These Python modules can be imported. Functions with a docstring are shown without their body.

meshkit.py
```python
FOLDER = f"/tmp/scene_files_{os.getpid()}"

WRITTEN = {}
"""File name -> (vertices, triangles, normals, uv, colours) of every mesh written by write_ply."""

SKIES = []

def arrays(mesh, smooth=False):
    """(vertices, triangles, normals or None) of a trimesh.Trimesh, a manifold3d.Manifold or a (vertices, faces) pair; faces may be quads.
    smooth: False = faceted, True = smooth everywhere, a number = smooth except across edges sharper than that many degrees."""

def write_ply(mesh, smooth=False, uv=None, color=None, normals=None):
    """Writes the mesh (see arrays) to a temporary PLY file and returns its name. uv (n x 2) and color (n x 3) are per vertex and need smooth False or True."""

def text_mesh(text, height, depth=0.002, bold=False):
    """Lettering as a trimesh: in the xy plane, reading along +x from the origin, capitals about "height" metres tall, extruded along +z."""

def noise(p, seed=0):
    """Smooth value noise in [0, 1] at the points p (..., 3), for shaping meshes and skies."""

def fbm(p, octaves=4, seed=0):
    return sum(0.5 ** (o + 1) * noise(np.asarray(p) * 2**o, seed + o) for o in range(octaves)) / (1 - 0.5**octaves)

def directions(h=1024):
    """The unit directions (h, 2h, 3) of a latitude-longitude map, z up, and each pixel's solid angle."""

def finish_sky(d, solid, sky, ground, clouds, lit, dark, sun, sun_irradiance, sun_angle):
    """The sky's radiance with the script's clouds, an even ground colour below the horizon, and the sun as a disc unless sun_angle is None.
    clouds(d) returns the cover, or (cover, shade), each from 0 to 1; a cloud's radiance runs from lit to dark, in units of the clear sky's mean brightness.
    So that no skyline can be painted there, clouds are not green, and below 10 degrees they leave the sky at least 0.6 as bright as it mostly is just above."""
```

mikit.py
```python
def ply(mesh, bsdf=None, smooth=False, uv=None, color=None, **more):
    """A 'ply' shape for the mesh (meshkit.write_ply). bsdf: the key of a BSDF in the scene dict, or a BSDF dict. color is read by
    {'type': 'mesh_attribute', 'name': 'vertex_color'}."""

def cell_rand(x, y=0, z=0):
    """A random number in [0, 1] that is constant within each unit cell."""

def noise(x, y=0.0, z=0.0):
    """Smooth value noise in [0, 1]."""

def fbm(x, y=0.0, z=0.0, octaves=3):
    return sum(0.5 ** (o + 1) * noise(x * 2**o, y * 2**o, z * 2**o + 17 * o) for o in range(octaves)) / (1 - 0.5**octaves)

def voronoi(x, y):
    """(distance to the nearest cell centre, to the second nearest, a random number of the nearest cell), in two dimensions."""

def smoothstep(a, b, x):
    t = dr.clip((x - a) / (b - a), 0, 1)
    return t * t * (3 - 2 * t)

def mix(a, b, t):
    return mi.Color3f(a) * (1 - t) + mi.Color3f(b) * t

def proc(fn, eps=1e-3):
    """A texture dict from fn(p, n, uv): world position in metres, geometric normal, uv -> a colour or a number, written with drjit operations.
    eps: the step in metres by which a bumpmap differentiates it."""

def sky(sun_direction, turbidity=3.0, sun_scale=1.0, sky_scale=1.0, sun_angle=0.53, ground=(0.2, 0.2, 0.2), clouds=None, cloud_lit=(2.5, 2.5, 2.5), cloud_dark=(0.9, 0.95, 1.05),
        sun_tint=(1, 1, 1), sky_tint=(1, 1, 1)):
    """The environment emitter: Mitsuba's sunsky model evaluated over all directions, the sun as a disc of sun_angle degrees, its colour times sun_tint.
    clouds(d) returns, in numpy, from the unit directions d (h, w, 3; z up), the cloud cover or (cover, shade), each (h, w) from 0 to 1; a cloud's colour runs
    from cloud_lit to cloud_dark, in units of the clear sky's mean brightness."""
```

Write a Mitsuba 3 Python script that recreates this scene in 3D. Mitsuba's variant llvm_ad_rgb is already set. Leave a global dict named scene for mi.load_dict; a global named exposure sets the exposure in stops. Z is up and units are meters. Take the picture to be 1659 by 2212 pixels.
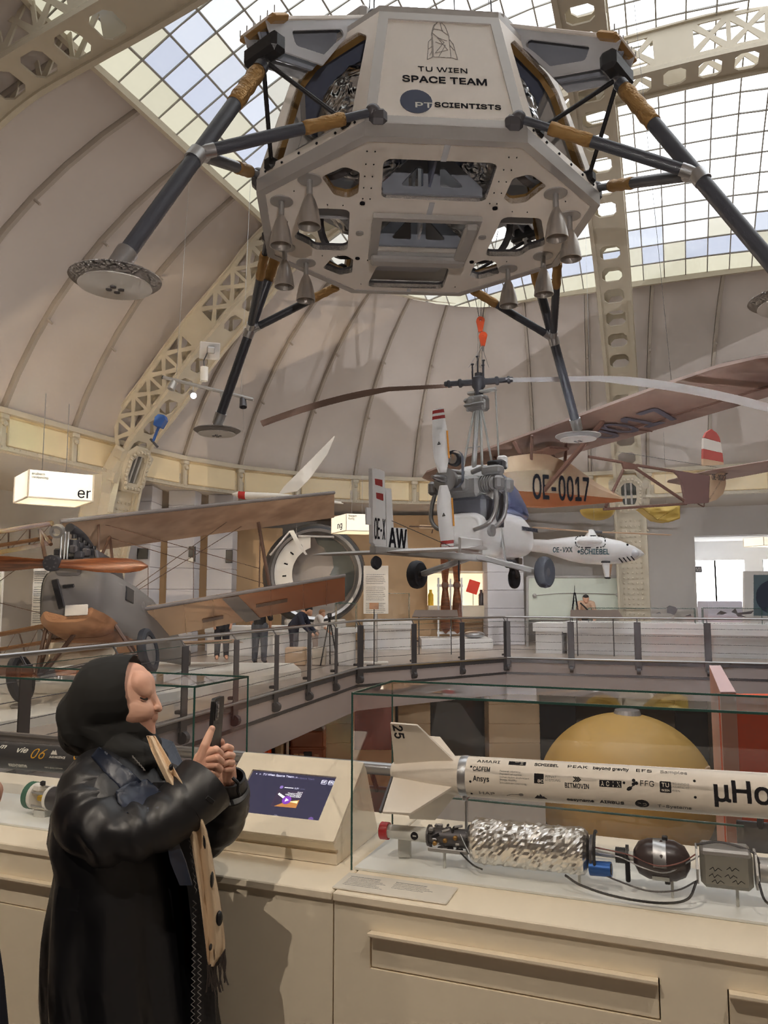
import math, random, numpy as np, trimesh, shapely, mitsuba as mi, mikit, meshkit, manifold3d
from shapely.geometry import Polygon, Point, LineString, box as sbox
from shapely import affinity
from shapely.ops import unary_union
from trimesh.util import concatenate as cat_
random.seed(4); rng = np.random.default_rng(7)
T = mi.ScalarTransform4f
scene, labels = {}, {}
# ---------- camera, exposure ----------
exposure = 0.0
FPX, PITCH, EYE = 1650.0, math.radians(6.2), np.array([0, 0, 1.7])
scene['camera'] = {'type': 'perspective', 'fov_axis': 'x', 'fov': 2 * math.degrees(math.atan(829.5 / FPX)), 'near_clip': 0.05, 'far_clip': 200.0,
    'to_world': T().look_at(origin=EYE.tolist(), target=[0, math.cos(PITCH), 1.7 + math.sin(PITCH)], up=[0, 0, 1])}
SKYLIGHT = 2.4          # radiance of the frosted daylight panes
WINDOW = 3.0            # radiance of the windows of the far room
SPOT = 1.0              # scale of the ceiling spotlights
def spot(k, o, t, w, c=(1, .82, .60), cut=38, beam=26, share=2.0):
    scene[k] = {'type': 'spot', 'to_world': T().look_at(origin=list(o), target=list(t), up=[.1, .2, 1]), 'intensity': {'type': 'rgb', 'value': [x * w * SPOT for x in c]}, 'cutoff_angle': float(cut), 'beam_width': float(beam), 'sampling_weight': float(share)}
# warm spotlights on the gallery's ceiling tracks, round lamps of the lower hall
spot('counter_spot', (-1.25, -.1, 4.3), (-.25, 2.2, .6), 17, c=(1, .88, .74), cut=34, beam=24, share=6)
spot('case_spot', (.9, .2, 4.3), (.3, 2.3, 1.0), 11, c=(1, .90, .78), cut=34, beam=20, share=4)
spot('left_spot', (-3.2, .6, 4.3), (-2.2, 2.6, .8), 10, c=(1, .87, .70), cut=34, beam=22, share=3)
spot('biplane_spot', (-4.5, 6.5, 5.6), (-4.2, 12.0, 1.2), 42, cut=40, beam=30, share=4); spot('wing_spot', (-1.2, 9.5, .4), (-1.6, 15.0, 1.6), 22, cut=30, beam=22, share=2)
spot('lander_spot', (.3, .5, 3.0), (.1, 5.6, 4.9), 42, c=(1, .92, .88), cut=46, beam=34, share=3)
spot('cornice_spot', (-5.5, 10.0, 3.0), (-5.8, 22.0, 5.4), 200, c=(1, .80, .55), cut=34, beam=22, share=2)
spot('vault_spot', (-2, 8, 2.0), (-6.0, 20, 6.6), 35, c=(1, .90, .84), cut=42, beam=30, share=2); spot('vault_spot_right', (2, 6, 2.0), (6, 24, 6.2), 190, c=(.98, .98, 1), cut=34, beam=22, share=2)
for k, (x, y) in enumerate(((-8, 18), (-6, 23), (-1, 24.5), (4, 24), (9, 22), (-9, 12))): scene[f'gallery_lamp_{k}'] = {'type': 'point', 'position': [x, y, 4.4], 'intensity': {'type': 'rgb', 'value': [c * 13 for c in ((1, .86, .68) if k < 2 or k == 5 else (1, .95, .90))]}, 'sampling_weight': 1.0}
for k, (x, y) in enumerate(((-3, 15), (2.5, 15), (-1, 21.5), (6, 19), (4.5, 8))): scene[f'lower_lamp_{k}'] = {'type': 'point', 'position': [x, y, -1.4], 'intensity': {'type': 'rgb', 'value': [c * 5.5 for c in (1, .82, .62)]}, 'sampling_weight': 1.0}

# ---------- materials ----------
def lin(c): return [((x / 255 + .055) / 1.055) ** 2.4 if x > 10 else x / 255 / 12.92 for x in c]
def mat(name, c, rough=.55, metal=0.0, tex=None, bump=None, **kw):
    b = {'type': 'principled', 'base_color': mikit.proc(tex) if tex else {'type': 'rgb', 'value': lin(c)}, 'roughness': rough, 'metallic': float(metal), **kw}
    b = {'type': 'twosided', 'b': b}
    if bump: b = {'type': 'twosided', 'b': {'type': 'bumpmap', 'arbitrary': mikit.proc(bump[0], eps=bump[2] if len(bump) > 2 else 1e-3), 'scale': bump[1], 'bsdf': b['b']}}
    scene['mat_' + name] = b
    return 'mat_' + name
def tint(c, amp, sc, c2=None, oct=3):
    a, b = lin(c), lin(c2 or [x * .8 for x in c])
    return lambda p, n, uv: mikit.mix(a, b, amp * mikit.smoothstep(.35, .75, mikit.fbm(p.x * sc, p.y * sc, p.z * sc, oct)))

# ---------- mesh helpers ----------
def V(*a): return np.array(a, float)
def unit(v): v = np.asarray(v, float); return v / (np.linalg.norm(v) + 1e-12)
def M(v, f): return trimesh.Trimesh(np.asarray(v, float), np.asarray(f, int), process=False)
def frame(O, X, Y, Z=None):
    m = np.eye(4); X = unit(X); Z = unit(np.cross(X, Y)) if Z is None else unit(Z); Y = np.cross(Z, X)
    m[:3, 0], m[:3, 1], m[:3, 2], m[:3, 3] = X, Y, Z, O
    return m
def zframe(O, Z, hint=(0, 0, 1)):
    Z = unit(Z); h = np.array(hint, float)
    if abs(Z @ unit(h)) > .95: h = V(1, 0, 0)
    X = unit(np.cross(h, Z)); return frame(O, X, np.cross(Z, X), Z)
def tf(m, F): m = m.copy(); m.apply_transform(F); return m
def mv(m, *t): m = m.copy(); m.apply_translation(t); return m
def box(x0, x1, y0, y1, z0, z1): return mv(trimesh.creation.box((x1 - x0, y1 - y0, z1 - z0)), (x0 + x1) / 2, (y0 + y1) / 2, (z0 + z1) / 2)
def cb(sx, sy, sz, b=.01):
    """chamfered box centred on the origin"""
    h = V(sx, sy, sz) / 2; b = min(b, h.min() * .9); pts = []
    for s in np.ndindex(2, 2, 2):
        q = np.array(s) * 2 - 1
        for k in range(3):
            e = h - b; e[k] = h[k]; pts.append(q * e)
    return trimesh.convex.convex_hull(np.array(pts))
def cbx(x0, x1, y0, y1, z0, z1, b=.01): return mv(cb(x1 - x0, y1 - y0, z1 - z0, b), (x0 + x1) / 2, (y0 + y1) / 2, (z0 + z1) / 2)
def bar(p, q, w, h, b=0, up=(0, 0, 1)):
    p, q = np.asarray(p, float), np.asarray(q, float); L = np.linalg.norm(q - p)
    m = cb(w, h, L, b) if b else trimesh.creation.box((w, h, L))
    return tf(m, zframe((p + q) / 2, q - p, up))
def loft(rings, cap=True, closed=False):
    """rings: (k, n, 3)"""
    R = np.asarray(rings, float); k, n = R.shape[:2]; v = R.reshape(-1, 3); f = []
    for i in range(k if closed else k - 1):
        a, b = i * n, ((i + 1) % k) * n; j = np.arange(n); j2 = (j + 1) % n
        f += [np.c_[a + j, a + j2, b + j2], np.c_[a + j, b + j2, b + j]]
    f = np.vstack(f)
    if cap and not closed:
        v = np.vstack([v, R[0].mean(0), R[-1].mean(0)]); j = np.arange(n); j2 = (j + 1) % n
        f = np.vstack([f, np.c_[j2, j, np.full(n, k * n)], np.c_[(k - 1) * n + j, (k - 1) * n + j2, np.full(n, k * n + 1)]])
    return M(v, f)
def tube(pts, r, n=10, closed=False):
    P = np.asarray(pts, float); r = np.broadcast_to(r, (len(P),)); t = np.gradient(P, axis=0)
    if closed: t = np.roll(P, -1, 0) - np.roll(P, 1, 0)
    t /= np.linalg.norm(t, axis=1, keepdims=True) + 1e-12
    a = np.cross(t[0], (0, 0, 1) if abs(t[0][2]) < .9 else (1, 0, 0)); rings = []; ang = np.arange(n) * 2 * np.pi / n
    for i in range(len(P)):
        a = unit(a - t[i] * (a @ t[i])); b = np.cross(t[i], a)
        rings.append(P[i] + r[i] * (np.cos(ang)[:, None] * a + np.sin(ang)[:, None] * b))
    return loft(rings, closed=closed)
def rod(p, q, r, n=12, r2=None): return tube([p, q], [r, r if r2 is None else r2], n)
def spline(pts, k=6):
    """Catmull-Rom through the points"""
    P = np.asarray(pts, float); P = np.vstack([2 * P[0] - P[1], P, 2 * P[-1] - P[-2]]); out = []
    for i in range(1, len(P) - 2):
        for t in np.arange(k) / k:
            a, b, c, d = P[i - 1:i + 3]
            out.append(.5 * (2 * b + (c - a) * t + (2 * a - 5 * b + 4 * c - d) * t * t + (3 * b - a - 3 * c + d) * t ** 3))
    return np.array(out + [P[-2]])
def lathe(prof, n=24, F=None):
    """closed of revolution about z; prof: (r, z) from one end to the other"""
    a = np.arange(n) * 2 * np.pi / n
    m = loft([np.c_[max(r, 1e-5) * np.cos(a), max(r, 1e-5) * np.sin(a), np.full(n, z)] for r, z in prof], closed=prof[0][0] > 1e-4 and prof[-1][0] > 1e-4)
    m = M(m.vertices, m.faces[:, ::1]); return tf(m, F) if F is not None else m
def ext(poly, h, F=None, z0=0.0):
    gs = getattr(poly, 'geoms', [poly])
    m = cat_([trimesh.creation.extrude_polygon(g, h, engine='earcut') for g in gs if g.area > 1e-9])
    m.apply_translation((0, 0, z0)); return tf(m, F) if F is not None else m
def sph(c, r, s=2, scale=(1, 1, 1)):
    m = trimesh.creation.icosphere(s, r); m.apply_scale(scale); m.apply_translation(c); return m
def rrect(x0, x1, y0, y1, r): return sbox(x0 + r, y0 + r, x1 - r, y1 - r).buffer(r, quad_segs=4)
def rpoly(pts, r): return Polygon(pts).buffer(-r).buffer(r, quad_segs=4)
def octo(cx, cy, w, h, c): return Polygon([(cx - w/2 + c, cy - h/2), (cx + w/2 - c, cy - h/2), (cx + w/2, cy - h/2 + c), (cx + w/2, cy + h/2 - c), (cx + w/2 - c, cy + h/2), (cx - w/2 + c, cy + h/2), (cx - w/2, cy + h/2 - c), (cx - w/2, cy - h/2 + c)])
def warp(m, fn): return M(fn(np.array(m.vertices)), m.faces)
def fine(m, e):
    v, f = trimesh.remesh.subdivide_to_size(m.vertices, m.faces, e, max_iter=12); return M(v, f)
def blob(chains, edge=.02, it=8, add=()):
    """chains: lists of (x, y, z, r): hulls of the spheres at neighbouring joints, joined, refined and smoothed"""
    ms = []
    for ch in chains:
        S = [manifold3d.Manifold.sphere(c[3], 20).translate(tuple(c[:3])) for c in ch]
        ms += [manifold3d.Manifold.batch_hull([S[i], S[i + 1]]) for i in range(len(S) - 1)] if len(S) > 1 else S
    m = manifold3d.Manifold.batch_boolean(ms + list(add), manifold3d.OpType.Add).refine_to_length(edge).to_mesh()
    t = trimesh.Trimesh(m.vert_properties[:, :3], m.tri_verts); trimesh.smoothing.filter_taubin(t, iterations=it); return t
_txt = {}
def text(s, h, depth=.002, bold=False):
    k = (s, h, depth, bold)
    if k not in _txt: _txt[k] = meshkit.text_mesh(s, h, depth, bold)
    return _txt[k].copy()
def ctext(s, h, depth=.002, bold=False, width=None, anchor=.5):
    m = text(s, h, depth, bold); x0, x1 = m.bounds[:, 0]
    if width: m.apply_scale((width / (x1 - x0), 1, 1)); x0, x1 = m.bounds[:, 0]
    m.apply_translation((-(x0 + anchor * (x1 - x0)), 0, 0)); return m
_count = {}
def key_of(k):
    n = _count.get(k, 0); _count[k] = n + 1
    return k if n == 0 else f'{k}_{n:03d}'
def put(k, mesh, m, smooth=False, label=None, cat=None, group=None, kind=None, raw=False, **more):
    """one entry of the scene; a repeated key takes the next number"""
    k = k if raw else key_of(k)
    scene[k] = mikit.ply(mesh, m, smooth, **more) if not isinstance(mesh, dict) else {**mesh, **more}
    note(k, label, cat, group, kind); return k
def note(k, label=None, cat=None, group=None, kind=None):
    d = {a: b for a, b in (('label', label), ('category', cat), ('group', group), ('kind', kind)) if b}
    if d: labels[k] = {**labels.get(k, {}), **d}
def thing(k, label, cat, group=None):
    k = key_of(k); note(k, label, cat, group); return k
# measured points: pixel (u, v) of the photograph at world depth y, at height z, or on a plane
def ray(u, v):
    x, y = (u - 829.5) / FPX, (1106 - v) / FPX
    return V(x, math.cos(PITCH) - y * math.sin(PITCH), math.sin(PITCH) + y * math.cos(PITCH))
def at(u, v, y): r = ray(u, v); return EYE + r * (y / r[1])
def atz(u, v, z): r = ray(u, v); return EYE + r * ((z - EYE[2]) / r[2])
def pix(P):
    d = np.asarray(P, float) - EYE; zc = d[..., 1] * math.cos(PITCH) + d[..., 2] * math.sin(PITCH)
    return np.stack([829.5 + FPX * d[..., 0] / zc, 1106 - FPX * (d[..., 2] * math.cos(PITCH) - d[..., 1] * math.sin(PITCH)) / zc], -1)
# the hall's own axes: b to the right along the counter, a away from it
HA = unit(V(.352, .936)); HB = V(HA[1], -HA[0])
def H(b, a, z=0.0): q = np.multiply.outer(b, HB) + np.multiply.outer(a, HA); return np.concatenate([q, np.broadcast_to(z, np.shape(b))[..., None]], -1) if np.ndim(b) else V(*q, z)
FH = np.eye(4); FH[:2, 0], FH[:2, 1] = HB, HA      # hall frame (b, a, z) -> world

WHITE = mat('white_paint', (226, 222, 214), .5)
VAULT = mat('vault_plaster', (184, 174, 168), .8, tex=tint((184, 175, 169), .35, .35, (168, 157, 150)))
BATTEN = mat('vault_batten', (154, 144, 134), .7)
BEIGE = mat('beige_ironwork', (184, 175, 157), .6)
BEIGE2 = mat('beige_band', (222, 204, 166), .6, tex=tint((222, 204, 168), .3, .6, (205, 186, 150)))
GREYW = mat('grey_wall', (196, 192, 188), .7)
STONE = mat('stone_column', (196, 186, 172), .7)
FLOOR = mat('stone_floor', (150, 138, 128), .28, tex=tint((156, 145, 136), .5, 1.3, (136, 124, 116)))
FASCIA = mat('slab_fascia', (150, 140, 138), .55)
STEEL = mat('brushed_steel', (190, 190, 192), .28, 1.0)
DARKST = mat('dark_steel', (84, 82, 84), .42, .6)
BLACK = mat('black_plastic', (24, 24, 26), .45)
RUBBER = mat('black_rubber', (42, 44, 50), .7)
INK = mat('dark_ink', (26, 26, 30), .9, specular=.1)
SILVER = mat('silver_metal', (200, 200, 202), .32, 1.0)
ALU = mat('aluminium', (176, 174, 172), .45, .75)
CREAM = mat('cream_lacquer', (224, 212, 190), .5)
GLASS = 'mat_clear_glass'; scene[GLASS] = {'type': 'thindielectric', 'int_ior': 1.5}
GEDGE = mat('green_glass_edge', (44, 74, 68), .15)
RED = mat('red_paint', (176, 44, 40), .45)
ORANGE = mat('orange_panel', (235, 84, 30), .55)
YELLOW = mat('yellow_paint', (214, 176, 52), .5)
WOOD = mat('varnished_wood', (150, 84, 40), .3, tex=lambda p, n, uv: mikit.mix(lin((116, 68, 38)), lin((78, 42, 24)), mikit.smoothstep(.3, .7, mikit.fbm(p.x * 3 + p.y * 3, p.z * 40, p.y * 6, 3))))
def lamp(c, w=1.0, s=1.0): return {'type': 'area', 'radiance': {'type': 'rgb', 'value': [x * w for x in c]}, 'sampling_weight': float(s)}
def hit(u, v, O, n): r = ray(u, v); return EYE + r * ((np.asarray(O) - EYE) @ n / (r @ n))
class Plane:
    """a flat frame in the hall on which measured outlines are laid"""
    def __init__(s, O, X, Y=(0, 0, 1)): s.F = frame(O, X, Y); s.O = s.F[:3, 3]; s.n = s.F[:3, 2]
    def xy(s, pts): return [tuple((hit(u, v, s.O, s.n) - s.O) @ s.F[:3, :2]) for u, v in pts]
    def P(s, u, v): return hit(u, v, s.O, s.n)
    def ext(s, pts, th, r=0, off=0.0, sub=None):
        g = Polygon(s.xy(pts)); g = g if g.is_valid else g.buffer(0)
        if r: g = g.buffer(-r).buffer(r, quad_segs=4)
        if sub is not None: g = g.difference(sub)
        return ext(g, th, s.F, off - th / 2)
    def text(s, t, u0, v0, u1, v1, bold=False, off=0.004, depth=.003):
        """lettering whose box runs from the pixel of its lower left to its upper right corner"""
        (x0, y0), (x1, y1) = s.xy([(u0, v0), (u1, v1)]); m = text(t, 1.0, 1.0, bold); b = m.bounds
        m.apply_translation(-b[0]); e = b[1] - b[0]; m.apply_scale(((x1 - x0) / e[0], (y1 - y0) / e[1], depth / e[2])); m.apply_translation((x0, y0, off)); return tf(m, s.F)
def foil_wing(le, te, th=.1, n=9):
    """wing between a leading and a trailing edge (equal lists of points), with a rounded nose"""
    prof = [(0, 0), (.03, .45), (.12, .85), (.3, 1.0), (.6, .62), (1, .03), (1, -.03), (.6, -.15), (.3, -.25), (.08, -.28)]
    R = []
    for a, b in zip(np.asarray(le, float), np.asarray(te, float)):
        c = np.linalg.norm(b - a); R.append([a + (b - a) * x + V(0, 0, 1) * z * th * c for x, z in prof])
    return loft(R)
# =====================================================================  the hall
CA, FA, LB, NA, RB = 5.63, 25.6, -13.4, -1.2, 12.2       # cornice height; far, left, near, right side of the hall
VZ = 10.8                                            # height of the skylight's lower edge
def plan(l, r, n, f, rb, ra, k=8, q=1):
    """rounded rectangle in (b, a), counter-clockwise from the near-left corner, with straight sides cut in q pieces"""
    pts = []
    for (cb_, ca_), t0 in (((l + rb, n + ra), 180), ((r - rb, n + ra), 270), ((r - rb, f - ra), 0), ((l + rb, f - ra), 90)):
        pts += [(cb_ + rb * math.cos(math.radians(t0 + t)), ca_ + ra * math.sin(math.radians(t0 + t))) for t in np.linspace(0, 90, k)]
    return pts
C0 = plan(LB, RB, NA, FA, 9.2, 9.2, 13)
C1 = plan(-9.0, 8.6, 2.5, 22.8, 5.0, 6.8, 13)
def resample(P, n, t0=0):
    L = LineString(P + [P[0]]); return np.array([L.interpolate((i / n + t0) % 1.0, normalized=True).coords[0] for i in range(n)])
# both plan curves walked corner by corner and side by side so that the battens run straight up the vault
def walk(l, r, n, f, rb, ra, ks, kc):
    out = []; P = plan(l, r, n, f, rb, ra, kc + 1)
    for c in range(4):
        arc = P[c * (kc + 1):(c + 1) * (kc + 1)]; nxt = P[((c + 1) % 4) * (kc + 1)]
        out += arc[:-1]; e = arc[-1]
        out += [(e[0] + (nxt[0] - e[0]) * i / ks, e[1] + (nxt[1] - e[1]) * i / ks) for i in range(ks)]
    return np.array(out)
KS, KC = 4, 7
W0, W1 = walk(LB, RB, NA, FA, 9.2, 9.2, KS, KC), walk(-9.0, 8.6, 2.5, 22.8, 5.0, 6.8, KS, KC)
NB = len(W0)
def vault(i, t, off=0.0):
    """point on the vault above plan station i (a real number), t from 0 at the cornice to 1 at the skylight; off: inwards"""
    i0 = int(math.floor(i)) % NB; w = i - math.floor(i); i1 = (i0 + 1) % NB
    p0, p1 = W0[i0] * (1 - w) + W0[i1] * w, W1[i0] * (1 - w) + W1[i1] * w
    s, zz = t * (1 - .42 * (1 - t)), t * (1 + .30 * (1 - t))      # steep at the foot, flatter above
    q = p0 * (1 - s) + p1 * s; d = unit(p1 - p0)
    return H(q[0] + d[0] * off * .75, q[1] + d[1] * off * .75, CA + (VZ - CA) * zz - off * .65)
put('ceiling', cat_([loft([[vault(i, t, -.12), vault(i, t, -.2), vault(i + 1, t, -.2), vault(i + 1, t, -.12)] for t in np.linspace(0, 1, 9)]) for i in range(NB)]), VAULT, True, kind='structure', label='curved plaster vault of the domed hall')
for i in range(NB):
    nseg = 8; T_ = np.linspace(.0, 1, 9); S_ = np.linspace(.03, .97, nseg)
    rings = [[vault(i + s, t, -.03) for s in S_] + [vault(i + s, t, -.11) for s in S_[::-1]] for t in T_]
    put('ceiling__vault_panel', loft(rings), VAULT, 40)
    rings = [[vault(i - .022, t, -.06), vault(i - .022, t, .07), vault(i + .022, t, .07), vault(i + .022, t, -.06)] for t in T_]
    put('ceiling__batten', loft(rings), BATTEN)
    for t in (.32, .62): put('ceiling__anchor_stud', tube([vault(i + .0, t, .06), vault(i, t, .22)], .03, 6), BATTEN)
# skylight: boundary, height, glazing bars and panes
SKB = Polygon(plan(-9.0, 8.6, 2.5, 22.8, 5.0, 6.8, 13)).buffer(.02)
def skyz(b, a):
    u, w = np.abs((b + .2) / 8.8), np.abs((a - 12.65) / 10.15)
    return VZ + 2.75 * (1 - np.minimum((u ** 3.2 + w ** 3.2) ** (2 / 3.2), 1.35))
ring = np.array(SKB.exterior.coords[:-1])
def hz(P, dz=0.0): P = np.asarray(P); return H(P[:, 0], P[:, 1], skyz(P[:, 0], P[:, 1]) + dz)
put('skylight', cat_([loft([np.array([H(*(q + o), VZ + z) for o, z in ((nn * 0, -.12), (nn * .1, -.12), (nn * .1, .12), (nn * 0, .12))]) for q, nn in zip(ring, [unit(np.array((-.2, 12.65)) - q) for q in ring])], closed=True)]), BEIGE, kind='structure', label='frosted glass skylight of square panes over the hall')
ST = .57; bs, as_ = np.arange(-9.0 + ST, 8.6, ST), np.arange(22.8 - ST, 2.5, -ST)
for ax, vals in ((0, bs), (1, as_)):
    for q in vals:
        L = SKB.intersection(LineString([(q, 0), (q, 30)] if ax == 0 else [(-15, q), (15, q)]))
        if L.is_empty: continue
        (x0, y0), (x1, y1) = L.coords[0], L.coords[-1]; n = max(4, int(L.length / 1.2)); P = np.c_[np.linspace(x0, x1, n), np.linspace(y0, y1, n)]
        o = np.array([.014, 0]) if ax == 0 else np.array([0, .014])
        A, Bz = hz(P - o), hz(P + o)
        put('skylight__glazing_bar', loft([[a - V(0, 0, .018), a + V(0, 0, .02), c + V(0, 0, .02), c - V(0, 0, .018)] for a, c in zip(A, Bz)]), 'mat_glazing_bar')
panes = []
for b0 in np.r_[-9.0, bs]:
    for a0 in np.r_[22.8, as_]:
        c = sbox(b0, a0 - ST, b0 + ST, a0).intersection(SKB)
        if c.is_empty or c.area < .01: continue
        q = c.centroid; d = SKB.exterior.distance(q); w = H(q.x, q.y, float(skyz(q.x, q.y))); uv = pix(w)
        dist = np.linalg.norm(w - EYE); inside = -20 < uv[0] < 1680 and -30 < uv[1] < 700 and w[1] > 0
        hid = Polygon([(560, 420), (610, 130), (800, 20), (1090, 40), (1290, 440), (1000, 640), (750, 630)]).contains(Point(*uv)) if inside else False
        panes.append([c, d, (0 if not inside else 1 if hid else 2), -c.area / dist ** 2, a0, b0])
panes.sort(key=lambda x: (-x[2], x[3]))
mat('glazing_bar', (150, 148, 142), .5); mat('frosted_glass', (150, 152, 150), .4)
def pane_mesh(c):
    v, f = trimesh.creation.triangulate_polygon(c.buffer(-.004), engine='earcut'); v = np.asarray(v); f = np.asarray(f)
    P = hz(v); m = M(P, f); m.faces = m.faces[:, ::-1] if m.face_normals[:, 2].mean() > 0 else m.faces; return m
rest = {}
vis = sum(1 for p in panes if p[2] == 2)
for k, (c, d, rank, _, a0, b0) in enumerate(panes):
    row = int(d / ST + .02); r = rng.random()
    if row == 0: col = np.array((.60, .58, .44)) * (.92 + .2 * r)
    elif row == 1: col = np.array((.50, .56, .70)) * (.95 + .2 * r) if r < .7 else np.array((.60, .58, .46))
    elif row == 2: col = np.array((.62, .68, .80)) * (.95 + .25 * r) if r < .55 else np.array((.66, .65, .55)) * (1 + .15 * r) if r < .8 else np.array((1, 1, 1.02)) * 1.2
    elif row == 3: col = np.array((.90, .95, 1.0)) * (.8 + .5 * r)
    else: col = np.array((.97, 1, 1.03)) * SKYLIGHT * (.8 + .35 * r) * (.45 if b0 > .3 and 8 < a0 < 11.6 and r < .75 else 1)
    tier = tuple(np.round(col, 2))
    if rank == 2 and k < 296: put('skylight__pane', pane_mesh(c), 'mat_frosted_glass', emitter=lamp(col, 1, .12))
    else: rest.setdefault('bright' if row > 3 else 'dim', []).append(c)
put('skylight__pane_field', cat_([pane_mesh(c) for c in rest['bright']]), 'mat_frosted_glass', kind='stuff', emitter=lamp((.97, 1, 1.03), SKYLIGHT, 40))
if 'dim' in rest: put('skylight__pane_border', cat_([pane_mesh(c) for c in rest['dim']]), 'mat_frosted_glass', kind='stuff', emitter=lamp((.60, .60, .55), 1, 4))
# cornice band under the vault: coping, panels, brackets
def band(P, r0, r1, z0, z1):
    """closed ring along the plan polygon P, from r0 (inwards) to r1 (outwards)"""
    C = np.array((.6, 12.2)); out = []
    n = len(P)
    for i in range(n):
        t = unit(P[(i + 1) % n] - P[i - 1]); nn = np.array((t[1], -t[0])); p = P[i]
        out.append([H(*(p - nn * r0), z0), H(*(p - nn * r0), z1), H(*(p + nn * r1), z1), H(*(p + nn * r1), z0)])
    return loft(out, closed=True)
put('trim_1', band(W0, .0, .25, 4.8, CA), BEIGE2, kind='structure', label='beige panelled cornice band round the foot of the vault')
put('trim_1__coping', band(W0, .16, .0, CA - .05, CA + .07), BEIGE)
put('trim_1__lower_flange', band(W0, .14, .0, 4.78, 4.87), BEIGE)
for i in range(NB):
    p, q = W0[i], W0[(i + 1) % NB]; t = unit(q - p); nn = np.array((-t[1], t[0]))
    f0 = frame(H(*(p + nn * .02), 0), np.r_[HB * t[0] + HA * t[1], 0], (0, 0, 1)); L = np.linalg.norm(q - p)
    s = 1 if f0[:3, 2] @ np.r_[HB * nn[0] + HA * nn[1], 0] > 0 else -1
    put('trim_1__band_panel', tf(mv(cb(L - .34, CA - 4.8 - .2, .05, .02), L / 2, (4.8 + CA) / 2, .0), f0), BEIGE2)
    put('trim_1__bracket', tf(cat_([mv(cb(.16, .82, .14, .03), 0, 5.2, .02 * s), mv(cb(.24, .14, .2, .03), 0, 5.52, .03 * s), mv(cb(.12, .12, .22, .03), 0, 5.36, .05 * s)]), f0), BEIGE)
    put('trim_1__rivet_strip', tf(cat_([mv(cb(.035, .035, .03, .01), x, 4.84, .16 * s) for x in np.arange(.1, L, .16)]), f0), BEIGE, kind='stuff')
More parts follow.
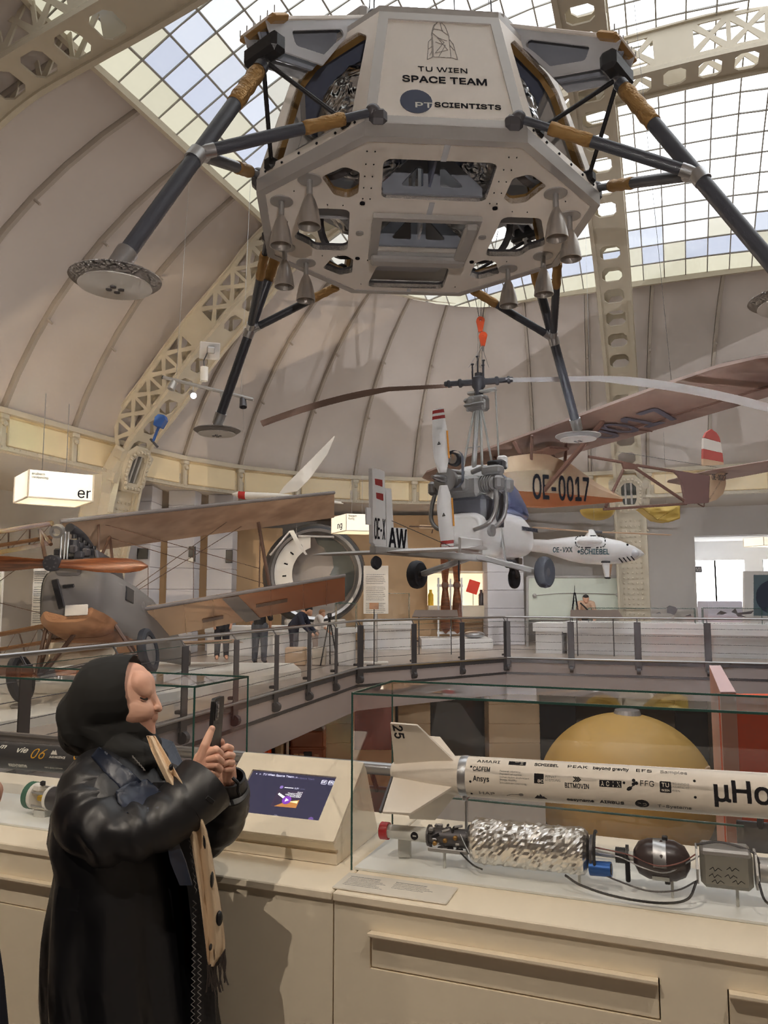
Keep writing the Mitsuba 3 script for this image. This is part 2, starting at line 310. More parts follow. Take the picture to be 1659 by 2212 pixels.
# gallery ceiling, walls, floors
OUT = sbox(-20, -6, 18, 30.5)
gal = OUT.difference(Polygon(W0))
put('ceiling_gallery', ext(gal, .4, FH, 4.8), mat('gallery_ceiling', (176, 168, 158), .8), kind='structure', label='plain ceiling of the gallery behind the cornice')
VOID = Polygon([(-6.15, 3.3), (-6.1, 4.5), (-6.92, 16.6), (-4.3, 20.8), (2.5, 21.25), (8.5, 21.25), (8.5, 3.3)])
put('floor', ext(OUT.difference(VOID), .95, FH, -.95), FLOOR, kind='structure', label='stone floor slab of the gallery around the open void')
put('floor_lower', ext(sbox(-24, -6, 22, 36), .2, FH, -5.6), mat('lower_floor', (140, 128, 116), .4), kind='structure', label='floor of the hall below the gallery')
put('trim_2', cat_([tf(ext(VOID.buffer(.06, join_style=2).difference(VOID.buffer(-.05, join_style=2)), .12, FH, -.10), np.eye(4)), ext(VOID.buffer(.0).difference(VOID.buffer(-.03, join_style=2)), .06, FH, -.42)]), DARKST, kind='structure', label='steel edge angle along the gallery slab')
put('trim_3', ext(VOID.buffer(.3, join_style=2).difference(VOID.buffer(-.015, join_style=2)), .93, FH, -.945), FASCIA, kind='structure', label='grey fascia of the gallery slab')
def wall(k, b0, a0, b1, a1, z0, z1, m, holes=(), th=.3, **kw):
    L = math.hypot(b1 - b0, a1 - a0); P = sbox(0, z0, L, z1)
    for h in holes: P = P.difference(sbox(*h))
    X = np.r_[HB * (b1 - b0) / L + HA * (a1 - a0) / L, 0]
    f = frame(H(b0, a0), X, (0, 0, 1)); put(k, ext(P, th, f), m, kind='structure', **kw); return f
# arched girders of the dome: perforated inner flange, latticed sides
def strip(L, w, holes, step=.34):
    n = max(2, int(L / step)); s = np.linspace(0, L, n + 1)
    P = Polygon([(x, -w / 2) for x in s] + [(x, w / 2) for x in s[::-1]])
    P = P.difference(unary_union(holes)) if holes else P
    vs, fs, k = [], [], 0
    for a, b in zip(s[:-1], s[1:]):                               # cut along its length so that it bends smoothly
        q = P.intersection(sbox(a, -w, b, w))
        for g in getattr(q, 'geoms', [q]):
            if g.geom_type == 'Polygon' and g.area > 1e-7:
                v, f = trimesh.creation.triangulate_polygon(g, engine='earcut'); vs.append(v); fs.append(np.asarray(f) + k); k += len(v)
    v, f = np.vstack(vs), np.vstack(fs); _, first, inv = np.unique(np.round(v, 5), axis=0, return_index=True, return_inverse=True)
    return v[first], inv.ravel()[f]
def sext(vf, h, z0=0.0):
    m = trimesh.creation.extrude_triangulation(vf[0], vf[1], h); m.apply_translation((0, 0, z0)); return M(m.vertices, m.faces)
def girder(name, label, path, inplane, acrossdir, across, foot=True, width=.9, depth=.85, start=1.0):
    """path: (q, z) from the foot upwards in the vertical plane at `across`; inplane, acrossdir: hall axes"""
    P = spline(path, 8); seg = np.r_[0, np.cumsum(np.linalg.norm(np.diff(P, axis=0), axis=1))]; L = seg[-1]
    tan = np.gradient(P, seg, axis=0); tan /= np.linalg.norm(tan, axis=1, keepdims=True)
    sgn = 1 if path[-1][0] > path[0][0] else -1                     # inward direction along q
    def mapper(v):                                                # v: (s, w, t) t outwards from the inner face
        q, z = np.interp(v[:, 0], seg, P[:, 0]), np.interp(v[:, 0], seg, P[:, 1])
        tq, tz = np.interp(v[:, 0], seg, tan[:, 0]), np.interp(v[:, 0], seg, tan[:, 1])
        nq, nz = -tz * sgn, tq * sgn
        q, z = q + nq * v[:, 2], z + nz * v[:, 2]
        w = np.zeros((len(v), 3)); w[:, :2] = np.outer(q, inplane) + np.outer(across + v[:, 1], acrossdir); w[:, 2] = z; return w
    g = thing(name, label, 'arch girder', 'arch girders of the dome')
    pit = .68; cells = np.arange(start + .4, L - .3, pit)
    holes = [octo(x, 0, .44, .52, .1) for k, x in enumerate(cells) if k % 7 != 5]
    put(g + '__inner_flange', warp(sext(strip(L, width, holes), .04), mapper), BEIGE)
    put(g + '__outer_flange', warp(sext(strip(L, width, [octo(x, 0, .5, .5, .12) for x in cells[4:]]), .04, z0=depth), mapper), BEIGE)
    tri = []
    for k, x in enumerate(cells):
        a, b, h = x - .30, x + .30, depth / 2 - .12
        if k % 6 == 5: continue
        tri += [Polygon([(a, -h + .1), (a, h - .1), (x - .06, 0)]), Polygon([(b, -h + .1), (b, h - .1), (x + .06, 0)]), Polygon([(a + .08, -h), (b - .08, -h), (x, -.07)]), Polygon([(a + .08, h), (b - .08, h), (x, .07)])]
    for s in (-1, 1):
        m = sext(strip(L, depth, tri), .03); m = warp(m, lambda v: mapper(np.c_[v[:, 0], s * (width / 2 - .06) + v[:, 2], v[:, 1] + depth / 2 + .03]))
        put(g + '__side_lattice', m, BEIGE)
    for s in (-1, 1):
        m = sext(strip(L, .1, []), .05); put(g + '__edge_angle', warp(m, lambda v: mapper(np.c_[v[:, 0], s * (width / 2 - .05) + v[:, 1], v[:, 2] - .05])), BEIGE)
    if foot:
        f = lambda m: warp(m, mapper); s0 = start
        O = Polygon([(s0 - .75, -.3), (s0 - .45, -.42), (s0 + .25, -.42), (s0 + .5, -.2), (s0 + .5, .2), (s0 + .25, .42), (s0 - .45, .42), (s0 - .75, .3)])
        I = affinity.scale(O, .62, .55)
        put(g + '__hinge_plate', f(ext(O.difference(I), .14, z0=-.2)), BEIGE, label='riveted octagonal hinge plate')
        put(g + '__hinge_opening', f(ext(I, .02, z0=-.06)), 'mat_dark_glass')
        for w in (-.1, .08): put(g + '__hinge_rib', f(ext(sbox(s0 - .5, w - .03, s0 + .3, w + .03), .1, z0=-.16)), ALU)
        R = affinity.scale(O, .84, .84).exterior; pts = [R.interpolate(t, normalized=True) for t in np.arange(0, 1, 1 / 26)]
        put(g + '__hinge_bolt', f(cat_([mv(cb(.1, .09, .1, .03), p.x, p.y, -.23) for p in pts])), BEIGE, kind='stuff')
        for w in (-.51, .51):
            for x in (-.45, .15): put(g + '__hinge_lug', f(ext(octo(s0 + x, w, .3, .2, .05), .22, z0=-.1)), BEIGE)
        put(g + '__foot_rivet', f(cat_([mv(cb(.07, .06, .05, .02), s, w, -.02) for s in np.arange(.2, s0 + (0 if s0 < 1.2 else -.9), .17) for w in np.arange(-.28, .3, .14)])), BEIGE, kind='stuff')
        for s in (-1, 1): put(g + '__foot_flange', f(ext(rpoly([(0, s * .5), (s0 - .9, s * .5), (s0 - .3, s * .66), (s0 + .3, s * .5), (s0 + .3, s * .42), (0, s * .42)], .005), .3, z0=-.02)), BEIGE)
        for s in (-1, 1): put(g + '__foot_pin', f(tf(lathe([(0, 0), (.09, 0), (.09, .3), (.06, .3), (.06, .1), (0, .1)], 14), frame((s0 - 1.35, s * .48, -.08), (0, 0, 1), (1, 0, 0), (0, s * .3, -1)))), BEIGE)
    return g
mat('dark_glass', (96, 100, 98), .2)
PR = [(-1.1, .2), (-.95, 1.4), (-.7, 2.8), (-.4, 4.2), (0, 5.4), (1.0, 6.54), (2.15, 7.83), (3.5, 9.1), (4.2, 9.8), (6, 10.9), (9, 11.9), (12, 12.35), (16, 12.35), (19, 11.7)]
g = girder('arch_girder', 'cream lattice arch rising behind the landing leg with a spotlight bar in front', [(-12.85 + i, z) for i, z in PR], HB, HA, 16.0, start=5.0)
g = girder('arch_girder', 'cream lattice arch rising straight up behind the ultralight glider tail', [(25.4 - i, z) for i, z in PR], HA, HB, -1.2, start=5.0)
g = girder('arch_girder', 'shaded lattice arch crossing the upper left corner of the skylight', [(-13.3, 5.4), (-12.2, 7.4), (-11.0, 9.0), (-9.8, 9.8), (-8.3, 10.2), (-7, 10.5), (-4, 11.3), (-1, 12.2), (3, 12.4), (7, 11.6)], HB, HA, 8.6, foot=False, start=0, depth=.95)
# gallery railings: flat steel posts, tube handrail, glass, cables
def railing(label, p0, p1, n, flip=1, h=1.1, cables=(.25, .45, .65, .84)):
    """p0, p1: hall coordinates of the slab edge; n bays"""
    r = thing('glass_railing', label, 'railing', 'glass railings round the void')
    A, Bq = H(*p0), H(*p1); d = unit(Bq - A); L = np.linalg.norm(Bq - A); o = flip * V(-d[1], d[0], 0)   # o: towards the void
    F = frame(A, d, o, None) if flip > 0 else frame(A, d, V(-d[1], d[0], 0))
    Q = lambda s, w, z: A + d * s + o * w + V(0, 0, z)
    put(r + '__handrail', tube([Q(0, -.02, h), Q(L * .5, -.02, h), Q(L, -.02, h)], .028, 12), STEEL, 40)
    for i in range(n + 1):
        s = .06 + (L - .12) * i / n
        for k in (-1, 1): put(r + '__post', bar(Q(s + .028 * k, .07, -.22), Q(s + .028 * k, .07, h - .1), .018, .11, .004, d), DARKST)
        put(r + '__rail_bracket', rod(Q(s, .07, h - .12), Q(s, -.02, h), .012, 6), DARKST); put(r + '__glass_clip', bar(Q(s - .05, .0, .1), Q(s + .05, .0, .1), .1, .05, .01), DARKST)
        put(r + '__post_foot', tf(lathe([(0, -.045), (.085, -.045), (.085, .045), (0, .045)], 16), zframe(Q(s, .07, -.24), d)), DARKST)
    for i in range(n):
        s0, s1 = .06 + (L - .12) * i / n + .06, .06 + (L - .12) * (i + 1) / n - .06
        put(r + '__glass_panel', M([Q(s0, .02, .06), Q(s1, .02, .06), Q(s1, .02, h - .11), Q(s0, .02, h - .11)], [[0, 1, 2], [0, 2, 3]]), GLASS)
        put(r + '__glass_edge', bar(Q(s0, .02, h - .108), Q(s1, .02, h - .108), .012, .006), GEDGE)
    for z in cables: put(r + '__cable', rod(Q(0, .05, z), Q(L, .05, z), .005, 5), DARKST)
    put(r + '__bottom_rail', rod(Q(0, .06, .02), Q(L, .06, .02), .03, 8), STEEL)
railing('long glass railing receding along the left gallery past the biplane', (-6.1, 4.5), (-6.92, 16.6), 8, flip=-1)
railing('glass railing across the cut-off far left corner of the void', (-6.92, 16.6), (-4.3, 20.8), 3, flip=-1)
railing('glass railing along the far gallery before the long white plinth', (-4.3, 20.8), (2.5, 21.25), 4, flip=-1)
railing('near glass railing just behind the display counter and kiosk', (-6.1, 3.3), (3.5, 3.3), 6, flip=1, h=.93, cables=())
# walls of the gallery, the lower hall and the bright room beyond
mat('far_room', (232, 232, 232), .7); mat('ochre_wall', (196, 166, 130), .7)
wall('wall_far', -24, 29.5, 20, 29.5, -.9, 5, GREYW, holes=[(24.78, 1.27, 29.6, 3.78)], label='grey stone wall of the far gallery')
wall('wall_left', -18.5, 36, -18.5, -6, -.9, 5, GREYW, label='grey wall of the left gallery')
wall('wall_right', 16, -6, 16, 31, -.9, 5, GREYW, label='wall of the right gallery'); wall('wall_near', 20, -4.5, -20, -4.5, -.9, 5, mat('near_wall', (150, 140, 130), .8), label='wall behind the viewer')
for i in range(6):
    for j, b in enumerate((-.7, -2.2)):
        put('wall_far__stone_block', tf(mv(cb(1.18, .54, .06, .015), b + .6, .35 + .57 * i, .03), FH @ frame((0, 29.5, 0), (1, 0, 0), (0, 0, 1), (0, -1, 0))), GREYW)
put('wall_far__window_reveal', cat_([ext(sbox(.76, 29.8, .8, 32.4), 2.5, FH, 1.27), ext(sbox(.76, 29.8, 6, 32.4), .05, FH, 3.78), ext(sbox(.76, 29.8, 6, 32.4), .05, FH, 1.22)]), 'mat_far_room')
put('wall_outer', cat_([ext(sbox(.76, 32.4, 6, 32.6), .75, FH, 3.05), ext(sbox(2.62, 32.4, 3.25, 32.6), 1.9, FH, 1.27)]), 'mat_far_room', kind='structure', label='white window wall of the bright room beyond the opening')
for k, (b0, b1) in enumerate(((.8, 1.55), (1.6, 2.6), (3.27, 5.2))):
    put('window_1' if k == 0 else f'window_{k+1}', ext(sbox(b0, 32.42, b1, 32.46), 1.78, FH, 1.27), 'mat_frosted_glass', kind='structure', label='overexposed daylight window of the far room', emitter=lamp((1, 1, 1), WINDOW, 3))
wall('wall_lower_far', -26, 34, 24, 34, -5.6, -.9, mat('lower_wall', (150, 134, 120), .8), label='wall at the far end of the lower hall'); wall('wall_lower_left', -24, 36, -24, -6, -5.6, -.9, 'mat_lower_wall', label='left wall of the lower hall')
wall('wall_lower_right', 22, -6, 22, 36, -5.6, -.9, 'mat_lower_wall', label='right wall of the lower hall')
# =====================================================================  lunar lander hanging in the dome
FOIL = mat('silver_foil', (205, 205, 206), .22, 1.0, bump=(lambda p, n, uv: mikit.fbm(p.x * 14 + 3 * mikit.noise(p.x * 9, p.y * 9, p.z * 9), p.y * 14, p.z * 14, 2), .05, 4e-3))
GOLD = mat('gold_foil', (160, 124, 76), .36, .6, bump=(lambda p, n, uv: mikit.fbm(p.x * 60, p.y * 60, p.z * 60, 2), .012, 2e-3))
GOLDE = mat('gold_foil_edge', (150, 118, 72), .4, .6)
CARBON = mat('carbon_tube', (58, 60, 66), .33, .15, specular=.6)
LWHITE = mat('lander_panel', (228, 220, 210), .5); LRIM = mat('lander_rim', (176, 172, 168), .45, .45)
LGREY = mat('lander_interior', (186, 187, 190), .6); LDARK = mat('lander_dark_panel', (92, 98, 116), .5)
EMBOSS = mat('dimpled_aluminium', (196, 190, 184), .25, .8, bump=(lambda p, n, uv: mikit.voronoi(p.x * 45, p.y * 45)[0], .03, 3e-3))
la = math.radians(4.2); LO = V(.344, 6.56, 0); LX = V(math.cos(la), math.sin(la), 0); LY = V(-LX[1], LX[0], 0)
LF = frame(LO, LX, LY)
def lp(x, y, z): return LO + LX * x + LY * y + V(0, 0, z)
ZB, ZT, RB_, RT = 4.95, 6.15, 1.425, 1.12            # base and top plane, apothems of the two octagons
k8 = math.tan(math.radians(22.5))
def octa(r): return [(-k8 * r, -r), (k8 * r, -r), (r, -k8 * r), (r, k8 * r), (k8 * r, r), (-k8 * r, r), (-r, k8 * r), (-r, -k8 * r)]
ld = thing('lunar_lander', 'white octagonal lunar lander model with four legs hanging high over the void', 'lunar lander')
base = Polygon(octa(RB_ - .03))
trap = lambda pts, r=.07: rpoly(pts, r)
kid = lambda s: rpoly([(s * .60, -.62), (s * .60, -.93), (s * .72, -1.0), (s * .90, -.84), (s * .85, -.72), (s * .80, -.58), (s * .68, -.53)], .05)
kid2 = lambda s: affinity.scale(kid(s), 1, -1, origin=(0, 0))
holes = [trap([(-.43, -1.13), (.44, -1.13), (.46, -.55), (-.41, -.55)]), sbox(-.38, -.27, .40, .40), trap([(-.36, .74), (.37, .74), (.38, 1.28), (-.44, 1.28)]),
         trap([(-.66, -.35), (-.95, -.35), (-1.16, .20), (-1.02, .34), (-.97, .44), (-.66, .44)]), trap([(.66, -.32), (1.0, -.32), (1.18, .18), (1.05, .30), (1.0, .44), (.66, .46)]), kid(-1), kid(1), kid2(-1), kid2(1)]
put(ld + '__base_plate', ext(base.difference(unary_union(holes)), .05, LF, ZB), LWHITE, label='white octagonal base plate with cut-outs')
for i, h in enumerate(holes):
    if i != 1: put(ld + '__cutout_foil', ext(h.buffer(.010).difference(h), .07, LF, ZB + .005), GOLDE if i in (5, 6) else DARKST, label='gold foil edge' if i in (5, 6) else None)
O0 = np.array(octa(RB_)); O1 = np.array(octa(RT)); Oi = np.array(octa(RB_ - .09))
rim = lambda R, z: [lp(*q, z) for q in np.array(octa(R))]
put(ld + '__base_rim', loft([rim(RB_ - .07, ZB - .012), rim(RB_, ZB - .012), rim(RB_, ZB + .10), rim(RB_ - .07, ZB + .10)][::1], closed=True, cap=False), LRIM, label='grey edge frame of the base')
put(ld + '__top_rim', loft([rim(RT - .06, ZT - .03), rim(RT, ZT - .03), rim(RT, ZT + .05), rim(RT - .06, ZT + .05)], closed=True, cap=False), LRIM)
put(ld + '__top_plate', ext(Polygon(octa(RT - .05)).difference(Polygon(octa(.52))), .04, LF, ZT), LDARK)
for k in range(3): put(ld + '__base_seam', tf(cb(.045, .22 if k < 2 else .14, .006, .002), LF @ frame((.02 - .0 * k, (-1.24, -.41, 1.36)[k], ZB - .004), (1, 0, 0), (0, 1, 0))), LGREY)
for sx in (-1, 1):
    for x, y in ((.56, -.47), (.56, .58)): put(ld + '__base_bolt', tf(lathe([(0, 0), (.022, 0), (.022, .012), (0, .012)], 12), LF @ frame((sx * x, y, ZB - .012), (1, 0, 0), (0, 1, 0))), INK)
    put(ld + '__base_boss', tf(lathe([(0, 0), (.035, 0), (.035, .012), (0, .012)], 14), LF @ frame((sx * .56, .06, ZB - .012), (1, 0, 0), (0, 1, 0))), ALU)
dots = [(s * x, y) for s in (-1, 1) for x in (.50, .56) for y in np.arange(-1.22, -.5, .17)] + [(s * x, y) for s in (-1, 1) for x, y in ((1.12, -.62), (.85, -.42), (.72, -.42), (1.2, -.1), (.9, .55), (.75, .55), (.5, 1.2), (.46, .62))]
put(ld + '__rivet', tf(cat_([mv(trimesh.creation.cylinder(.005, .008, sections=6), x, y, ZB - .003) for x, y in dots]), LF), INK, kind='stuff')
# sloping side walls: corner strips, front panel with the lettering, cut-out walls on the diagonals
for i in range(8):
    a0, a1, b0, b1 = (V(*O0[i], ZB + .09), V(*O0[(i + 1) % 8], ZB + .09), V(*O1[i], ZT), V(*O1[(i + 1) % 8], ZT))
    mid = (a0 + a1) / 2; X = unit(a1 - a0); Y = unit((b0 + b1) / 2 - mid); Fp = LF @ frame(mid, X, Y); hgt = np.linalg.norm((b0 + b1) / 2 - mid); w0, w1 = np.linalg.norm(a1 - a0) / 2, np.linalg.norm(b1 - b0) / 2
    full = Polygon([(-w0, 0), (w0, 0), (w1, hgt), (-w1, hgt)])
    if i % 2 == 0:
        put(ld + '__side_panel', ext(full.buffer(-.055, join_style=2), .02, Fp, -.03), LWHITE, label='smooth white side panel')
        put(ld + '__panel_frame', ext(full.difference(full.buffer(-.075, join_style=2)), .03, Fp, -.028), LRIM)
        if i == 0: FRONT = Fp; FH_ = hgt
    else:
        hole = rpoly([(-w0 + .16, .10), (w0 - .16, .10), (w1 - .08, hgt - .20), (w1 - .2, hgt - .08), (-w1 + .2, hgt - .08), (-w1 + .08, hgt - .20)], .06)
        put(ld + '__side_wall', ext(full.difference(hole), .03, Fp, -.03), LWHITE, label='white side wall with a large opening')
        put(ld + '__wall_foil', ext(hole.buffer(.012).difference(hole), .07, Fp, -.08), GOLDE, label='gold foil edge')
        put(ld + '__wall_bolt', tf(cat_([mv(trimesh.creation.cylinder(.01, .012, sections=6), x, .045, .004) for x in np.linspace(-w0 + .1, w0 - .1, 6)]), Fp), INK, kind='stuff')
        hook = tf(lathe([(.30, -.03), (.34, -.03), (.34, .03), (.30, .03)], 32), Fp @ frame((0, .42, -.35), (1, 0, 0), (0, 1, 0)))
        put(ld + '__ring_frame', hook, DARKST)
# inside: bulkheads, foil wrapped tanks, equipment
for k, (s, y) in enumerate(((-1, -.5), (1, -.5), (-1, .56), (1, .56))):
    pass
gus = Polygon([(-.42, 0), (.42, 0), (.42, .08), (.06, .46), (-.06, .46), (-.42, .08)]).difference(unary_union([rpoly([(-.27, .07), (-.07, .07), (-.07, .26), (-.12, .26)], .02), rpoly([(.27, .07), (.07, .07), (.07, .26), (.12, .26)], .02), Point(0, .36).buffer(.02)]))
for y, nm in ((-.56, 'web_plate'), (.38, 'engine_bracket')):
    put(ld + '__' + nm, ext(gus, .025, LF @ frame((.01, y, ZB + .03), (1, 0, 0), (0, .12, 1))), mat('bracket_grey', (122, 126, 134), .5) if 'mat_bracket_grey' not in scene else 'mat_bracket_grey')
put(ld + '__engine_frame', ext(sbox(-.46, -.33, .48, .50).difference(sbox(-.38, -.27, .40, .40)), .045, LF, ZB - .055), LRIM)
put(ld + '__engine_frame_lip', tf(cat_([cbx(-.44, .46, .36, .50, -.12, -.05, .02)]), LF @ frame((0, 0, ZB), (1, 0, 0), (0, 1, 0))), LRIM)
for x in (.36,): put(ld + '__side_rail', tf(cbx(x - .02, x + .10, -.30, .36, -.11, -.05, .02), LF @ frame((0, 0, ZB), (1, 0, 0), (0, 1, 0))), LRIM)
def foil_tank(c, r, h, seed):
    m = trimesh.creation.icosphere(4, 1.0); v = m.vertices; d = 1 + .13 * (meshkit.fbm(v * 3.2 + seed, 3) - .5) * 2; v = v * d[:, None] * V(r, r, h); return M(v + lp(*c), m.faces)
for k, c in enumerate(((-.52, -.5, 5.62), (.54, -.5, 5.62), (-.5, .56, 5.62), (.52, .52, 5.66))): put(ld + '__foil_tank', foil_tank(c, .40, .46, 7.3 * k), FOIL, True, label='tank wrapped in crumpled silver foil')
put(ld + '__inner_deck', ext(Polygon(octa(1.12)).difference(unary_union([Point(x, y).buffer(.33) for x in (-.52, .54) for y in (-.5, .54)] + [rrect(.62, 1.0, -.1, .32, .05), rrect(-1.0, -.62, -.1, .3, .05), rrect(-.36, .36, -.36, .42, .08), rrect(-.4, .4, -1.0, -.55, .08)])), .03, LF, ZB + .42), LGREY)
for k in range(4):
    c, s = math.cos(k * math.pi / 2), math.sin(k * math.pi / 2)
    put(ld + '__bulkhead', tf(ext(rpoly([(.12, .1), (1.02, .1), (.86, 1.05), (.12, 1.05)], .03).difference(rpoly([(.3, .45), (.78, .45), (.7, .9), (.3, .9)], .06)), .02, frame((0, 0, 0), (c, s, 0), (0, 0, 1))), frame(lp(0, 0, ZB), LX, LY)), LDARK if k == 3 else LGREY)
put(ld + '__back_cover', ext(rpoly([(-.3, .70), (.32, .70), (.40, 1.0), (.3, 1.22), (-.34, 1.22), (-.42, 1.0)], .08), .02, LF, ZB + .16), LGREY)
put(ld + '__valve_block', tf(cat_([cb(.14, .1, .1, .02), mv(cb(.06, .2, .06, .01), .02, .02, .05)]), frame(lp(-.3, -.1, ZB + .2), LX, LY)), RED)
put(ld + '__wiring_box', tf(cat_([cb(.3, .12, .1, .02), mv(cb(.1, .26, .08, .01), .1, .02, .03), mv(cb(.08, .08, .16, .01), -.1, 0, -.06)]), frame(lp(.9, .1, ZB + .34), unit(LX + LY * .4), LY)), BLACK)
# lettering and marks on the front panel
def front(m, x, y): return tf(mv(m, x, y, -.0085), FRONT)
def wide(s, h, w, **k): return ctext(s, h, .0025, width=w, **k)
put(ld + '__lettering', front(wide('TU WIEN', .047, .37), .0, .545), INK)
put(ld + '__lettering', front(wide('SPACE TEAM', .062, .63, bold=True), .01, .43), INK)
put(ld + '__lettering', front(wide('SCIENTISTS', .045, .49, bold=True), .168, .19), INK)
put(ld + '__emblem', front(ext(affinity.scale(Point(0, 0).buffer(.118, quad_segs=12), 1, .98), .0018), -.21, .235), mat('emblem_navy', (36, 42, 64), .5), label='dark blue round emblem')
put(ld + '__emblem__lettering', front(wide('PT', .05, .125, bold=True), -.155, .175), WHITE)
# fine line drawing of a rocket: outline strokes
lines = [[(-.075, .0), (-.075, .32), (-.05, .42), (0, .50), (.05, .42), (.078, .30), (.085, .0), (-.075, 0)], [(-.085, .0), (-.085, .3), (-.06, .42), (0, .50)], [(-.085, .24), (-.115, .2), (-.135, -.04), (-.08, .0)], [(.085, .24), (.115, .18), (.145, -.02), (.09, .0)], [(0, .5), (.02, .35), (.075, .30)], [(-.075, .32), (.03, .2), (-.06, .05), (.06, .1), (-.03, .26), (.06, .22)], [(-.12, .1), (-.08, .14)], [(.12, .1), (.085, .16)], [(-.11, .02), (-.085, .08)], [(-.06, .38), (.03, .36)], [(-.03, .0), (.04, .16), (-.05, .2)]]
put(ld + '__rocket_drawing', cat_([front(ext(LineString(l).buffer(.0022, cap_style=2), .0015), .0, .70) for l in [[(x * .82, y * .80) for x, y in l] for l in lines]]), mat('pencil_grey', (120, 112, 106), .7), label='fine line drawing of a pointed rocket')
# thruster nozzles under the base
for x, y in ((-.99, -.80), (-1.23, -.45), (-1.06, .72), (-1.25, .40), (1.0, -.74), (1.23, -.38), (1.22, .40), (.95, .71)):
    Fz = frame(lp(x, y, ZB), LX, LY)
    z = put(ld + '__thruster', tf(lathe([(0, -.14), (.026, -.13), (.05, -.18), (.072, -.25), (.088, -.34), (.094, -.39), (.087, -.39), (.066, -.26), (.03, -.19), (0, -.18)], 24), Fz), mat('thruster_metal', (196, 190, 184), .36, .85) if 'mat_thruster_metal' not in scene else 'mat_thruster_metal', 40)
    put(z + '__stem', tf(lathe([(0, 0), (.024, 0), (.024, -.15), (0, -.15)], 14), Fz), ALU, 40); put(z + '__mount_disc', tf(lathe([(0, -.0), (.095, -.0), (.095, -.01), (0, -.012)], 24), Fz), ALU, 40)
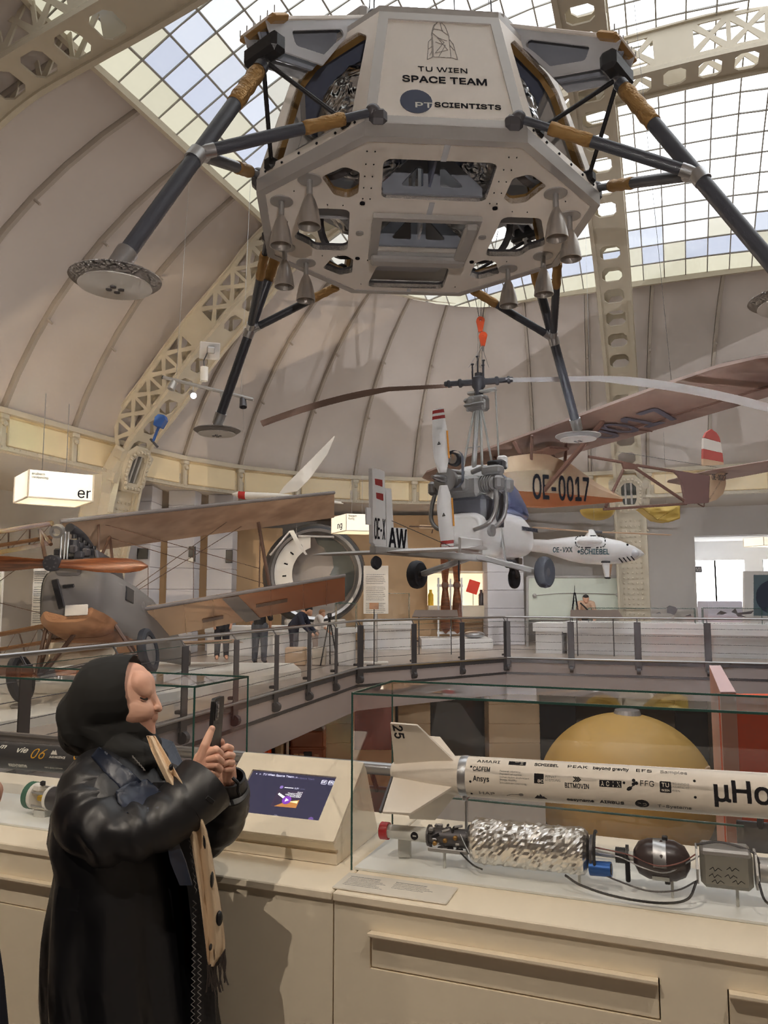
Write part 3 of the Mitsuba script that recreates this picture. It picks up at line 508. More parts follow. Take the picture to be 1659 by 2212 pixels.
# four legs on the diagonals
HIP, COL, PADP = (1.32, 5.52), (1.71, 4.56), (2.085, 3.62)
for sx, sy in ((-1, -1), (1, -1), (-1, 1), (1, 1)):
    hip, col, foot = lp(sx * HIP[0], sy * HIP[0], HIP[1]), lp(sx * COL[0], sy * COL[0], COL[1]), lp(sx * PADP[0], sy * PADP[0], PADP[1])
    d = unit(foot - hip); radial = unit(V(*(LX * sx + LY * sy))); side = np.cross(radial, (0, 0, 1))
    lg = ld + '__leg' if (sx, sy) == (-1, -1) else key_of(ld + '__leg'); 
    if (sx, sy) == (-1, -1): key_of(ld + '__leg')
    put(lg, cat_([rod(hip + d * .02, foot, .052, 20)]), CARBON, 40, raw=True)
    for s, q, r in ((.02, .1, .045),): put(lg + '__upper_joint', rod(hip - d * .06, hip + d * .1, .042, 14), SILVER, 40)
    n = 10; put(lg + '__gold_sleeve', tube([hip + d * (.08 + .42 * i / n) for i in range(n + 1)], [.058 + .004 * ((i * 7) % 3 - 1) for i in range(n + 1)], 16), GOLD, True, label='crinkled gold foil sleeve')
    put(lg + '__collar', rod(col - d * .045, col + d * .045, .06, 20), SILVER, 40); put(lg + '__foot_socket', rod(foot - d * .14, foot - d * .0, .066, 20, .06), SILVER, 40)
    P = foot + V(0, 0, -.07); Fp = frame(P, LX, LY)
    pd = put(lg + '__footpad', tf(lathe([(.0, .045), (.06, .04), (.26, .008), (.264, .0), (.255, -.008), (.205, -.036), (0, -.036)], 40), Fp), EMBOSS, 50, label='dimpled metal landing pad')
    put(pd + '__pad_sole', tf(lathe([(0, -.037), (.208, -.037), (.21, -.045), (.0, -.066)], 40), Fp), WHITE, 50)
    for x, y in ((-.035, .0), (.035, .0), (0, .04), (0, -.04)): put(pd + '__sole_recess', tf(lathe([(0, -.068), (.018, -.068), (.018, -.058), (0, -.058)], 12), frame(P + LX * x + LY * y, LX, LY)), DARKST)
    put(lg + '__ball_joint', sph(foot + V(0, 0, -.02), .05), DARKST, True)
    # lower struts to the two base corners beside this diagonal
    for kk, (bx, by) in enumerate(((sx * .545, sy * 1.42), (sx * 1.42, sy * .545))):
        e = lp(bx, by, ZB + .17); c0 = col + unit(e - col) * .09 - d * .03; u_ = unit(e - c0); Ls = np.linalg.norm(e - c0)
        st = put(lg + '__strut', rod(c0, c0 + u_ * Ls * .62, .042, 16), CARBON, 40)
        put(st + '__end_fitting', rod(c0 - u_ * .06, c0 + u_ * .03, .046, 16), SILVER, 40)
        put(st + '__gold_sleeve', tube([c0 + u_ * Ls * (.56 + .26 * i / 8) for i in range(9)], [.047 + .003 * ((i * 5) % 3 - 1) for i in range(9)], 14), GOLD, True, label='gold foil sleeve')
        put(st + '__piston', rod(c0 + u_ * Ls * .6, e, .030, 14), CARBON, 40)
        bj = put(st + '__ball_end', sph(e + u_ * .02, .055), DARKST, True); put(bj + '_mount', tf(cb(.13, .11, .12, .03), frame(e + u_ * .06 + V(0, 0, -.06), LX, LY)), DARKST)
    put(lg + '__clevis', cat_([tf(cb(.14, .07, .06, .02), zframe(col + unit(lp(sx * .98, sy * .98, ZB + .17) - col) * .07 - d * .03, d))]), SILVER)
    # outrigger at the top: triangular beam from the top corner to the hip
    w = .13; A0 = lp(sx * .62, sy * .62, 6.42); top = hip + V(0, 0, .23) + radial * .08; inn = lp(sx * .84, sy * .84, 6.02); 
    def beam(p, q, off, o2): return [p + side * off, q + side * o2]
    q0, q1, q2, q3 = A0, top, hip + V(0, 0, .08), inn
    X = unit(top - A0); Fo = frame(A0, X, np.cross(side, X)); loc = lambda p: ((p - A0) @ Fo[:3, 0], (p - A0) @ Fo[:3, 1])
    prof = Polygon([loc(A0), loc(top), loc(hip + V(0, 0, .06)), loc(lp(sx * .98, sy * .98, 5.72)), loc(inn)]); cen = prof.centroid
    for s in (-1, 1):
        cut = affinity.scale(prof, .62, .55)
        pl = ext(prof.difference(rpoly(list(cut.exterior.coords)[:-1], .03)), .015, Fo @ frame((0, 0, s * .12 - .0075), (1, 0, 0), (0, 1, 0)))
        put(lg + '__outrigger_web', pl, LGREY)
    put(lg + '__outrigger_infill', ext(affinity.scale(prof, .96, .92), .02, Fo @ frame((0, 0, -.01), (1, 0, 0), (0, 1, 0))), mat('pocket_grey', (120, 124, 132), .6) if 'mat_pocket_grey' not in scene else 'mat_pocket_grey')
    put(lg + '__outrigger_flange', bar(A0 + V(0, 0, .01), top + V(0, 0, .01), .28, .03, .006), LWHITE)
    put(lg + '__outrigger_root', tf(cb(.3, .16, .22, .04), frame(A0, side, radial)), LRIM)
    tl = unit(top - A0); put(lg + '__hip_block', tf(cb(.36, .13, .15, .03), frame(hip + V(0, 0, .10) - radial * .01, side, radial)), BLACK, label='black hip joint block')
    n = 12; put(lg + '__gold_fringe', tf(cat_([cbx(-.20, .20, -.10, .09, .015, .07, .045)]), frame(top - tl * .12 + V(0, 0, -.05), side, tl)), GOLD, label='gold foil cap of the hip')
    for i in range(6): put(lg + '__cap_pin', rod(top - tl * .12 + side * (-.19 + .076 * i) + V(0, 0, .03) + tl * .1, top - tl * .12 + side * (-.19 + .076 * i) + V(0, 0, .08) + tl * .1, .005, 5), ALU)
    # thin diagonal rods from the hip block to the feet of the diagonal wall
    for (bx, by) in ((sx * .70, sy * 1.26), (sx * 1.30, sy * .68)):
        e = lp(bx, by, ZB + .18); put(lg + '__brace_rod', rod(hip + V(0, 0, .03) + unit(e - hip) * .04, e, .017, 10), BLACK, 40); put(lg + '__brace_lug', tf(cb(.1, .1, .1, .02), zframe(e, radial)), BLACK)
for (x, y) in ((-.55, -.9), (.55, -.9), (-.55, .9), (.55, .9)): put(ld + '__suspension_cable', rod(lp(x * .9, y * .9, ZT), lp(x * .5, y * .5, 12.6), .006, 6), DARKST)
for sx, sy in ((-1, -1), (1, -1)): put(ld + '__lifting_eye', sph(lp(sx * .5, sy * .95, ZT + .1), .05), DARKST, True)
# =====================================================================  gyrocopter seen from behind
GX, GY = V(.81, -.59, 0), V(.59, .81, 0); GX /= np.linalg.norm(GX); GY = V(-GX[1], GX[0], 0); GO = V(1.2, 9.85, 0)
def gp(r, f, z): return GO + GX * r + GY * f + V(0, 0, z)
GF = frame(GO, GX, GY); GS = Plane(GO, -GY)          # side plane (r = 0), seen from the right
GW = mat('gyro_white', (226, 226, 226), .3, clearcoat=.5); ENG = mat('engine_alloy', (128, 126, 124), .45, .7); ENGD = mat('engine_dark', (46, 46, 50), .5, .3); GREYP = mat('grey_tube', (146, 146, 144), .5, .3); REDP = mat('dark_red_stripe', (146, 48, 48), .5); BOOM = mat('boom_grey', (164, 162, 158), .5, .3)
gy = thing('gyrocopter', 'small white gyrocopter with rear propeller hanging below the right landing legs', 'gyrocopter')
GSP = Plane(GO + GX * 0, GY)                          # x along the nose, seen from the right
def sect(f, w, z0, z1, p=3.0, n=28, r0=0):
    a = np.arange(n) * 2 * np.pi / n; c, s = np.cos(a), np.sin(a)
    return [gp(r0 + w * np.sign(x) * abs(x) ** (2 / p), f, (z0 + z1) / 2 + (z1 - z0) / 2 * np.sign(y) * abs(y) ** (2 / p)) for x, y in zip(c, s)]
put(gy + '__pod_shell', loft([sect(-.42, .24, 2.34, 2.66, 4), sect(-.40, .30, 2.29, 2.72, 4), sect(-.1, .34, 2.24, 2.75, 4), sect(.12, .35, 2.2, 2.78, 4), sect(.45, .36, 2.18, 2.8, 3.4), sect(.8, .34, 2.19, 2.8, 3), sect(1.08, .29, 2.22, 2.72, 2.6), sect(1.28, .18, 2.28, 2.56, 2.3), sect(1.36, .05, 2.37, 2.46, 2)]), GW, True, label='glossy white fuselage pod')
put(gy + '__canopy_fairing', loft([sect(-.16, .20, 2.74, 3.2, 3), sect(-.13, .30, 2.73, 3.32, 3), sect(-.04, .34, 2.73, 3.38, 3), sect(.10, .346, 2.73, 3.37, 3), sect(.16, .346, 2.74, 3.35, 3)]), GW, True)
put(gy + '__windscreen', loft([sect(.15, .342, 2.74, 3.35, 3), sect(.35, .345, 2.74, 3.30, 3), sect(.58, .338, 2.74, 3.19, 2.8), sect(.82, .31, 2.74, 3.02, 2.6), sect(1.0, .27, 2.74, 2.87, 2.4), sect(1.1, .2, 2.735, 2.77, 2.2)]), mat('tinted_windscreen', (62, 68, 92), .1, clearcoat=1.0), True, label='dark tinted windscreen')
put(gy + '__firewall', tf(cbx(-.28, .28, -.12, .06, 2.72, 3.1, .03), GF), ENGD)
for w in (.345,): put(gy + '__pod_seam', rod(gp(w, .0, 2.3), gp(w, .05, 2.74), .005, 5), DARKST)
put(gy + '__lettering', tf(mv(text('EXPERIMENTAL', .047, .012, True), 0, 0, 0), frame(gp(.344, .60, 2.56), GY, V(0, 0, 1), GX)), INK, label='black word on the pod side')
# keel, gear legs, wheels
put(gy + '__keel', tf(cbx(-.04, .04, -2.25, 1.25, 2.13, 2.22, .012), GF), BOOM)
for s, nm in ((-1, 'left'), (1, 'right')):
    put(gy + '__gear_leg', bar(gp(s * .04, -.05, 2.19), gp(s * .84, -.0, 1.98), .10, .07, .012), BOOM)
    put(gy + '__gear_strut', rod(gp(s * .3, .05, 2.74), gp(s * .42, -.02, 2.08), .016, 8), GREYP); put(gy + '__gear_strut', rod(gp(s * .28, .02, 2.74), gp(.0, -.62, 2.2), .014, 8), GREYP)
    w = put(gy + '__main_wheel', tf(lathe([(.055, -.05), (.10, -.062), (.16, -.066), (.185, -.045), (.193, 0), (.185, .045), (.16, .066), (.10, .062), (.055, .05)], 32), frame(gp(s * .93, 0, 1.975), GY, V(0, 0, 1), GX)), RUBBER, 40, label='black tyre')
    put(w + '__wheel_hub', tf(lathe([(0, -.05), (.075, -.048), (.075, .048), (0, .05)], 20), frame(gp(s * .93, 0, 1.975), GY, V(0, 0, 1), GX)), DARKST); put(w + '__brake', tf(cb(.05, .1, .05, .01), frame(gp(s * .85, .05, 1.99), GX, GY)), GREYP)
w = put(gy + '__nose_wheel', tf(lathe([(.0, -.03), (.10, -.045), (.135, -.03), (.145, 0), (.135, .03), (.10, .045), (0, .03)], 24), frame(gp(0, 1.05, 1.93), GY, V(0, 0, 1), GX)), RUBBER, 40)
put(gy + '__nose_fork', tf(cat_([cbx(-.06, .06, 1.0, 1.1, 1.93, 2.24, .02)]), GF), DARKST); put(gy + '__pedal_box', tf(cbx(.1, .22, .55, .7, 2.06, 2.17, .02), GF), BLACK)
put(gy + '__hanging_strap', tube([gp(-.15, -.2, 2.15), gp(-.16, -.2, 2.0), gp(-.15, -.2, 1.87)], .012, 6), BLACK)
# engine: crankcase, cylinders, exhaust, belt drive, propeller
EZ = 3.1
def ge(r, f, z): return gp(r * 1.2, f * 1.05, EZ - .02 + (z - EZ) * 1.12)
GE_ = GF @ np.array([[1.2, 0, 0, 0], [0, 1.05, 0, 0], [0, 0, 1.12, EZ - .02 - 1.12 * EZ], [0, 0, 0, 1.0]])
put(gy + '__crankcase', tf(cat_([cbx(-.2, .2, -.38, .05, EZ - .14, EZ + .1, .04), cbx(-.1, .1, -.5, -.3, EZ - .08, EZ + .08, .03)]), GE_), ENG)
put(gy + '__oil_pan', tf(cbx(-.26, .26, -.34, .0, EZ - .46, EZ - .12, .05), GE_), ENGD)
put(gy + '__engine_shroud', tf(cbx(-.3, .3, -.1, .1, EZ - .5, EZ + .02, .04), GE_), ENGD)
for s in (-1, 1):
    for f in (-.27, -.03):
        c = put(gy + '__cylinder', rod(ge(s * .18, f, EZ), ge(s * .36, f, EZ), .085, 18), ENG, 40)
        for k in range(5): put(c + '__cooling_fin', rod(ge(s * (.2 + .03 * k), f, EZ), ge(s * (.208 + .03 * k), f, EZ), .105, 18), ENG)
        put(gy + '__rocker_cover', tf(cb(.10, .17, .18, .035), frame(ge(s * .40, f, EZ), GX, GY)), ENG)
        ex = [ge(s * .37, f - .02, EZ - .08), ge(s * .39, f - .05, EZ - .2), ge(s * .38, f - .09, EZ - .36), ge(s * .30, f - .12, EZ - .47), ge(s * .16, f - .12, EZ - .52)]
        put(gy + '__exhaust_pipe', tube(spline(ex, 5), .028, 12), SILVER if s > 0 else ENG, 50)
    put(gy + '__intake_tube', tube(spline([ge(s * .05, -.2, EZ + .16), ge(s * .22, -.22, EZ + .19), ge(s * .36, -.2, EZ + .12)], 5), .032, 10), ENG, 50)
put(gy + '__muffler', rod(ge(-.26, -.22, EZ - .52), ge(.3, -.22, EZ - .52), .075, 18), ENG, 40)
put(gy + '__carburettor', tf(cat_([cbx(.2, .42, -.3, -.16, EZ + .1, EZ + .2, .02), cbx(.1, .3, -.1, .0, EZ + .14, EZ + .24, .02)]), GE_), ENG)
put(gy + '__reduction_case', tf(lathe([(0, -.10), (.11, -.08), (.15, -.02), (.16, .06), (0, .08)], 26), frame(ge(-.1, -.5, EZ + .04), GX, V(0, 0, 1), -GY)), ENG, 40)
put(gy + '__propeller_shaft', tf(lathe([(0, 0), (.05, 0), (.05, .10), (.035, .12), (.035, .2), (.02, .22), (.02, .27), (0, .27)], 18), frame(ge(-.1, -.58, EZ + .05), GX, V(0, 0, 1), -GY)), SILVER, 40)
pu = put(gy + '__drive_pulley', rod(ge(.0, -.56, EZ + .27), ge(.0, -.48, EZ + .27), .085, 24), BLACK, 40); put(pu + '__pulley_face', tf(lathe([(.0, 0), (.03, 0), (.03, .006), (.062, .006), (.062, 0), (.0, -.004)], 20), frame(ge(0, -.562, EZ + .27), GX, V(0, 0, 1), -GY)), SILVER, 40)
put(gy + '__drive_belt', loft([[ge(.0 + (.10 - .02 * q) * math.cos(t) * (1 if k else 1) - .0, -.52 + o, EZ + (.27 if math.sin(t) > 0 else .05) + (.10) * math.sin(t)) for t in np.linspace(0, 2 * np.pi, 24, endpoint=False)] for k, (o, q) in enumerate(((-.03, 0), (.03, 0)))], cap=False), RUBBER)
put(gy + '__battery_box', tf(cbx(.16, .34, -.06, .1, EZ + .2, EZ + .3, .015), GE_), BLACK); put(gy + '__coolant_tank', tf(cbx(.24, .34, .02, .12, EZ + .2, EZ + .36, .02), GE_), GW)
put(gy + '__engine_bracket', tf(cat_([cb(.12, .05, .09, .01)]), frame(ge(.12, -.3, EZ - .6), GX, GY)), WHITE)
HUB = gp(-.1, -.66, 3.13); pt = unit(GX * -.07 + V(0, 0, 1)); ps = np.cross(pt, -GY)
for s in (-1, 1):
    def blade(y0, y1, n=7, wid=None):
        R = []
        for t in np.linspace(0, 1, n):
            y = y0 + (y1 - y0) * t; q = y / .9; w = np.interp(y, [.08, .2, .35, .62, .89, .9], [.05, .082, .10, .096, .075, .072]); tw = math.radians(np.interp(y, [.1, .9], [34, 12])) * s
            cx, cz = math.cos(tw), math.sin(tw); c = HUB + pt * (s * y)
            R.append([c + ps * (w * x * cx) + GY * (w * x * cz * s + zz * np.interp(y, [.1, .9], [.03, .012])) for x, zz in ((-1, 0), (-.6, .6), (0, 1), (.6, .6), (1, 0), (.6, -.6), (0, -.8), (-.6, -.6))])
        return loft(R)
    b = put(gy + '__propeller_blade', blade(.08, .90), GW, 40, label='white wooden propeller blade')
    for y in (.765, .84): put(b + '__tip_stripe', warp(blade(y, y + .042, 3), lambda v: HUB + (v - HUB) * 1.004), REDP, label='dark red tip stripe')
    put(b + '__edge_guard', tube([HUB + pt * (s * y) + ps * (np.interp(y, [.3, .62], [.098, .097])) * 1.0 + GY * .02 for y in np.linspace(.25, .6, 5)], .012, 6), mat('amber_edge', (206, 140, 60), .5) if s < 0 else 'mat_amber_edge')
    put(b + '__maker_mark', tf(ext(Polygon([(-.022, -.018), (.022, -.018), (0, .022)]).difference(Polygon([(-.009, -.009), (.009, -.009), (0, .008)])), .004), frame(HUB + pt * (s * .45) - GY * .035, ps, pt)), INK)
# mast, rotor head and blades
for r0, f0, r1, f1, rad in ((-.16, -.12, -.05, .06, .016), (.16, -.12, .05, .06, .016), (-.10, .12, -.03, .12, .016), (.22, .10, .05, .1, .014), (.02, -.1, .0, .06, .03), (.1, -.02, .03, .08, .014), (.30, .08, .24, .12, .012), (-.05, -.05, -.02, .08, .014)):
    put(gy + '__mast_tube', rod(gp(r0, f0, 3.2), gp(r1, f1, 4.12 if r1 < .2 else 4.42), rad, 8), GREYP)
put(gy + '__mast_cross_tie', rod(gp(-.12, -.03, 3.62), gp(.1, -.03, 3.62), .008, 6), GREYP)
put(gy + '__rotor_gearbox', tf(cat_([cb(.26, .2, .2, .03), mv(cb(.1, .26, .1, .02), -.05, 0, .02), mv(cb(.36, .06, .06, .02), 0, -.06, .05), mv(cb(.3, .08, .05, .02), 0, -.1, -.03)]), frame(gp(0, .08, 4.22), GX, GY)), ENG)
for k in (-1, 1): put(gy + '__gearbox_bolt', tf(cb(.05, .05, .16, .015), frame(gp(.12 * k, .02, 4.2), GX, GY)), GREYP)
RH = gp(0, .1, 4.52)
put(gy + '__control_plate', tf(cbx(-.16, .26, -.05, .05, -.16, -.12, .015), frame(RH, GX, GY)), BOOM); put(gy + '__rotor_mast_head', tf(lathe([(0, -.3), (.06, -.3), (.06, -.1), (.09, -.06), (.09, .05), (.05, .08), (.05, .12), (0, .12)], 18), frame(RH, GX, GY)), ENGD, 40)
tl_, tr_ = V(-1.74, 10.67, 4.12), V(4.95, 8.95, 3.82); ul, ur = unit((tl_ - RH) * V(1, 1, 0)), unit((tr_ - RH) * V(1, 1, 0))
for u_, nm in ((ul, 'l'), (ur, 'r')): put(gy + '__hub_bar', tf(cat_([cbx(.0, .26, -.05, .05, -.035, .035, .015), cbx(.2, .46, -.03, .03, -.03, .035, .012), cbx(.22, .27, -.05, .05, -.05, .05, .012), cbx(.38, .42, -.04, .04, -.045, .045, .01)]), frame(RH, u_, V(-u_[1], u_[0], 0), V(0, 0, 1))), ENGD)
for k, (r, f, h) in enumerate(((-.09, .0, .26), (-.02, .02, .36), (.05, .05, .3), (.07, .0, .22))): put(gy + '__control_rod', cat_([rod(RH + GX * r + GY * f, RH + GX * r + GY * f + V(0, 0, h), .012, 6)]), ENGD); put(gy + '__control_rod_end', tf(cb(.045, .03, .02, .006), frame(RH + GX * r + GY * f + V(0, 0, h), GX, GY)), ENGD)
def rotor(tip, u_, m, nm):
    L = np.linalg.norm((tip - RH)[:2]); dz = tip[2] - RH[2]; w = V(-u_[1], u_[0], 0) * .80 + V(0, 0, -.6 if u_[0] > 0 else .45); R = []
    for t in np.linspace(.4, 1, 14):
        s = L * t; c = RH + u_ * s + V(0, 0, .05 * math.sin(t * 3.1) + dz * t ** 2.0); hw = .068 if t > .5 else .045 + .023 * (t - .4) / .1
        R.append([c - w * hw, c - w * hw * .4 + V(0, 0, .014), c + w * hw * .5 + V(0, 0, .018), c + w * hw, c + w * hw * .3 - V(0, 0, .014), c - w * hw * .5 - V(0, 0, .012)])
    c = RH + u_ * .36; R = [[c + (q - R[0][2]) * .8 for q in R[0]]] + R
    return put(gy + '__rotor_blade', loft(R), m, 40, label=nm)
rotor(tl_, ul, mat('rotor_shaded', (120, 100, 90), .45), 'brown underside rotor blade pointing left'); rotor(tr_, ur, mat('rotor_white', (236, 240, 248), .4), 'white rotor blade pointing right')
# tail: rudder, fin, stabiliser, tail wheel
z4 = lambda x, y: (660 + x / 4.88, 980 + y / 4.88)
TP = Plane(gp(0, 0, 0), GY)
rd = put(gy + '__rudder', TP.ext([z4(*q) for q in ((685, 152), (770, 170), (815, 192), (822, 700), (832, 1055), (795, 1045), (690, 940))], .05, .005), GW)
put(rd + '__trim_tab', TP.ext([z4(*q) for q in ((634, 566), (682, 572), (684, 750), (640, 746))], .02), GW)
fn = put(gy + '__fin', TP.ext([z4(*q) for q in ((826, 365), (880, 370), (906, 780), (1045, 785), (1060, 1045), (838, 1052))], .06, .004), GW)
for y in (265, 412): put(rd + '__red_stripe', TP.ext([z4(710 + (y - 265) * .09, y), z4(788 + (y - 265) * .06, y + 14), z4(790 + (y - 265) * .06, y + 86), z4(714 + (y - 265) * .09, y + 62)], .056), REDP)
put(rd + '__lettering', TP.text('OE-X', *z4(704, 900), *z4(818, 690), off=.027), INK); put(fn + '__lettering', TP.text('AW', *z4(850, 1000), *z4(1040, 800), bold=True, off=.033), INK)
for s in (-1, 1):
    le, te = [gp(s * x, -1.62 - .06 * x, 2.17) for x in (.03, .5, .98, 1.06)], [gp(s * x, -2.05, 2.16) for x in (.03, .5, .96, 1.0)]
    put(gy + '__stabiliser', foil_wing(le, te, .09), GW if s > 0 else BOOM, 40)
put(gy + '__stabiliser_fence', tf(cat_([cbx(.93, .96, -2.06, -1.6, 2.12, 2.28, .01)]), GF), GW); put(gy + '__tail_wheel', tf(lathe([(0, -.025), (.06, -.03), (.075, 0), (.06, .03), (0, .025)], 20), frame(gp(-.02, -2.15, 2.04), GY, V(0, 0, 1), GX)), RUBBER, 40)
put(gy + '__control_cable', rod(gp(.05, -.5, 2.24), gp(.04, -1.95, 2.5), .004, 5), DARKST)
put(gy + '__sling', cat_([rod(RH + V(a, 0, .2), at(1041, 748, RH[1]), .004, 5) for a in (-.13, -.05, .05, .14)]), STEEL, kind='stuff')
for k, (u0, v0, u1, v1) in enumerate(((1038.5, 684, 1038, 717), (1044, 718, 1043.5, 747))):
    a, b = at(u0, v0, RH[1]), at(u1, v1, RH[1]); X = V(1, 0, 0); Fk = frame(b, X, unit(a - b)); L = np.linalg.norm(a - b)
    body = unary_union([Point(0, L * .72).buffer(.055), Polygon([(-.054, L * .7), (.054, L * .7), (.025, 0), (-.025, 0)])]).difference(Point(0, L * .74).buffer(.014 if k == 0 else .004))
    hk = thing('hoist_hook', ('upper' if k == 0 else 'lower') + ' orange hoist hook of the pair above the rotor head', 'hoist hook', 'orange hoist hooks')
    put(hk + '__hook_body', ext(body, .05, Fk, -.025), mat('hook_orange', (220, 84, 40), .45) if k == 0 else 'mat_hook_orange'); put(hk + '__shackle', cat_([rod(b, b - V(0, 0, .07), .014, 8)]), STEEL)
    if k == 0:
        for x in (-.5, .5): put(hk + '__cable', rod(a - V(0, 0, .12), a + V(x * .5, 0, 1.2), .004, 5), DARKST)
        put(hk + '__cable', rod(a, V(1.6, 10.2, 12.5), .004, 5), DARKST)
# =====================================================================  primary glider OE-0017
WX, WC = unit(V(.363, -.932, 0)), unit(V(.932, .363, 0)); WO = V(2.5, 13.3, 0)
def wp(s, c, z): return WO + WX * s + WC * c + V(0, 0, z)
FAB = mat('aged_fabric', (134, 108, 96), .6, tex=tint((138, 114, 103), .8, 1.4, (104, 82, 76), 4)); FABL = mat('pale_fabric', (196, 170, 142), .6, tex=tint((196, 170, 142), .5, 2.0, (176, 140, 110))); GPLY = mat('orange_plywood', (176, 108, 70), .5, tex=tint((178, 112, 74), .5, 2.5, (150, 88, 56))); GWOOD = mat('dark_strut_wood', (92, 66, 56), .55); FADED = mat('faded_ink', (54, 50, 58), .8)
gl = thing('glider', 'brown fabric wooden glider with lattice tail hanging behind the gyrocopter', 'glider')
ss = [-5.35, -5.1, -4.4, -2, 0, 2, 3.4, 4.35, 4.85, 5.15]; lex = [.55, .28, .06, 0, 0, 0, 0, .04, .2, .55]; tex = [.95, 1.2, 1.36, 1.42, 1.42, 1.42, 1.42, 1.36, 1.2, .9]
put(gl + '__wing', foil_wing([wp(s, c, 4.5) for s, c in zip(ss, lex)], [wp(s, c, 4.38) for s, c in zip(ss, tex)], .10), FAB, 45, label='long brown fabric wing')
put(gl + '__aileron_gap', rod(wp(1.6, .98, 4.38), wp(4.8, .98, 4.38), .016, 6), GWOOD); put(gl + '__aileron_gap', rod(wp(1.6, .98, 4.38), wp(1.6, 1.42, 4.37), .012, 6), GWOOD)
m = text('0017', .62, .02, True); b = m.bounds; m.apply_translation((-b[0][0], 0, 0)); e = b[1] - b[0]; m.apply_scale((1.9 / e[0], 1, 1)); 
put(gl + '__lettering', warp(fine(m, .3), lambda v: np.array([wp(.85 + x, 1.1 - y, 4.497 - .085 * (1.1 - y) - .052 + z * .2) for x, y, z in v])), FADED, label='faded number under the wing')
# pod: chined body with a blunt front and a pointed tail
def psec(c, w, z0, zc, z1, t=.55): return [wp(0, c, z0) - WX * w * .35, wp(0, c, z0) + WX * w * .35, wp(0, c, zc) + WX * w, wp(0, c, z1) + WX * w * t * .3, wp(0, c, z1) - WX * w * t * .3, wp(0, c, zc) - WX * w]
put(gl + '__pod_upper', loft([[wp(0, c, zc) - WX * w, wp(0, c, zc) + WX * w, wp(0, c, zc + (z1 - zc) * .55) + WX * w * .9, wp(0, c, z1) + WX * w * .25, wp(0, c, z1) - WX * w * .25, wp(0, c, zc + (z1 - zc) * .55) - WX * w * .9] for c, w, zc, z1 in ((-.9, .14, 3.5, 3.9), (-.35, .25, 3.47, 4.1), (.3, .27, 3.46, 4.22), (.9, .22, 3.46, 4.05), (1.5, .12, 3.46, 3.72), (2.05, .02, 3.46, 3.50))]), FABL, False, label='pale fabric upper pod')
put(gl + '__pod_lower', loft([[wp(0, c, z0) - WX * w * .4, wp(0, c, z0) + WX * w * .4, wp(0, c, zc) + WX * w, wp(0, c, zc) - WX * w] for c, w, z0, zc in ((-1.3, .05, 3.42, 3.5), (-.9, .15, 3.33, 3.5), (-.3, .252, 3.24, 3.472), (.4, .272, 3.24, 3.462), (1.2, .18, 3.32, 3.462), (2.05, .022, 3.42, 3.462))]), GPLY, label='orange plywood lower hull')
PS = Plane(wp(.28, 0, 0), WC)
put(gl + '__lettering', PS.text('OE-0017', 1151, 1078, 1272, 1031, bold=True, off=.0), INK, label='black registration on the pod')
for s in (-1, 1):
    put(gl + '__wing_strut', bar(wp(s * .25, .2, 3.5), wp(s * 1.75, .35, 4.43), .05, .09, .015), GWOOD)
    for c in (.05, .75): put(gl + '__cabane_strut', bar(wp(s * .1, c, 4.05), wp(s * .3, c - .1, 4.45), .05, .07, .01), GWOOD)
put(gl + '__cabane_board', tf(cbx(-.6, .6, .1, .5, 4.18, 4.22, .01), frame(WO, WX, WC)), GWOOD); put(gl + '__cabane_fairing', tf(cbx(-.7, .5, -.1, .5, 4.02, 4.10, .03), frame(wp(0, -.4, 0), WC, WX)), FABL)
TT = Plane(WO, WC); z6 = lambda x, y: (1050 + x / 2.724, 900 + y / 2.724)
tb = lambda p, q, w=.05: bar(TT.P(*z6(*p)), TT.P(*z6(*q)), w, w, .01)
for p, q in (((600, 235), (800, 268)), ((880, 285), (1110, 322)), ((690, 545), (1180, 512)), ((702, 535), (808, 312)), ((880, 305), (1165, 496)), ((1300, 500), (1410, 325))): put(gl + '__tail_boom', tb(p, q), GWOOD)
put(gl + '__boom_gusset', TT.ext([z6(*q) for q in ((795, 262), (895, 285), (880, 310), (810, 308))], .05), GWOOD)
put(gl + '__tail_fin', TT.ext([z6(*q) for q in ((1095, 315), (1310, 350), (1302, 508), (1160, 515), (1166, 480), (1150, 400), (1130, 350))], .06), mat('tail_fabric', (98, 74, 70), .6))
rr = put(gl + '__rudder', TT.ext([z6(*q) for q in ((1314, 345), (1404, 325), (1406, 400), (1390, 455), (1350, 490), (1306, 505))], .05), FABL); put(rr + '__lettering', TT.text('OE-0017', *z6(1322, 372), *z6(1402, 345), off=.03), FADED)
for k, (q, m_) in enumerate(((((1275, 130), (1290, 95), (1320, 74), (1350, 95), (1368, 122), (1375, 152), (1276, 122)), 'mat_red_faded'), (((1275, 126), (1376, 154), (1385, 215), (1273, 190)), 'mat_fin_white'), (((1273, 190), (1385, 215), (1392, 270), (1272, 248)), 'mat_red_faded'), (((1272, 248), (1392, 270), (1392, 282), (1272, 290)), FABL))):
    if k == 0: mat('red_faded', (172, 84, 78), .5); mat('fin_white', (214, 208, 200), .5)
    put(gl + '__fin_stripe', TT.ext([z6(*p) for p in q], .05), m_)
hs = [wp(s, 4.3 + c, 4.12) for s, c in ((-1.5, .15), (-1.3, .0), (0, -.15), (1.3, 0), (1.55, .2))]; he = [wp(s, 4.3 + c, 4.08) for s, c in ((-1.5, .5), (-1.3, .8), (0, .85), (1.3, .8), (1.55, .5))]
put(gl + '__tailplane', foil_wing(hs, he, .05), FAB, 45); put(gl + '__elevator_horn', TT.ext([z6(*q) for q in ((1392, 320), (1420, 310), (1424, 335), (1400, 342))], .05), INK)
for s in (-3, 3): put(gl + '__suspension_wire', rod(wp(s, .6, 4.52), wp(s * .8, .6, 12.5), .003, 5), DARKST)
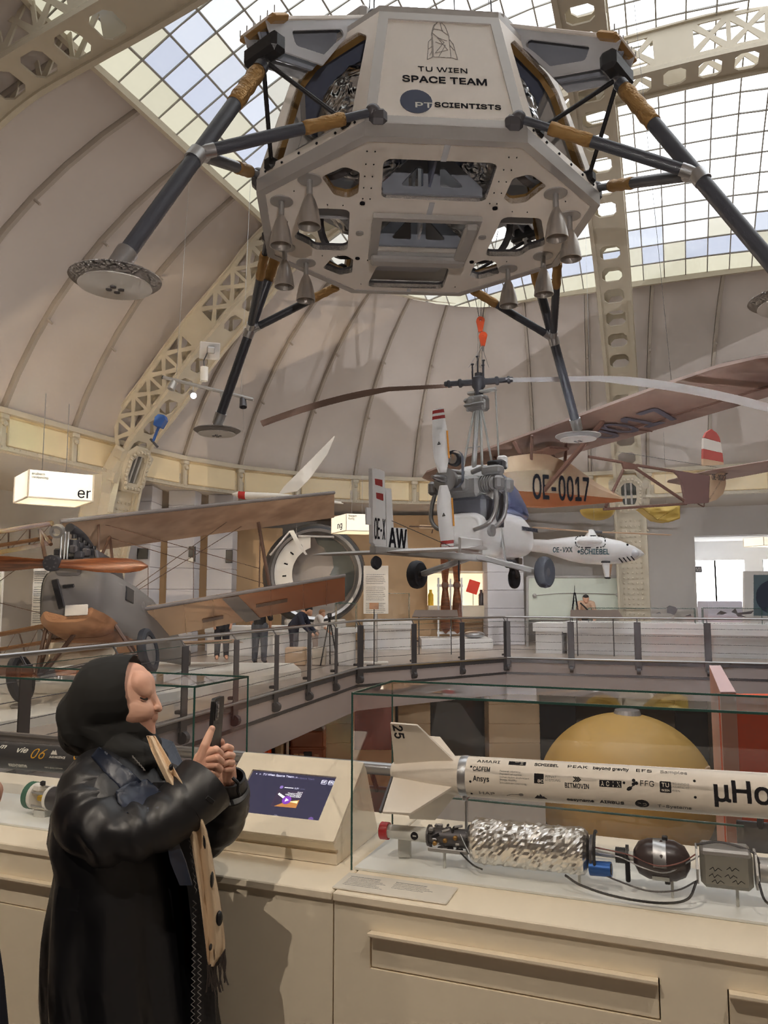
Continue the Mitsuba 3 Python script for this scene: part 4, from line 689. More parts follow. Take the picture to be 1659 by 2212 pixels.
put(gl + '__bracing_wire', rod(wp(0, 2.0, 4.35), wp(0, 4.4, 4.2), .004, 5), DARKST); put(gl + '__skid_hook', tube(spline([TT.P(*z6(1245, 512)), TT.P(*z6(1280, 530)), TT.P(*z6(1283, 508))], 4), .012, 6), GWOOD)
# =====================================================================  white drone helicopter
dr_ = thing('drone_helicopter', 'white unmanned helicopter hanging beneath the glider', 'drone')
DP = Plane(V(0, 15.4, 0), V(1, .05, 0)); top = [(1000, 1163), (1080, 1161), (1182, 1166), (1230, 1160), (1262, 1157), (1300, 1160), (1340, 1168), (1370, 1180), (1385, 1189), (1392, 1196)]; bot = [(1000, 1176), (1080, 1182), (1182, 1196), (1230, 1212), (1262, 1218), (1300, 1220), (1340, 1217), (1370, 1210), (1385, 1203), (1392, 1198)]
R = []
for (u0, v0), (u1, v1) in zip(top, bot):
    a, b = DP.P(u0, v0), DP.P(u1, v1); c = (a + b) / 2; h = np.linalg.norm(a - b) / 2; ang = np.arange(24) * 2 * np.pi / 24
    R.append([c + V(0, 0, 1) * h * math.sin(t) + DP.n * h * .8 * math.cos(t) for t in ang])
put(dr_ + '__fuselage', loft(R), GW, True)
TB_ = np.array([[*DP.xy([a])[0], *DP.xy([b])[0]] for a, b in zip(top, bot)])
def conform(v):
    q = (v - DP.O) @ DP.F[:3, :3]; zt_, zb2 = np.interp(q[:, 0], TB_[:, 0], TB_[:, 1]), np.interp(q[:, 0], TB_[:, 2], TB_[:, 3]); h = (zt_ - zb2) / 2; dz = q[:, 1] - (zt_ + zb2) / 2
    q[:, 2] += .8 * np.sqrt(np.maximum(h * h - dz * dz, 1e-4)); return DP.O + q @ DP.F[:3, :3].T
def dtext(s, u0, v0, u1, v1, b=True): return put(dr_ + '__lettering', warp(fine(DP.text(s, u0, v0, u1, v1, bold=b, off=.004, depth=.004), .06), conform), mat('teal_ink', (28, 62, 72), .5) if 'mat_teal_ink' not in scene else 'mat_teal_ink')
dtext('SCHIEBEL', 1247, 1199, 1308, 1187); dtext('OE-VXX', 1191, 1194, 1230, 1183); dtext('.', 1241, 1196, 1246, 1190)
put(dr_ + '__mast_fairing', tf(lathe([(.0, .16), (.05, .15), (.12, .02), (.22, -.1), (0, -.1)], 20), frame(DP.P(1277, 1160), V(1, 0, 0), V(0, 1, 0))), GW, 50)
put(dr_ + '__rotor_mast', rod(DP.P(1284, 1158), DP.P(1284, 1146), .022, 10), DARKST); put(dr_ + '__rotor_hub', rod(DP.P(1270, 1148.5), DP.P(1300, 1149.5), .03, 10), DARKST)
for p, q in (((1270, 1148.5), (1150, 1139)), ((1300, 1149.5), (1449, 1155.5))): put(dr_ + '__rotor_blade', bar(DP.P(*p), DP.P(*q), .10, .02, .006, (0, 0, 1)), FABL)
O = DP.P(1267, 1172) + DP.n * .20; put(dr_ + '__exhaust_bulge', M(sph((0, 0, 0), 1, 3).vertices * V(.26, .10, .085) + O, sph((0, 0, 0), 1, 3).faces), GW, True)
loop_ = np.array([O + V(.30 * np.sign(math.cos(t)) * abs(math.cos(t)) ** .5, 0, .12 * np.sign(math.sin(t)) * abs(math.sin(t)) ** .5) + DP.n * .05 for t in np.linspace(0, 2 * np.pi, 45)])
for i in range(0, 44, 2): put(dr_ + '__warning_dash', rod(loop_[i], loop_[i + 1], .012, 5), INK)
put(dr_ + '__nose_camera', sph(DP.P(1367, 1196) + DP.n * .11, .09), mat('camera_grey', (196, 198, 202), .25), True); put(dr_ + '__sensor', sph(DP.P(1348, 1178) + DP.n * .19, .022), INK, True)
for k in range(4): put(dr_ + '__vent_slot', rod(DP.P(1330 + 8.5 * k, 1207 - 1.3 * k) + DP.n * .2, DP.P(1340 + 8.5 * k, 1215 - 1.5 * k) + DP.n * .12, .012, 6), INK)
for u in (1303, 1318): lg = put(dr_ + '__landing_leg', loft([[DP.P(x, 1214) + DP.n * (.14 if u < 1310 else -.1) + DP.n * o for x, o in ((u - 8, -.03), (u + 8, -.03), (u + 8, .03), (u - 8, .03))], [DP.P(x, 1247) + DP.n * (.2 if u < 1310 else -.16) + DP.n * o for x, o in ((u - 3, -.03), (u + 5, -.03), (u + 5, .03), (u - 3, .03))]]), GW if u < 1310 else FABL); put(lg + '__leg_shoe', tf(cb(.09, .09, .03, .01), frame(DP.P(u + 1, 1248.5) + DP.n * (.2 if u < 1310 else -.16), V(1, 0, 0), V(0, 1, 0))), BLACK); put(lg + '__leg_mount', tf(cb(.17, .1, .04, .01), frame(DP.P(u, 1214.5) + DP.n * (.14 if u < 1310 else -.1), V(1, 0, 0), V(0, 1, 0))), BLACK)
put(dr_ + '__suspension_wire', rod(DP.P(1284, 1146), DP.P(1284, 1146) + V(0, 0, 9.3), .003, 5), STEEL)
# yellow inflatable shapes hanging further back
YF = mat('yellow_fabric', (184, 156, 78), .5, tex=tint((188, 160, 84), .6, 2.0, (156, 126, 54)))
yb = Plane(V(0, 19.5, 0), V(1, 0, 0)); b0, b1, b2 = yb.P(1253, 1101), yb.P(1328, 1101), yb.P(1290, 1124)
mb = trimesh.creation.icosphere(3, 1.0); mb = mb.slice_plane((0, 0, 0), (0, 0, -1), cap=True); r_ = np.linalg.norm(b1 - b0) / 2
put('yellow_bowl', M(mb.vertices * V(r_, r_ * .8, abs(b2[2] - b0[2])) + (b0 + b1) / 2, mb.faces), YF, 40, label='yellow rounded bowl shape hanging under the glider pod', cat='hanging float')
put('yellow_bowl__suspension_wire', rod((b0 + b1) / 2, (b0 + b1) / 2 + V(0, 0, 2.0), .003, 5), STEEL)
g2 = [(1378, 1100), (1462, 1092), (1462, 1122), (1436, 1130), (1412, 1126)]; m = fine(yb.ext(g2, .5, 0), .12); v = np.array(m.vertices); w_ = meshkit.fbm(v * V(2.6, 2.6, 6), 3) - .5; v += np.outer(w_, (.1, .25, .12)); trimesh.smoothing.filter_taubin(mm := trimesh.Trimesh(v, m.faces), iterations=3)
put('yellow_wind_bag', M(mm.vertices, mm.faces), YF, 50, label='crumpled yellow fabric bag hanging under the glider tail boom', cat='hanging bag'); put('yellow_wind_bag__suspension_wire', rod(yb.P(1440, 1098), yb.P(1440, 1098) + V(0, 0, 2), .003, 5), STEEL)
# =====================================================================  swept biplane on the left gallery
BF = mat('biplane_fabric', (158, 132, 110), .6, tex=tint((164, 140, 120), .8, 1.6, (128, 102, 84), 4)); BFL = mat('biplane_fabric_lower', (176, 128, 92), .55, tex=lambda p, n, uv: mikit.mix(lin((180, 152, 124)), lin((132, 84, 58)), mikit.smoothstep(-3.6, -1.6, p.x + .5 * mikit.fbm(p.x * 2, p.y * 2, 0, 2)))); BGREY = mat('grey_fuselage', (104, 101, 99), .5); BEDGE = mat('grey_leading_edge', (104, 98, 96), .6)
PLY_ = mat('worn_plywood', (160, 110, 74), .5, tex=tint((176, 132, 98), .9, 2.2, (112, 70, 48), 4)); STRUT = mat('wood_strut', (88, 66, 54), .5); RIBW = mat('bare_wood_rib', (124, 88, 58), .5)
bp = thing('biplane', 'old brown biplane with swept wings and one side stripped to bare ribs', 'biplane')
def quad_wing(key, pts, m, th=.07, k=9, label=None):
    (a0, a1, b0, b1) = pts; t = np.linspace(0, 1, k)[:, None]; le, te = a0 * (1 - t) + a1 * t, b0 * (1 - t) + b1 * t
    w = put(key, foil_wing(le, te, th), m, 45, label=label); put(w + '__leading_edge', tube([le[0], le[-1]], .035, 10), BEDGE, 40)
    return le, te
UL = (at(130, 1126, 11.7), at(722, 1064, 15.0), at(215, 1188, 13.4), at(722, 1118, 16.5))
LL = (at(262, 1324, 12.2), at(745, 1243, 15.0), at(275, 1392, 13.9), at(745, 1297, 16.5))
quad_wing(bp + '__upper_wing', UL, BF, label='brown fabric upper wing'); le, te = quad_wing(bp + '__lower_wing', LL, BFL, label='brown fabric lower wing')
put(bp + '__aileron_line', rod(at(520, 1130, 15.0), at(720, 1104, 16.1), .012, 6), STRUT)
LP = lambda s, c: (lambda a, b: a + (b - a) * c - V(0, 0, .035))(LL[0] + (LL[1] - LL[0]) * s, LL[2] + (LL[3] - LL[2]) * s)
put(bp + '__fabric_patch', loft([[LP(.40, 0.02), LP(.47, .02), LP(.47, .02) - V(0, 0, .01), LP(.40, .02) - V(0, 0, .01)], [LP(.50, .98), LP(.57, .98), LP(.57, .98) - V(0, 0, .01), LP(.50, .98) - V(0, 0, .01)]]), BEDGE)
for s0, s1, c in ((.31, .40, .62), (.55, .70, .45)): put(bp + '__torn_slot', loft([[LP(s, c - .04), LP(s, c + .06), LP(s, c + .06) - V(0, 0, .012), LP(s, c - .04) - V(0, 0, .012)] for s in (s0, s1)]), STRUT)
for s in (.12, .24, .36, .62, .78, .9): put(bp + '__rib_seam', rod(LP(s, .02) - V(0, 0, -.01), LP(s, .98), .008, 5), BFL)
# bare left half: spars, ribs
def skeleton(nm, root_le, tip_le, root_te, tip_te, n):
    put(bp + f'__{nm}_spar', rod(root_le, tip_le, .04, 10), RIBW, 40); put(bp + f'__{nm}_spar', rod(root_le * .4 + root_te * .6, tip_le * .4 + tip_te * .6, .035, 8), RIBW, 40)
    for i in range(n + 1):
        t = i / n; a, b = root_le + (tip_le - root_le) * t, root_te + (tip_te - root_te) * t
        put(bp + f'__{nm}_rib', tube([a, a + (b - a) * .3 + V(0, 0, .07), a + (b - a) * .7 + V(0, 0, .05), b], .014, 6), STRUT); 
        if i < n: put(bp + f'__{nm}_brace', rod(a, b + (tip_te - root_te) / n, .006, 5), STRUT)
skeleton('upper_frame', at(112, 1130, 11.7), at(-190, 1180, 13.2), at(110, 1178, 13.3), at(-190, 1226, 14.8), 7)
skeleton('lower_frame', at(135, 1345, 12.2), at(-190, 1406, 13.4), at(160, 1398, 13.8), at(-190, 1450, 15), 7)
put(bp + '__wing_box_panel', loft([[at(-10, 1190, 12.4), at(108, 1168, 12.2), at(108, 1178, 12.2), at(-10, 1200, 12.4)], [at(-10, 1190, 12.5), at(108, 1168, 12.3), at(108, 1178, 12.3), at(-10, 1200, 12.5)]]), RIBW)
put(bp + '__root_panel', loft([[at(95, 1352, 12.5), at(118, 1350, 12.4), at(165, 1394, 13.6), at(118, 1396, 13.8)], [at(95, 1353, 12.55), at(118, 1351, 12.45), at(165, 1396, 13.65), at(118, 1398, 13.85)]]), STRUT)
# fuselage: nose-up body with rounded square sections
def fs(s, w, h, dz=0, p=4, n=24, tilt=.0):
    c = V(-4.40 + .012 * s, 10.75 + s, 1.68 - .215 * s + dz); a = np.arange(n) * 2 * np.pi / n
    return [c + V(w * np.sign(math.cos(t)) * abs(math.cos(t)) ** (2 / p), 0, h * np.sign(math.sin(t)) * abs(math.sin(t)) ** (2 / p) + .08 * w * math.cos(t)) for t in a]
put(bp + '__fuselage', loft([fs(0, .36, .36), fs(.12, .46, .44), fs(.6, .51, .48), fs(1.4, .54, .50), fs(2.4, .50, .50), fs(3.6, .38, .40), fs(5, .22, .26), fs(6.4, .05, .16)]), BGREY, 50, label='grey fuselage')
def fs_low(s, w, h, t0, t1, k=1.012):
    c = V(-4.40 + .012 * s, 10.75 + s, 1.68 - .215 * s); q = lambda t, g: c + V(g * w * np.sign(math.cos(t)) * abs(math.cos(t)) ** .5, 0, g * h * np.sign(math.sin(t)) * abs(math.sin(t)) ** .5 + .08 * w * math.cos(t))
    T2 = np.radians(np.linspace(t0, t1, 12)); return [q(t, k) for t in T2] + [q(t, .9) for t in T2[::-1]]
put(bp + '__nose_panel', loft([fs_low(-.012, .36, .36, 198, 342, 1.0), fs_low(.12, .46, .44, 198, 342), fs_low(.35, .49, .465, 200, 340), fs_low(.55, .507, .478, 204, 336)]), PLY_, 40, label='plywood nose panel')
put(bp + '__belly_panel', loft([fs_low(.57, .508, .479, 224, 316), fs_low(1.4, .54, .50, 224, 316), fs_low(2.4, .50, .50, 224, 316), fs_low(3.0, .44, .45, 224, 316)]), PLY_, 40, label='worn plywood belly')
put(bp + '__inspection_plate', tf(cb(.32, .02, .15, .008), frame(at(165, 1318, 10.70), V(1, 0, .06), V(0, 1, -.15))), WHITE)
put(bp + '__intake_slot', tf(cb(.10, .03, .42, .02), frame(at(126, 1283, 10.66), V(1, 0, .3), V(0, 1, 0))), BLACK); put(bp + '__intake_slot', tf(cb(.16, .03, .05, .01), frame(at(148, 1266, 10.66), V(1, 0, .1), V(0, 1, 0))), BLACK)
put(bp + '__side_window', tf(cb(.03, .34, .22, .02), frame(V(-3.875, 11.7, 1.70), V(1, 0, .08), V(0, 1, -.2))), BLACK); put(bp + '__cowl_lid', tf(lathe([(0, 0), (.1, 0), (.1, .02), (0, .03)], 20), frame(V(-3.87, 12.3, 1.5), V(0, 1, 0), V(0, 0, 1))), BGREY)
put(bp + '__tailplane', foil_wing([V(-5.5, 16.6, .62), V(-3.3, 16.6, .72)], [V(-5.6, 17.6, .55), V(-3.2, 17.6, .62)], .05, 2), BF, 40)
# engine block on the nose
ec = lambda x, y, z: V(-4.45 + x, 10.75 + y, z)
put(bp + '__engine_block', cat_([mv(cb(.30, .9, .28, .04), *ec(.02, .45, 2.14))]), BLACK); put(bp + '__engine_crankcase', mv(cb(.36, 1.0, .16, .04), *ec(.02, .45, 2.05)), ENG)
for i in range(5): put(bp + '__engine_cylinder', rod(ec(.03, .12 + .19 * i, 2.2), ec(.03, .12 + .19 * i, 2.48 - .03 * i), .075, 14), ENGD, 40); put(bp + '__valve_spring', rod(ec(.03, .12 + .19 * i, 2.5 - .03 * i), ec(.03, .12 + .19 * i, 2.56 - .03 * i), .035, 10), BLACK)
put(bp + '__radiator_pipe', tf(lathe([(.06, -.05), (.09, -.05), (.09, .07), (.055, .07)], 20), zframe(at(124, 1147, 10.6), V(.15, -1, -.35))), ENG, 40, label='steel ring of the radiator pipe')
for x in (-.05, .0, .045): put(bp + '__water_pipe', rod(ec(x - .02, -.08, 2.1), ec(x - .02, -.06, 2.58), .017, 8), SILVER)
for k, (x, y, z, a) in enumerate(((.17, -.02, 2.24, .12), (.2, .15, 2.3, .1), (-.14, -.02, 2.18, .12), (.26, .02, 2.16, .1), (-.18, .1, 2.3, .09), (.1, -.06, 2.34, .09))): put(bp + '__engine_accessory', mv(cb(a, .12, a * 1.2, .02), *ec(x, y, z)), 'mat_dark_steel' if k % 2 else ENGD)
put(bp + '__exhaust_manifold', tube(spline([at(150, 1140, 10.9), at(172, 1155, 11.2), at(190, 1178, 11.6), at(206, 1206, 12.0)], 5), [.07] * 16, 10), ENGD, 40); put(bp + '__radiator_side', tf(cb(.06, .9, .36, .02), frame(ec(.38, .6, 2.1), V(1, 0, .3), V(0, 1, -.2))), DARKST)
# wooden propeller
HB_ = at(115, 1217, 10.25)
def wblade(s):
    R = []
    for t in np.linspace(.03, 1, 14):
        x = 1.27 * t; w = np.interp(t, [.03, .15, .5, .8, .95, 1], [.08, .075, .115, .105, .06, .015]); tw = math.radians(np.interp(t, [0, 1], [42, 14])) * s; c = HB_ + V(s * x, 0, -.04 * t * (1 if s > 0 else .2) - .0)
        R.append([c + V(0, w * a * math.sin(tw) + b * np.interp(t, [0, 1], [.05, .012]) * math.cos(tw), w * a * math.cos(tw)) for a, b in ((-1, 0), (-.6, .7), (0, 1), (.6, .7), (1, 0), (.6, -.7), (0, -1), (-.6, -.7))])
    return loft(R)
pr_ = put(bp + '__propeller', cat_([wblade(1), wblade(-1)]), WOOD, 45, label='varnished wooden propeller')
put(pr_ + '__hub_boss', tf(lathe([(0, -.09), (.08, -.085), (.105, -.05), (.11, .08), (0, .08)], 20), frame(HB_, V(1, 0, 0), V(0, 0, 1))), ENGD, 40); put(pr_ + '__hub_bolt', tf(cat_([mv(trimesh.creation.cylinder(.012, .03, sections=6), .07 * math.cos(t), .07 * math.sin(t), .08) for t in np.arange(8) * .785]), frame(HB_, V(1, 0, 0), V(0, 0, 1))), DARKST, kind='stuff')
# struts and wires
for p, q, r in (((550, 1084, 15.0), (582, 1264, 15.0), .035), ((563, 1100, 15.6), (560, 1268, 15.6), .012), ((213, 1128, 12.3), (213, 1214, 12.0), .02), ((237, 1160, 12.8), (214, 1212, 12.0), .026), ((237, 1160, 12.8), (243, 1212, 12.6), .026), ((86, 1145, 11.9), (98, 1205, 11.3), .03), ((86, 1145, 11.9), (110, 1176, 11.6), .03)): put(bp + '__strut', rod(at(*p), at(*q), r, 8), STRUT)
for p, q in (((549, 1086, 15), (229, 1313, 12)), ((556, 1116, 15.3), (231, 1316, 12.1)), ((215, 1130, 12.3), (560, 1228, 15)), ((240, 1162, 12.8), (575, 1262, 15.2)), ((320, 1222, 13), (320, 1310, 12.8)), ((418, 1180, 13.8), (418, 1296, 13.4)), ((-10, 1300, 12.4), (110, 1330, 11.6)), ((-10, 1262, 12), (60, 1212, 11.5))): put(bp + '__bracing_wire', rod(at(*p), at(*q), .006, 5), STRUT)
# undercarriage
WR, WL = at(320, 1406, 11.3), at(45, 1466, 10.9); ax = unit(WR - WL)
for c, s in ((WR, 1), (WL, -1)):
    w = put(bp + '__wheel', tf(lathe([(.22, -.05), (.28, -.065), (.325, -.04), (.335, 0), (.325, .04), (.28, .065), (.22, .05)], 32), zframe(c, unit(ax + V(0, -.25, 0)))), RUBBER, 40, label='dark spoked wheel with rubber tyre'); put(w + '__wheel_disc', tf(lathe([(0, -.07), (.05, -.06), (.23, -.03), (.23, .03), (.05, .06), (0, .07)], 24), zframe(c, unit(ax + V(0, -.25, 0)))), BGREY, 40)
put(bp + '__axle', rod(WL, WR, .025, 8), DARKST); put(bp + '__axle_fairing', bar(at(68, 1410, 11.1), at(300, 1385, 11.25), .1, .05, .01), STRUT)
for p, q in (((105, 1330, 11.3), (WL + ax * .2)), ((118, 1345, 12.2), (WL + ax * .22)), ((222, 1310, 11.3), (WR - ax * .2)), ((258, 1348, 12.4), (WR - ax * .18)), ((150, 1376, 12.6), (WL + ax * .25)), ((182, 1342, 11.2), (WL + ax * .3))):
    put(bp + '__gear_strut', rod(at(*p), q, .03, 8), STRUT)
plat = Polygon([(-5.6, 7.75), (-1.74, 16.3), (-2.1, 17.9), (-6.8, 18.4), (-8.8, 9)])
put('exhibit_platform', ext(plat, .14, None, 0), mat('platform_white', (224, 222, 214), .45), label='low white platform carrying the biplane', cat='platform'); put('exhibit_platform__skirting', ext(plat.buffer(-.03), .05, None, .001), DARKST)
for k, (c, h) in enumerate(((WR, WR[2] - .335 - .14), (WL, WL[2] - .335 - .14))):
    put(bp + '__wheel_chock', mv(cb(.14, .3, h, .02), c[0], c[1], .14 + h / 2), ALU)
put('exhibit_book', tf(cbx(-.55, .55, -.2, .2, -.02, .02, .01), zframe(at(168, 1412, 11.6), V(0, -.75, .65))), CREAM, label='pale slanted information panel standing under the biplane nose', cat='information panel'); put('exhibit_book__panel_stand', mv(cb(.08, .08, .6, .01), *(at(168, 1412, 11.6) + V(0, .1, -.32))), ALU)
# =====================================================================  gallery exhibits
LBOX = mat('lightbox_skin', (238, 226, 200), .5)
def lightbox(label, edge, h, dr, dl, words, pos):
    """edge: lower end of the vertical edge nearest the viewer; dr, dl: horizontal vectors along the two visible faces"""
    k = thing('hanging_lightbox', label, 'hanging sign', None); n0 = 'body'
    E0 = np.asarray(edge, float); up = V(0, 0, h); C = [E0, E0 + dr, E0 + dr + dl, E0 + dl]
    for i, nm in ((0, 'lit_face'), (3, 'lit_face'), (1, 'lit_face'), (2, 'lit_face')):
        a, b = C[i], C[(i + 1) % 4]; put(k + '__' + nm, M([a, b, b + up, a + up], [[0, 1, 2], [0, 2, 3]]), LBOX, emitter=lamp((1.0, .88, .72), .72, 1.5))
    put(k + '__lit_bottom', M(C, [[0, 2, 1], [0, 3, 2]]), LBOX, emitter=lamp((1, .82, .52), .95, 2)); put(k + '__top_cover', M([c + up for c in C], [[0, 1, 2], [0, 2, 3]]), LBOX)
    for i in range(4):
        put(k + '__frame_bar', bar(C[i], C[(i + 1) % 4], .02, .02), CREAM); put(k + '__frame_bar', bar(C[i], C[i] + up, .02, .02), CREAM)
    for c in (C[0] + (C[2] - C[0]) * .25, C[0] + (C[2] - C[0]) * .75): put(k + '__suspension_wire', rod(c + up, c + up + V(0, 0, 4.6 - c[2] - h if c[2] + h < 4.6 else .4), .005, 5), STEEL)
    for s, hh, w, fx, fz, face in words:
        a, d = (C[0], dr) if face == 'r' else (C[3], C[0] - C[3]); F = frame(a + d * fx + V(0, 0, h * fz), unit(d), V(0, 0, 1)); mm = text(s, hh, .004); b = mm.bounds
        if w: mm.apply_scale((w / (b[1][0] - b[0][0]), 1, 1))
        put(k + '__lettering', tf(mv(mm, 0, 0, .006), F), INK)
    return k
e1 = at(60, 1073, 10.5); lightbox('big hanging lightbox with the letters er at the left edge', e1, .385, V(.70, .53, 0), V(-.53, .70, 0), [('er', .15, None, .74, .10, 'r'), ('erobern', .034, None, .04, .82, 'r'), ('conquering', .03, None, .04, .70, 'r')], 0)
e2 = at(748, 1146, 17.4); lightbox('small hanging lightbox with the letters ng left of the gyrocopter tail', e2, .39, V(.85, .25, 0), V(-.40, .9, 0), [('ng', .14, .30, .42, .22, 'l'), ('fliegen', .045, None, .05, .82, 'r'), ('flying', .04, None, .05, .66, 'r')], 0)
e3 = at(1650, 1178, 27.5); lightbox('tiny hanging lightbox in the bright room at the right edge', e3, .36, V(.9, .1, 0), V(-.3, .9, 0), [], 0)
# stone pillars of the left gallery, built of courses
def pillar(label, u0, u1, y, m, z1=4.8, course=.62):
    a, b = at(u0, 1285, y), at(u1, 1285, y); w = b[0] - a[0]; k = thing('stone_pillar', label, 'pillar', None)
    z = 0.0
    put(k + '__core', mv(cb(w - .06, w - .06, z1 - .01, .01), (a[0] + b[0]) / 2, y + w / 2, z1 / 2), m)
    while z < z1 - .05:
        h = min(course, z1 - z); put(k + '__stone_course', mv(cb(w, w, h - .015, .012), (a[0] + b[0]) / 2, y + w / 2, z + h / 2), m); z += h
LIL = mat('cool_stone', (196, 194, 198), .7)
pillar('pale stone pillar left of the ring exhibit, nearest the biplane nose', 246, 322, 21.5, LIL); pillar('pale stone pillar behind the upper wing of the biplane', 358, 416, 22.5, LIL); pillar('narrow pale pillar beside the ring exhibit', 445, 500, 23.5, LIL)
pillar('stone pillar between the propeller stand and the pale glass screen', 1053, 1132, 26.4, LIL)
for u0, u1, y in ((322, 360, 23.5), (416, 446, 24.5), (500, 560, 25)): pass
put('wall_left__ochre_panel', mv(cb(9, .1, 4.0, .02), -8, 26.3, 2.0), 'mat_ochre_wall'); put('wall_far__ochre_panel', mv(cb(6.6, .1, 4.6, .02), 1.4, 28.3, 2.35), 'mat_ochre_wall')
for u, v, y, w, h in ((308, 1196, 21.3, .3, .3), (415, 1197, 22.3, .2, .45), (495, 1202, 23.2, .2, .4)): 
    k = thing('black_monitor', {308: 'black square monitor on the pale pillar right of the biplane propeller tip', 415: 'narrow dark monitor on a pillar above the small white box', 495: 'narrow dark monitor on the pillar left of the ring exhibit'}[u], 'monitor'); put(k + '__screen', mv(cb(w, .06, h, .01), *at(u, v, y)), BLACK); put(k + '__bracket', mv(cb(.08, .2, .08, .01), *(at(u, v, y) + V(0, .12, 0))), DARKST)
put('wall_box', mv(cb(.15, .1, .15, .02), *at(412, 1210, 22.2)), WHITE, label='small white wall box below the narrow dark monitor', cat='wall box')
# ring exhibit
rg = thing('ring_exhibit', 'huge dark round ring exhibit with a pale dial strip inside', 'ring exhibit'); RC = at(682, 1240, 23.3); RFm = frame(RC, V(.985, .17, 0), V(0, 0, 1)) @ np.diag([1.165, 1.165, 1.0, 1]); 
put(rg + '__outer_shell', tf(lathe([(1.16, .35), (1.24, .30), (1.32, .0), (1.36, -1.0), (1.22, -1.0), (1.14, .0)], 56), RFm), mat('ring_dark', (64, 64, 66), .4, .3), 40); put(rg + '__front_rim', tf(lathe([(1.10, .33), (1.17, .36), (1.17, .30), (1.10, .28)], 56), RFm), SILVER, 40)
put(rg + '__inner_drum', tf(lathe([(1.12, .3), (1.13, .3), (1.13, -.9), (1.12, -.9)], 56), RFm), mat('ring_grey', (128, 126, 126), .5), 40)
put(rg + '__back_disc', tf(lathe([(0, -.6), (1.12, -.6), (1.12, -.62), (0, -.62)], 48), RFm), mat('ring_disc', (168, 158, 150), .6))
wav = Polygon([(.0, 1.0), (.1, .8), (.25, .72), (.32, .55), (.48, .5), (.52, .2), (.42, 0), (.55, -.2), (.5, -.5), (.7, -.8), (1.05, -.3), (1.1, .2), (.8, .75), (.4, 1.02)])
put(rg + '__dark_overlay', ext(wav.intersection(Point(0, 0).buffer(1.08)), .03, RFm, -.58), 'mat_dark_glass'); di = Point(0, 0).buffer(1.08).difference(Point(.1, 0).buffer(.72)).intersection(sbox(-1.2, -.8, -.15, .95))
put(rg + '__dial_strip', ext(di, .03, RFm, .1), WHITE)
for t in (118, 140, 162, 184): put(rg + '__dial_tick', tf(cb(.10, .035, .01, .003), RFm @ frame((.82 * math.cos(math.radians(t)), .82 * math.sin(math.radians(t)), .14), (math.cos(math.radians(t)), math.sin(math.radians(t)), 0), (-math.sin(math.radians(t)), math.cos(math.radians(t)), 0))), INK)
put(rg + '__support_cradle', cat_([tf(cbx(-.9, .9, -.3, .6, -RC[2], -1.36, .03), frame(RC, V(.985, .17, 0), V(-.17, .985, 0)))]), GREYW)
mb = thing('model_glider', 'small white model with a curved blade in front of the ring exhibit', 'model aircraft'); q = Plane(V(0, 18, 0), V(1, 0, 0))
put(mb + '__blade', q.ext([(624, 1147), (634, 1145), (648, 1172), (664, 1198), (660, 1199), (640, 1176)], .05, .005), WHITE); put(mb + '__beam', bar(q.P(644, 1158), q.P(722, 1160), .05, .05, .01), ALU); put(mb + '__arm', bar(q.P(626, 1148), q.P(583, 1200), .05, .05, .01), ALU); put(mb + '__suspension_wire', rod(q.P(640, 1157), q.P(640, 1157) + V(0, 0, 1.9), .004, 5), STEEL)
# white sailplane model with a raised wing, above the biplane wing
sg = thing('sailplane_model', 'white sailplane model with one long wing raised, above the biplane', 'model aircraft'); q = Plane(V(0, 17.2, 0), V(1, 0, 0)); Z3 = lambda x, y: (x / 2, 700 + y / 2)
put(sg + '__wing', q.ext([Z3(*p) for p in ((1205, 735), (1225, 705), (1330, 600), (1450, 478), (1415, 560), (1345, 660), (1285, 722))], .05, .01), WHITE); put(sg + '__fuselage', loft([[q.P(*Z3(x, y)) + (V(0, 0, 1) * math.sin(t) + V(0, 1, 0) * math.cos(t)) * r for t in np.arange(10) * .628] for x, y, r in ((1004, 735, .02), (1030, 738, .08), (1070, 742, .09), (1200, 742, .06), (1330, 752, .035), (1475, 772, .02))]), WHITE, 40); put(sg + '__red_band', loft([[q.P(*Z3(x, y)) + (V(0, 0, 1) * math.sin(t) + V(0, 1, 0) * math.cos(t)) * r for t in np.arange(10) * .628] for x, y, r in ((1030, 738, .084), (1060, 741, .094))]), RED, 40)
put(sg + '__rear_wing', bar(q.P(722, 1086), q.P(742, 1088), .06, .02, .005), WHITE); put(sg + '__suspension_wire', rod(q.P(530, 1068), q.P(519, 1068) + V(0, 0, 2.6), .003, 5), STEEL)
mp = thing('model_propeller_plane', 'tiny brown model aeroplane hanging before the far wall left of the gyrocopter propeller', 'model aircraft'); q = Plane(V(0, 22, 0), V(1, 0, 0)); put(mp + '__wing', bar(q.P(884, 1137), q.P(946, 1139), .12, .03, .005), STRUT); put(mp + '__fuselage', bar(q.P(905, 1138), q.P(945, 1140), .1, .12, .02), FABL); put(mp + '__gear', bar(q.P(935, 1142), q.P(933, 1152), .05, .03, .005), STRUT); put(mp + '__suspension_wire', rod(q.P(925, 1136), q.P(925, 1136) + V(0, 0, 1.3), .003, 5), STEEL)
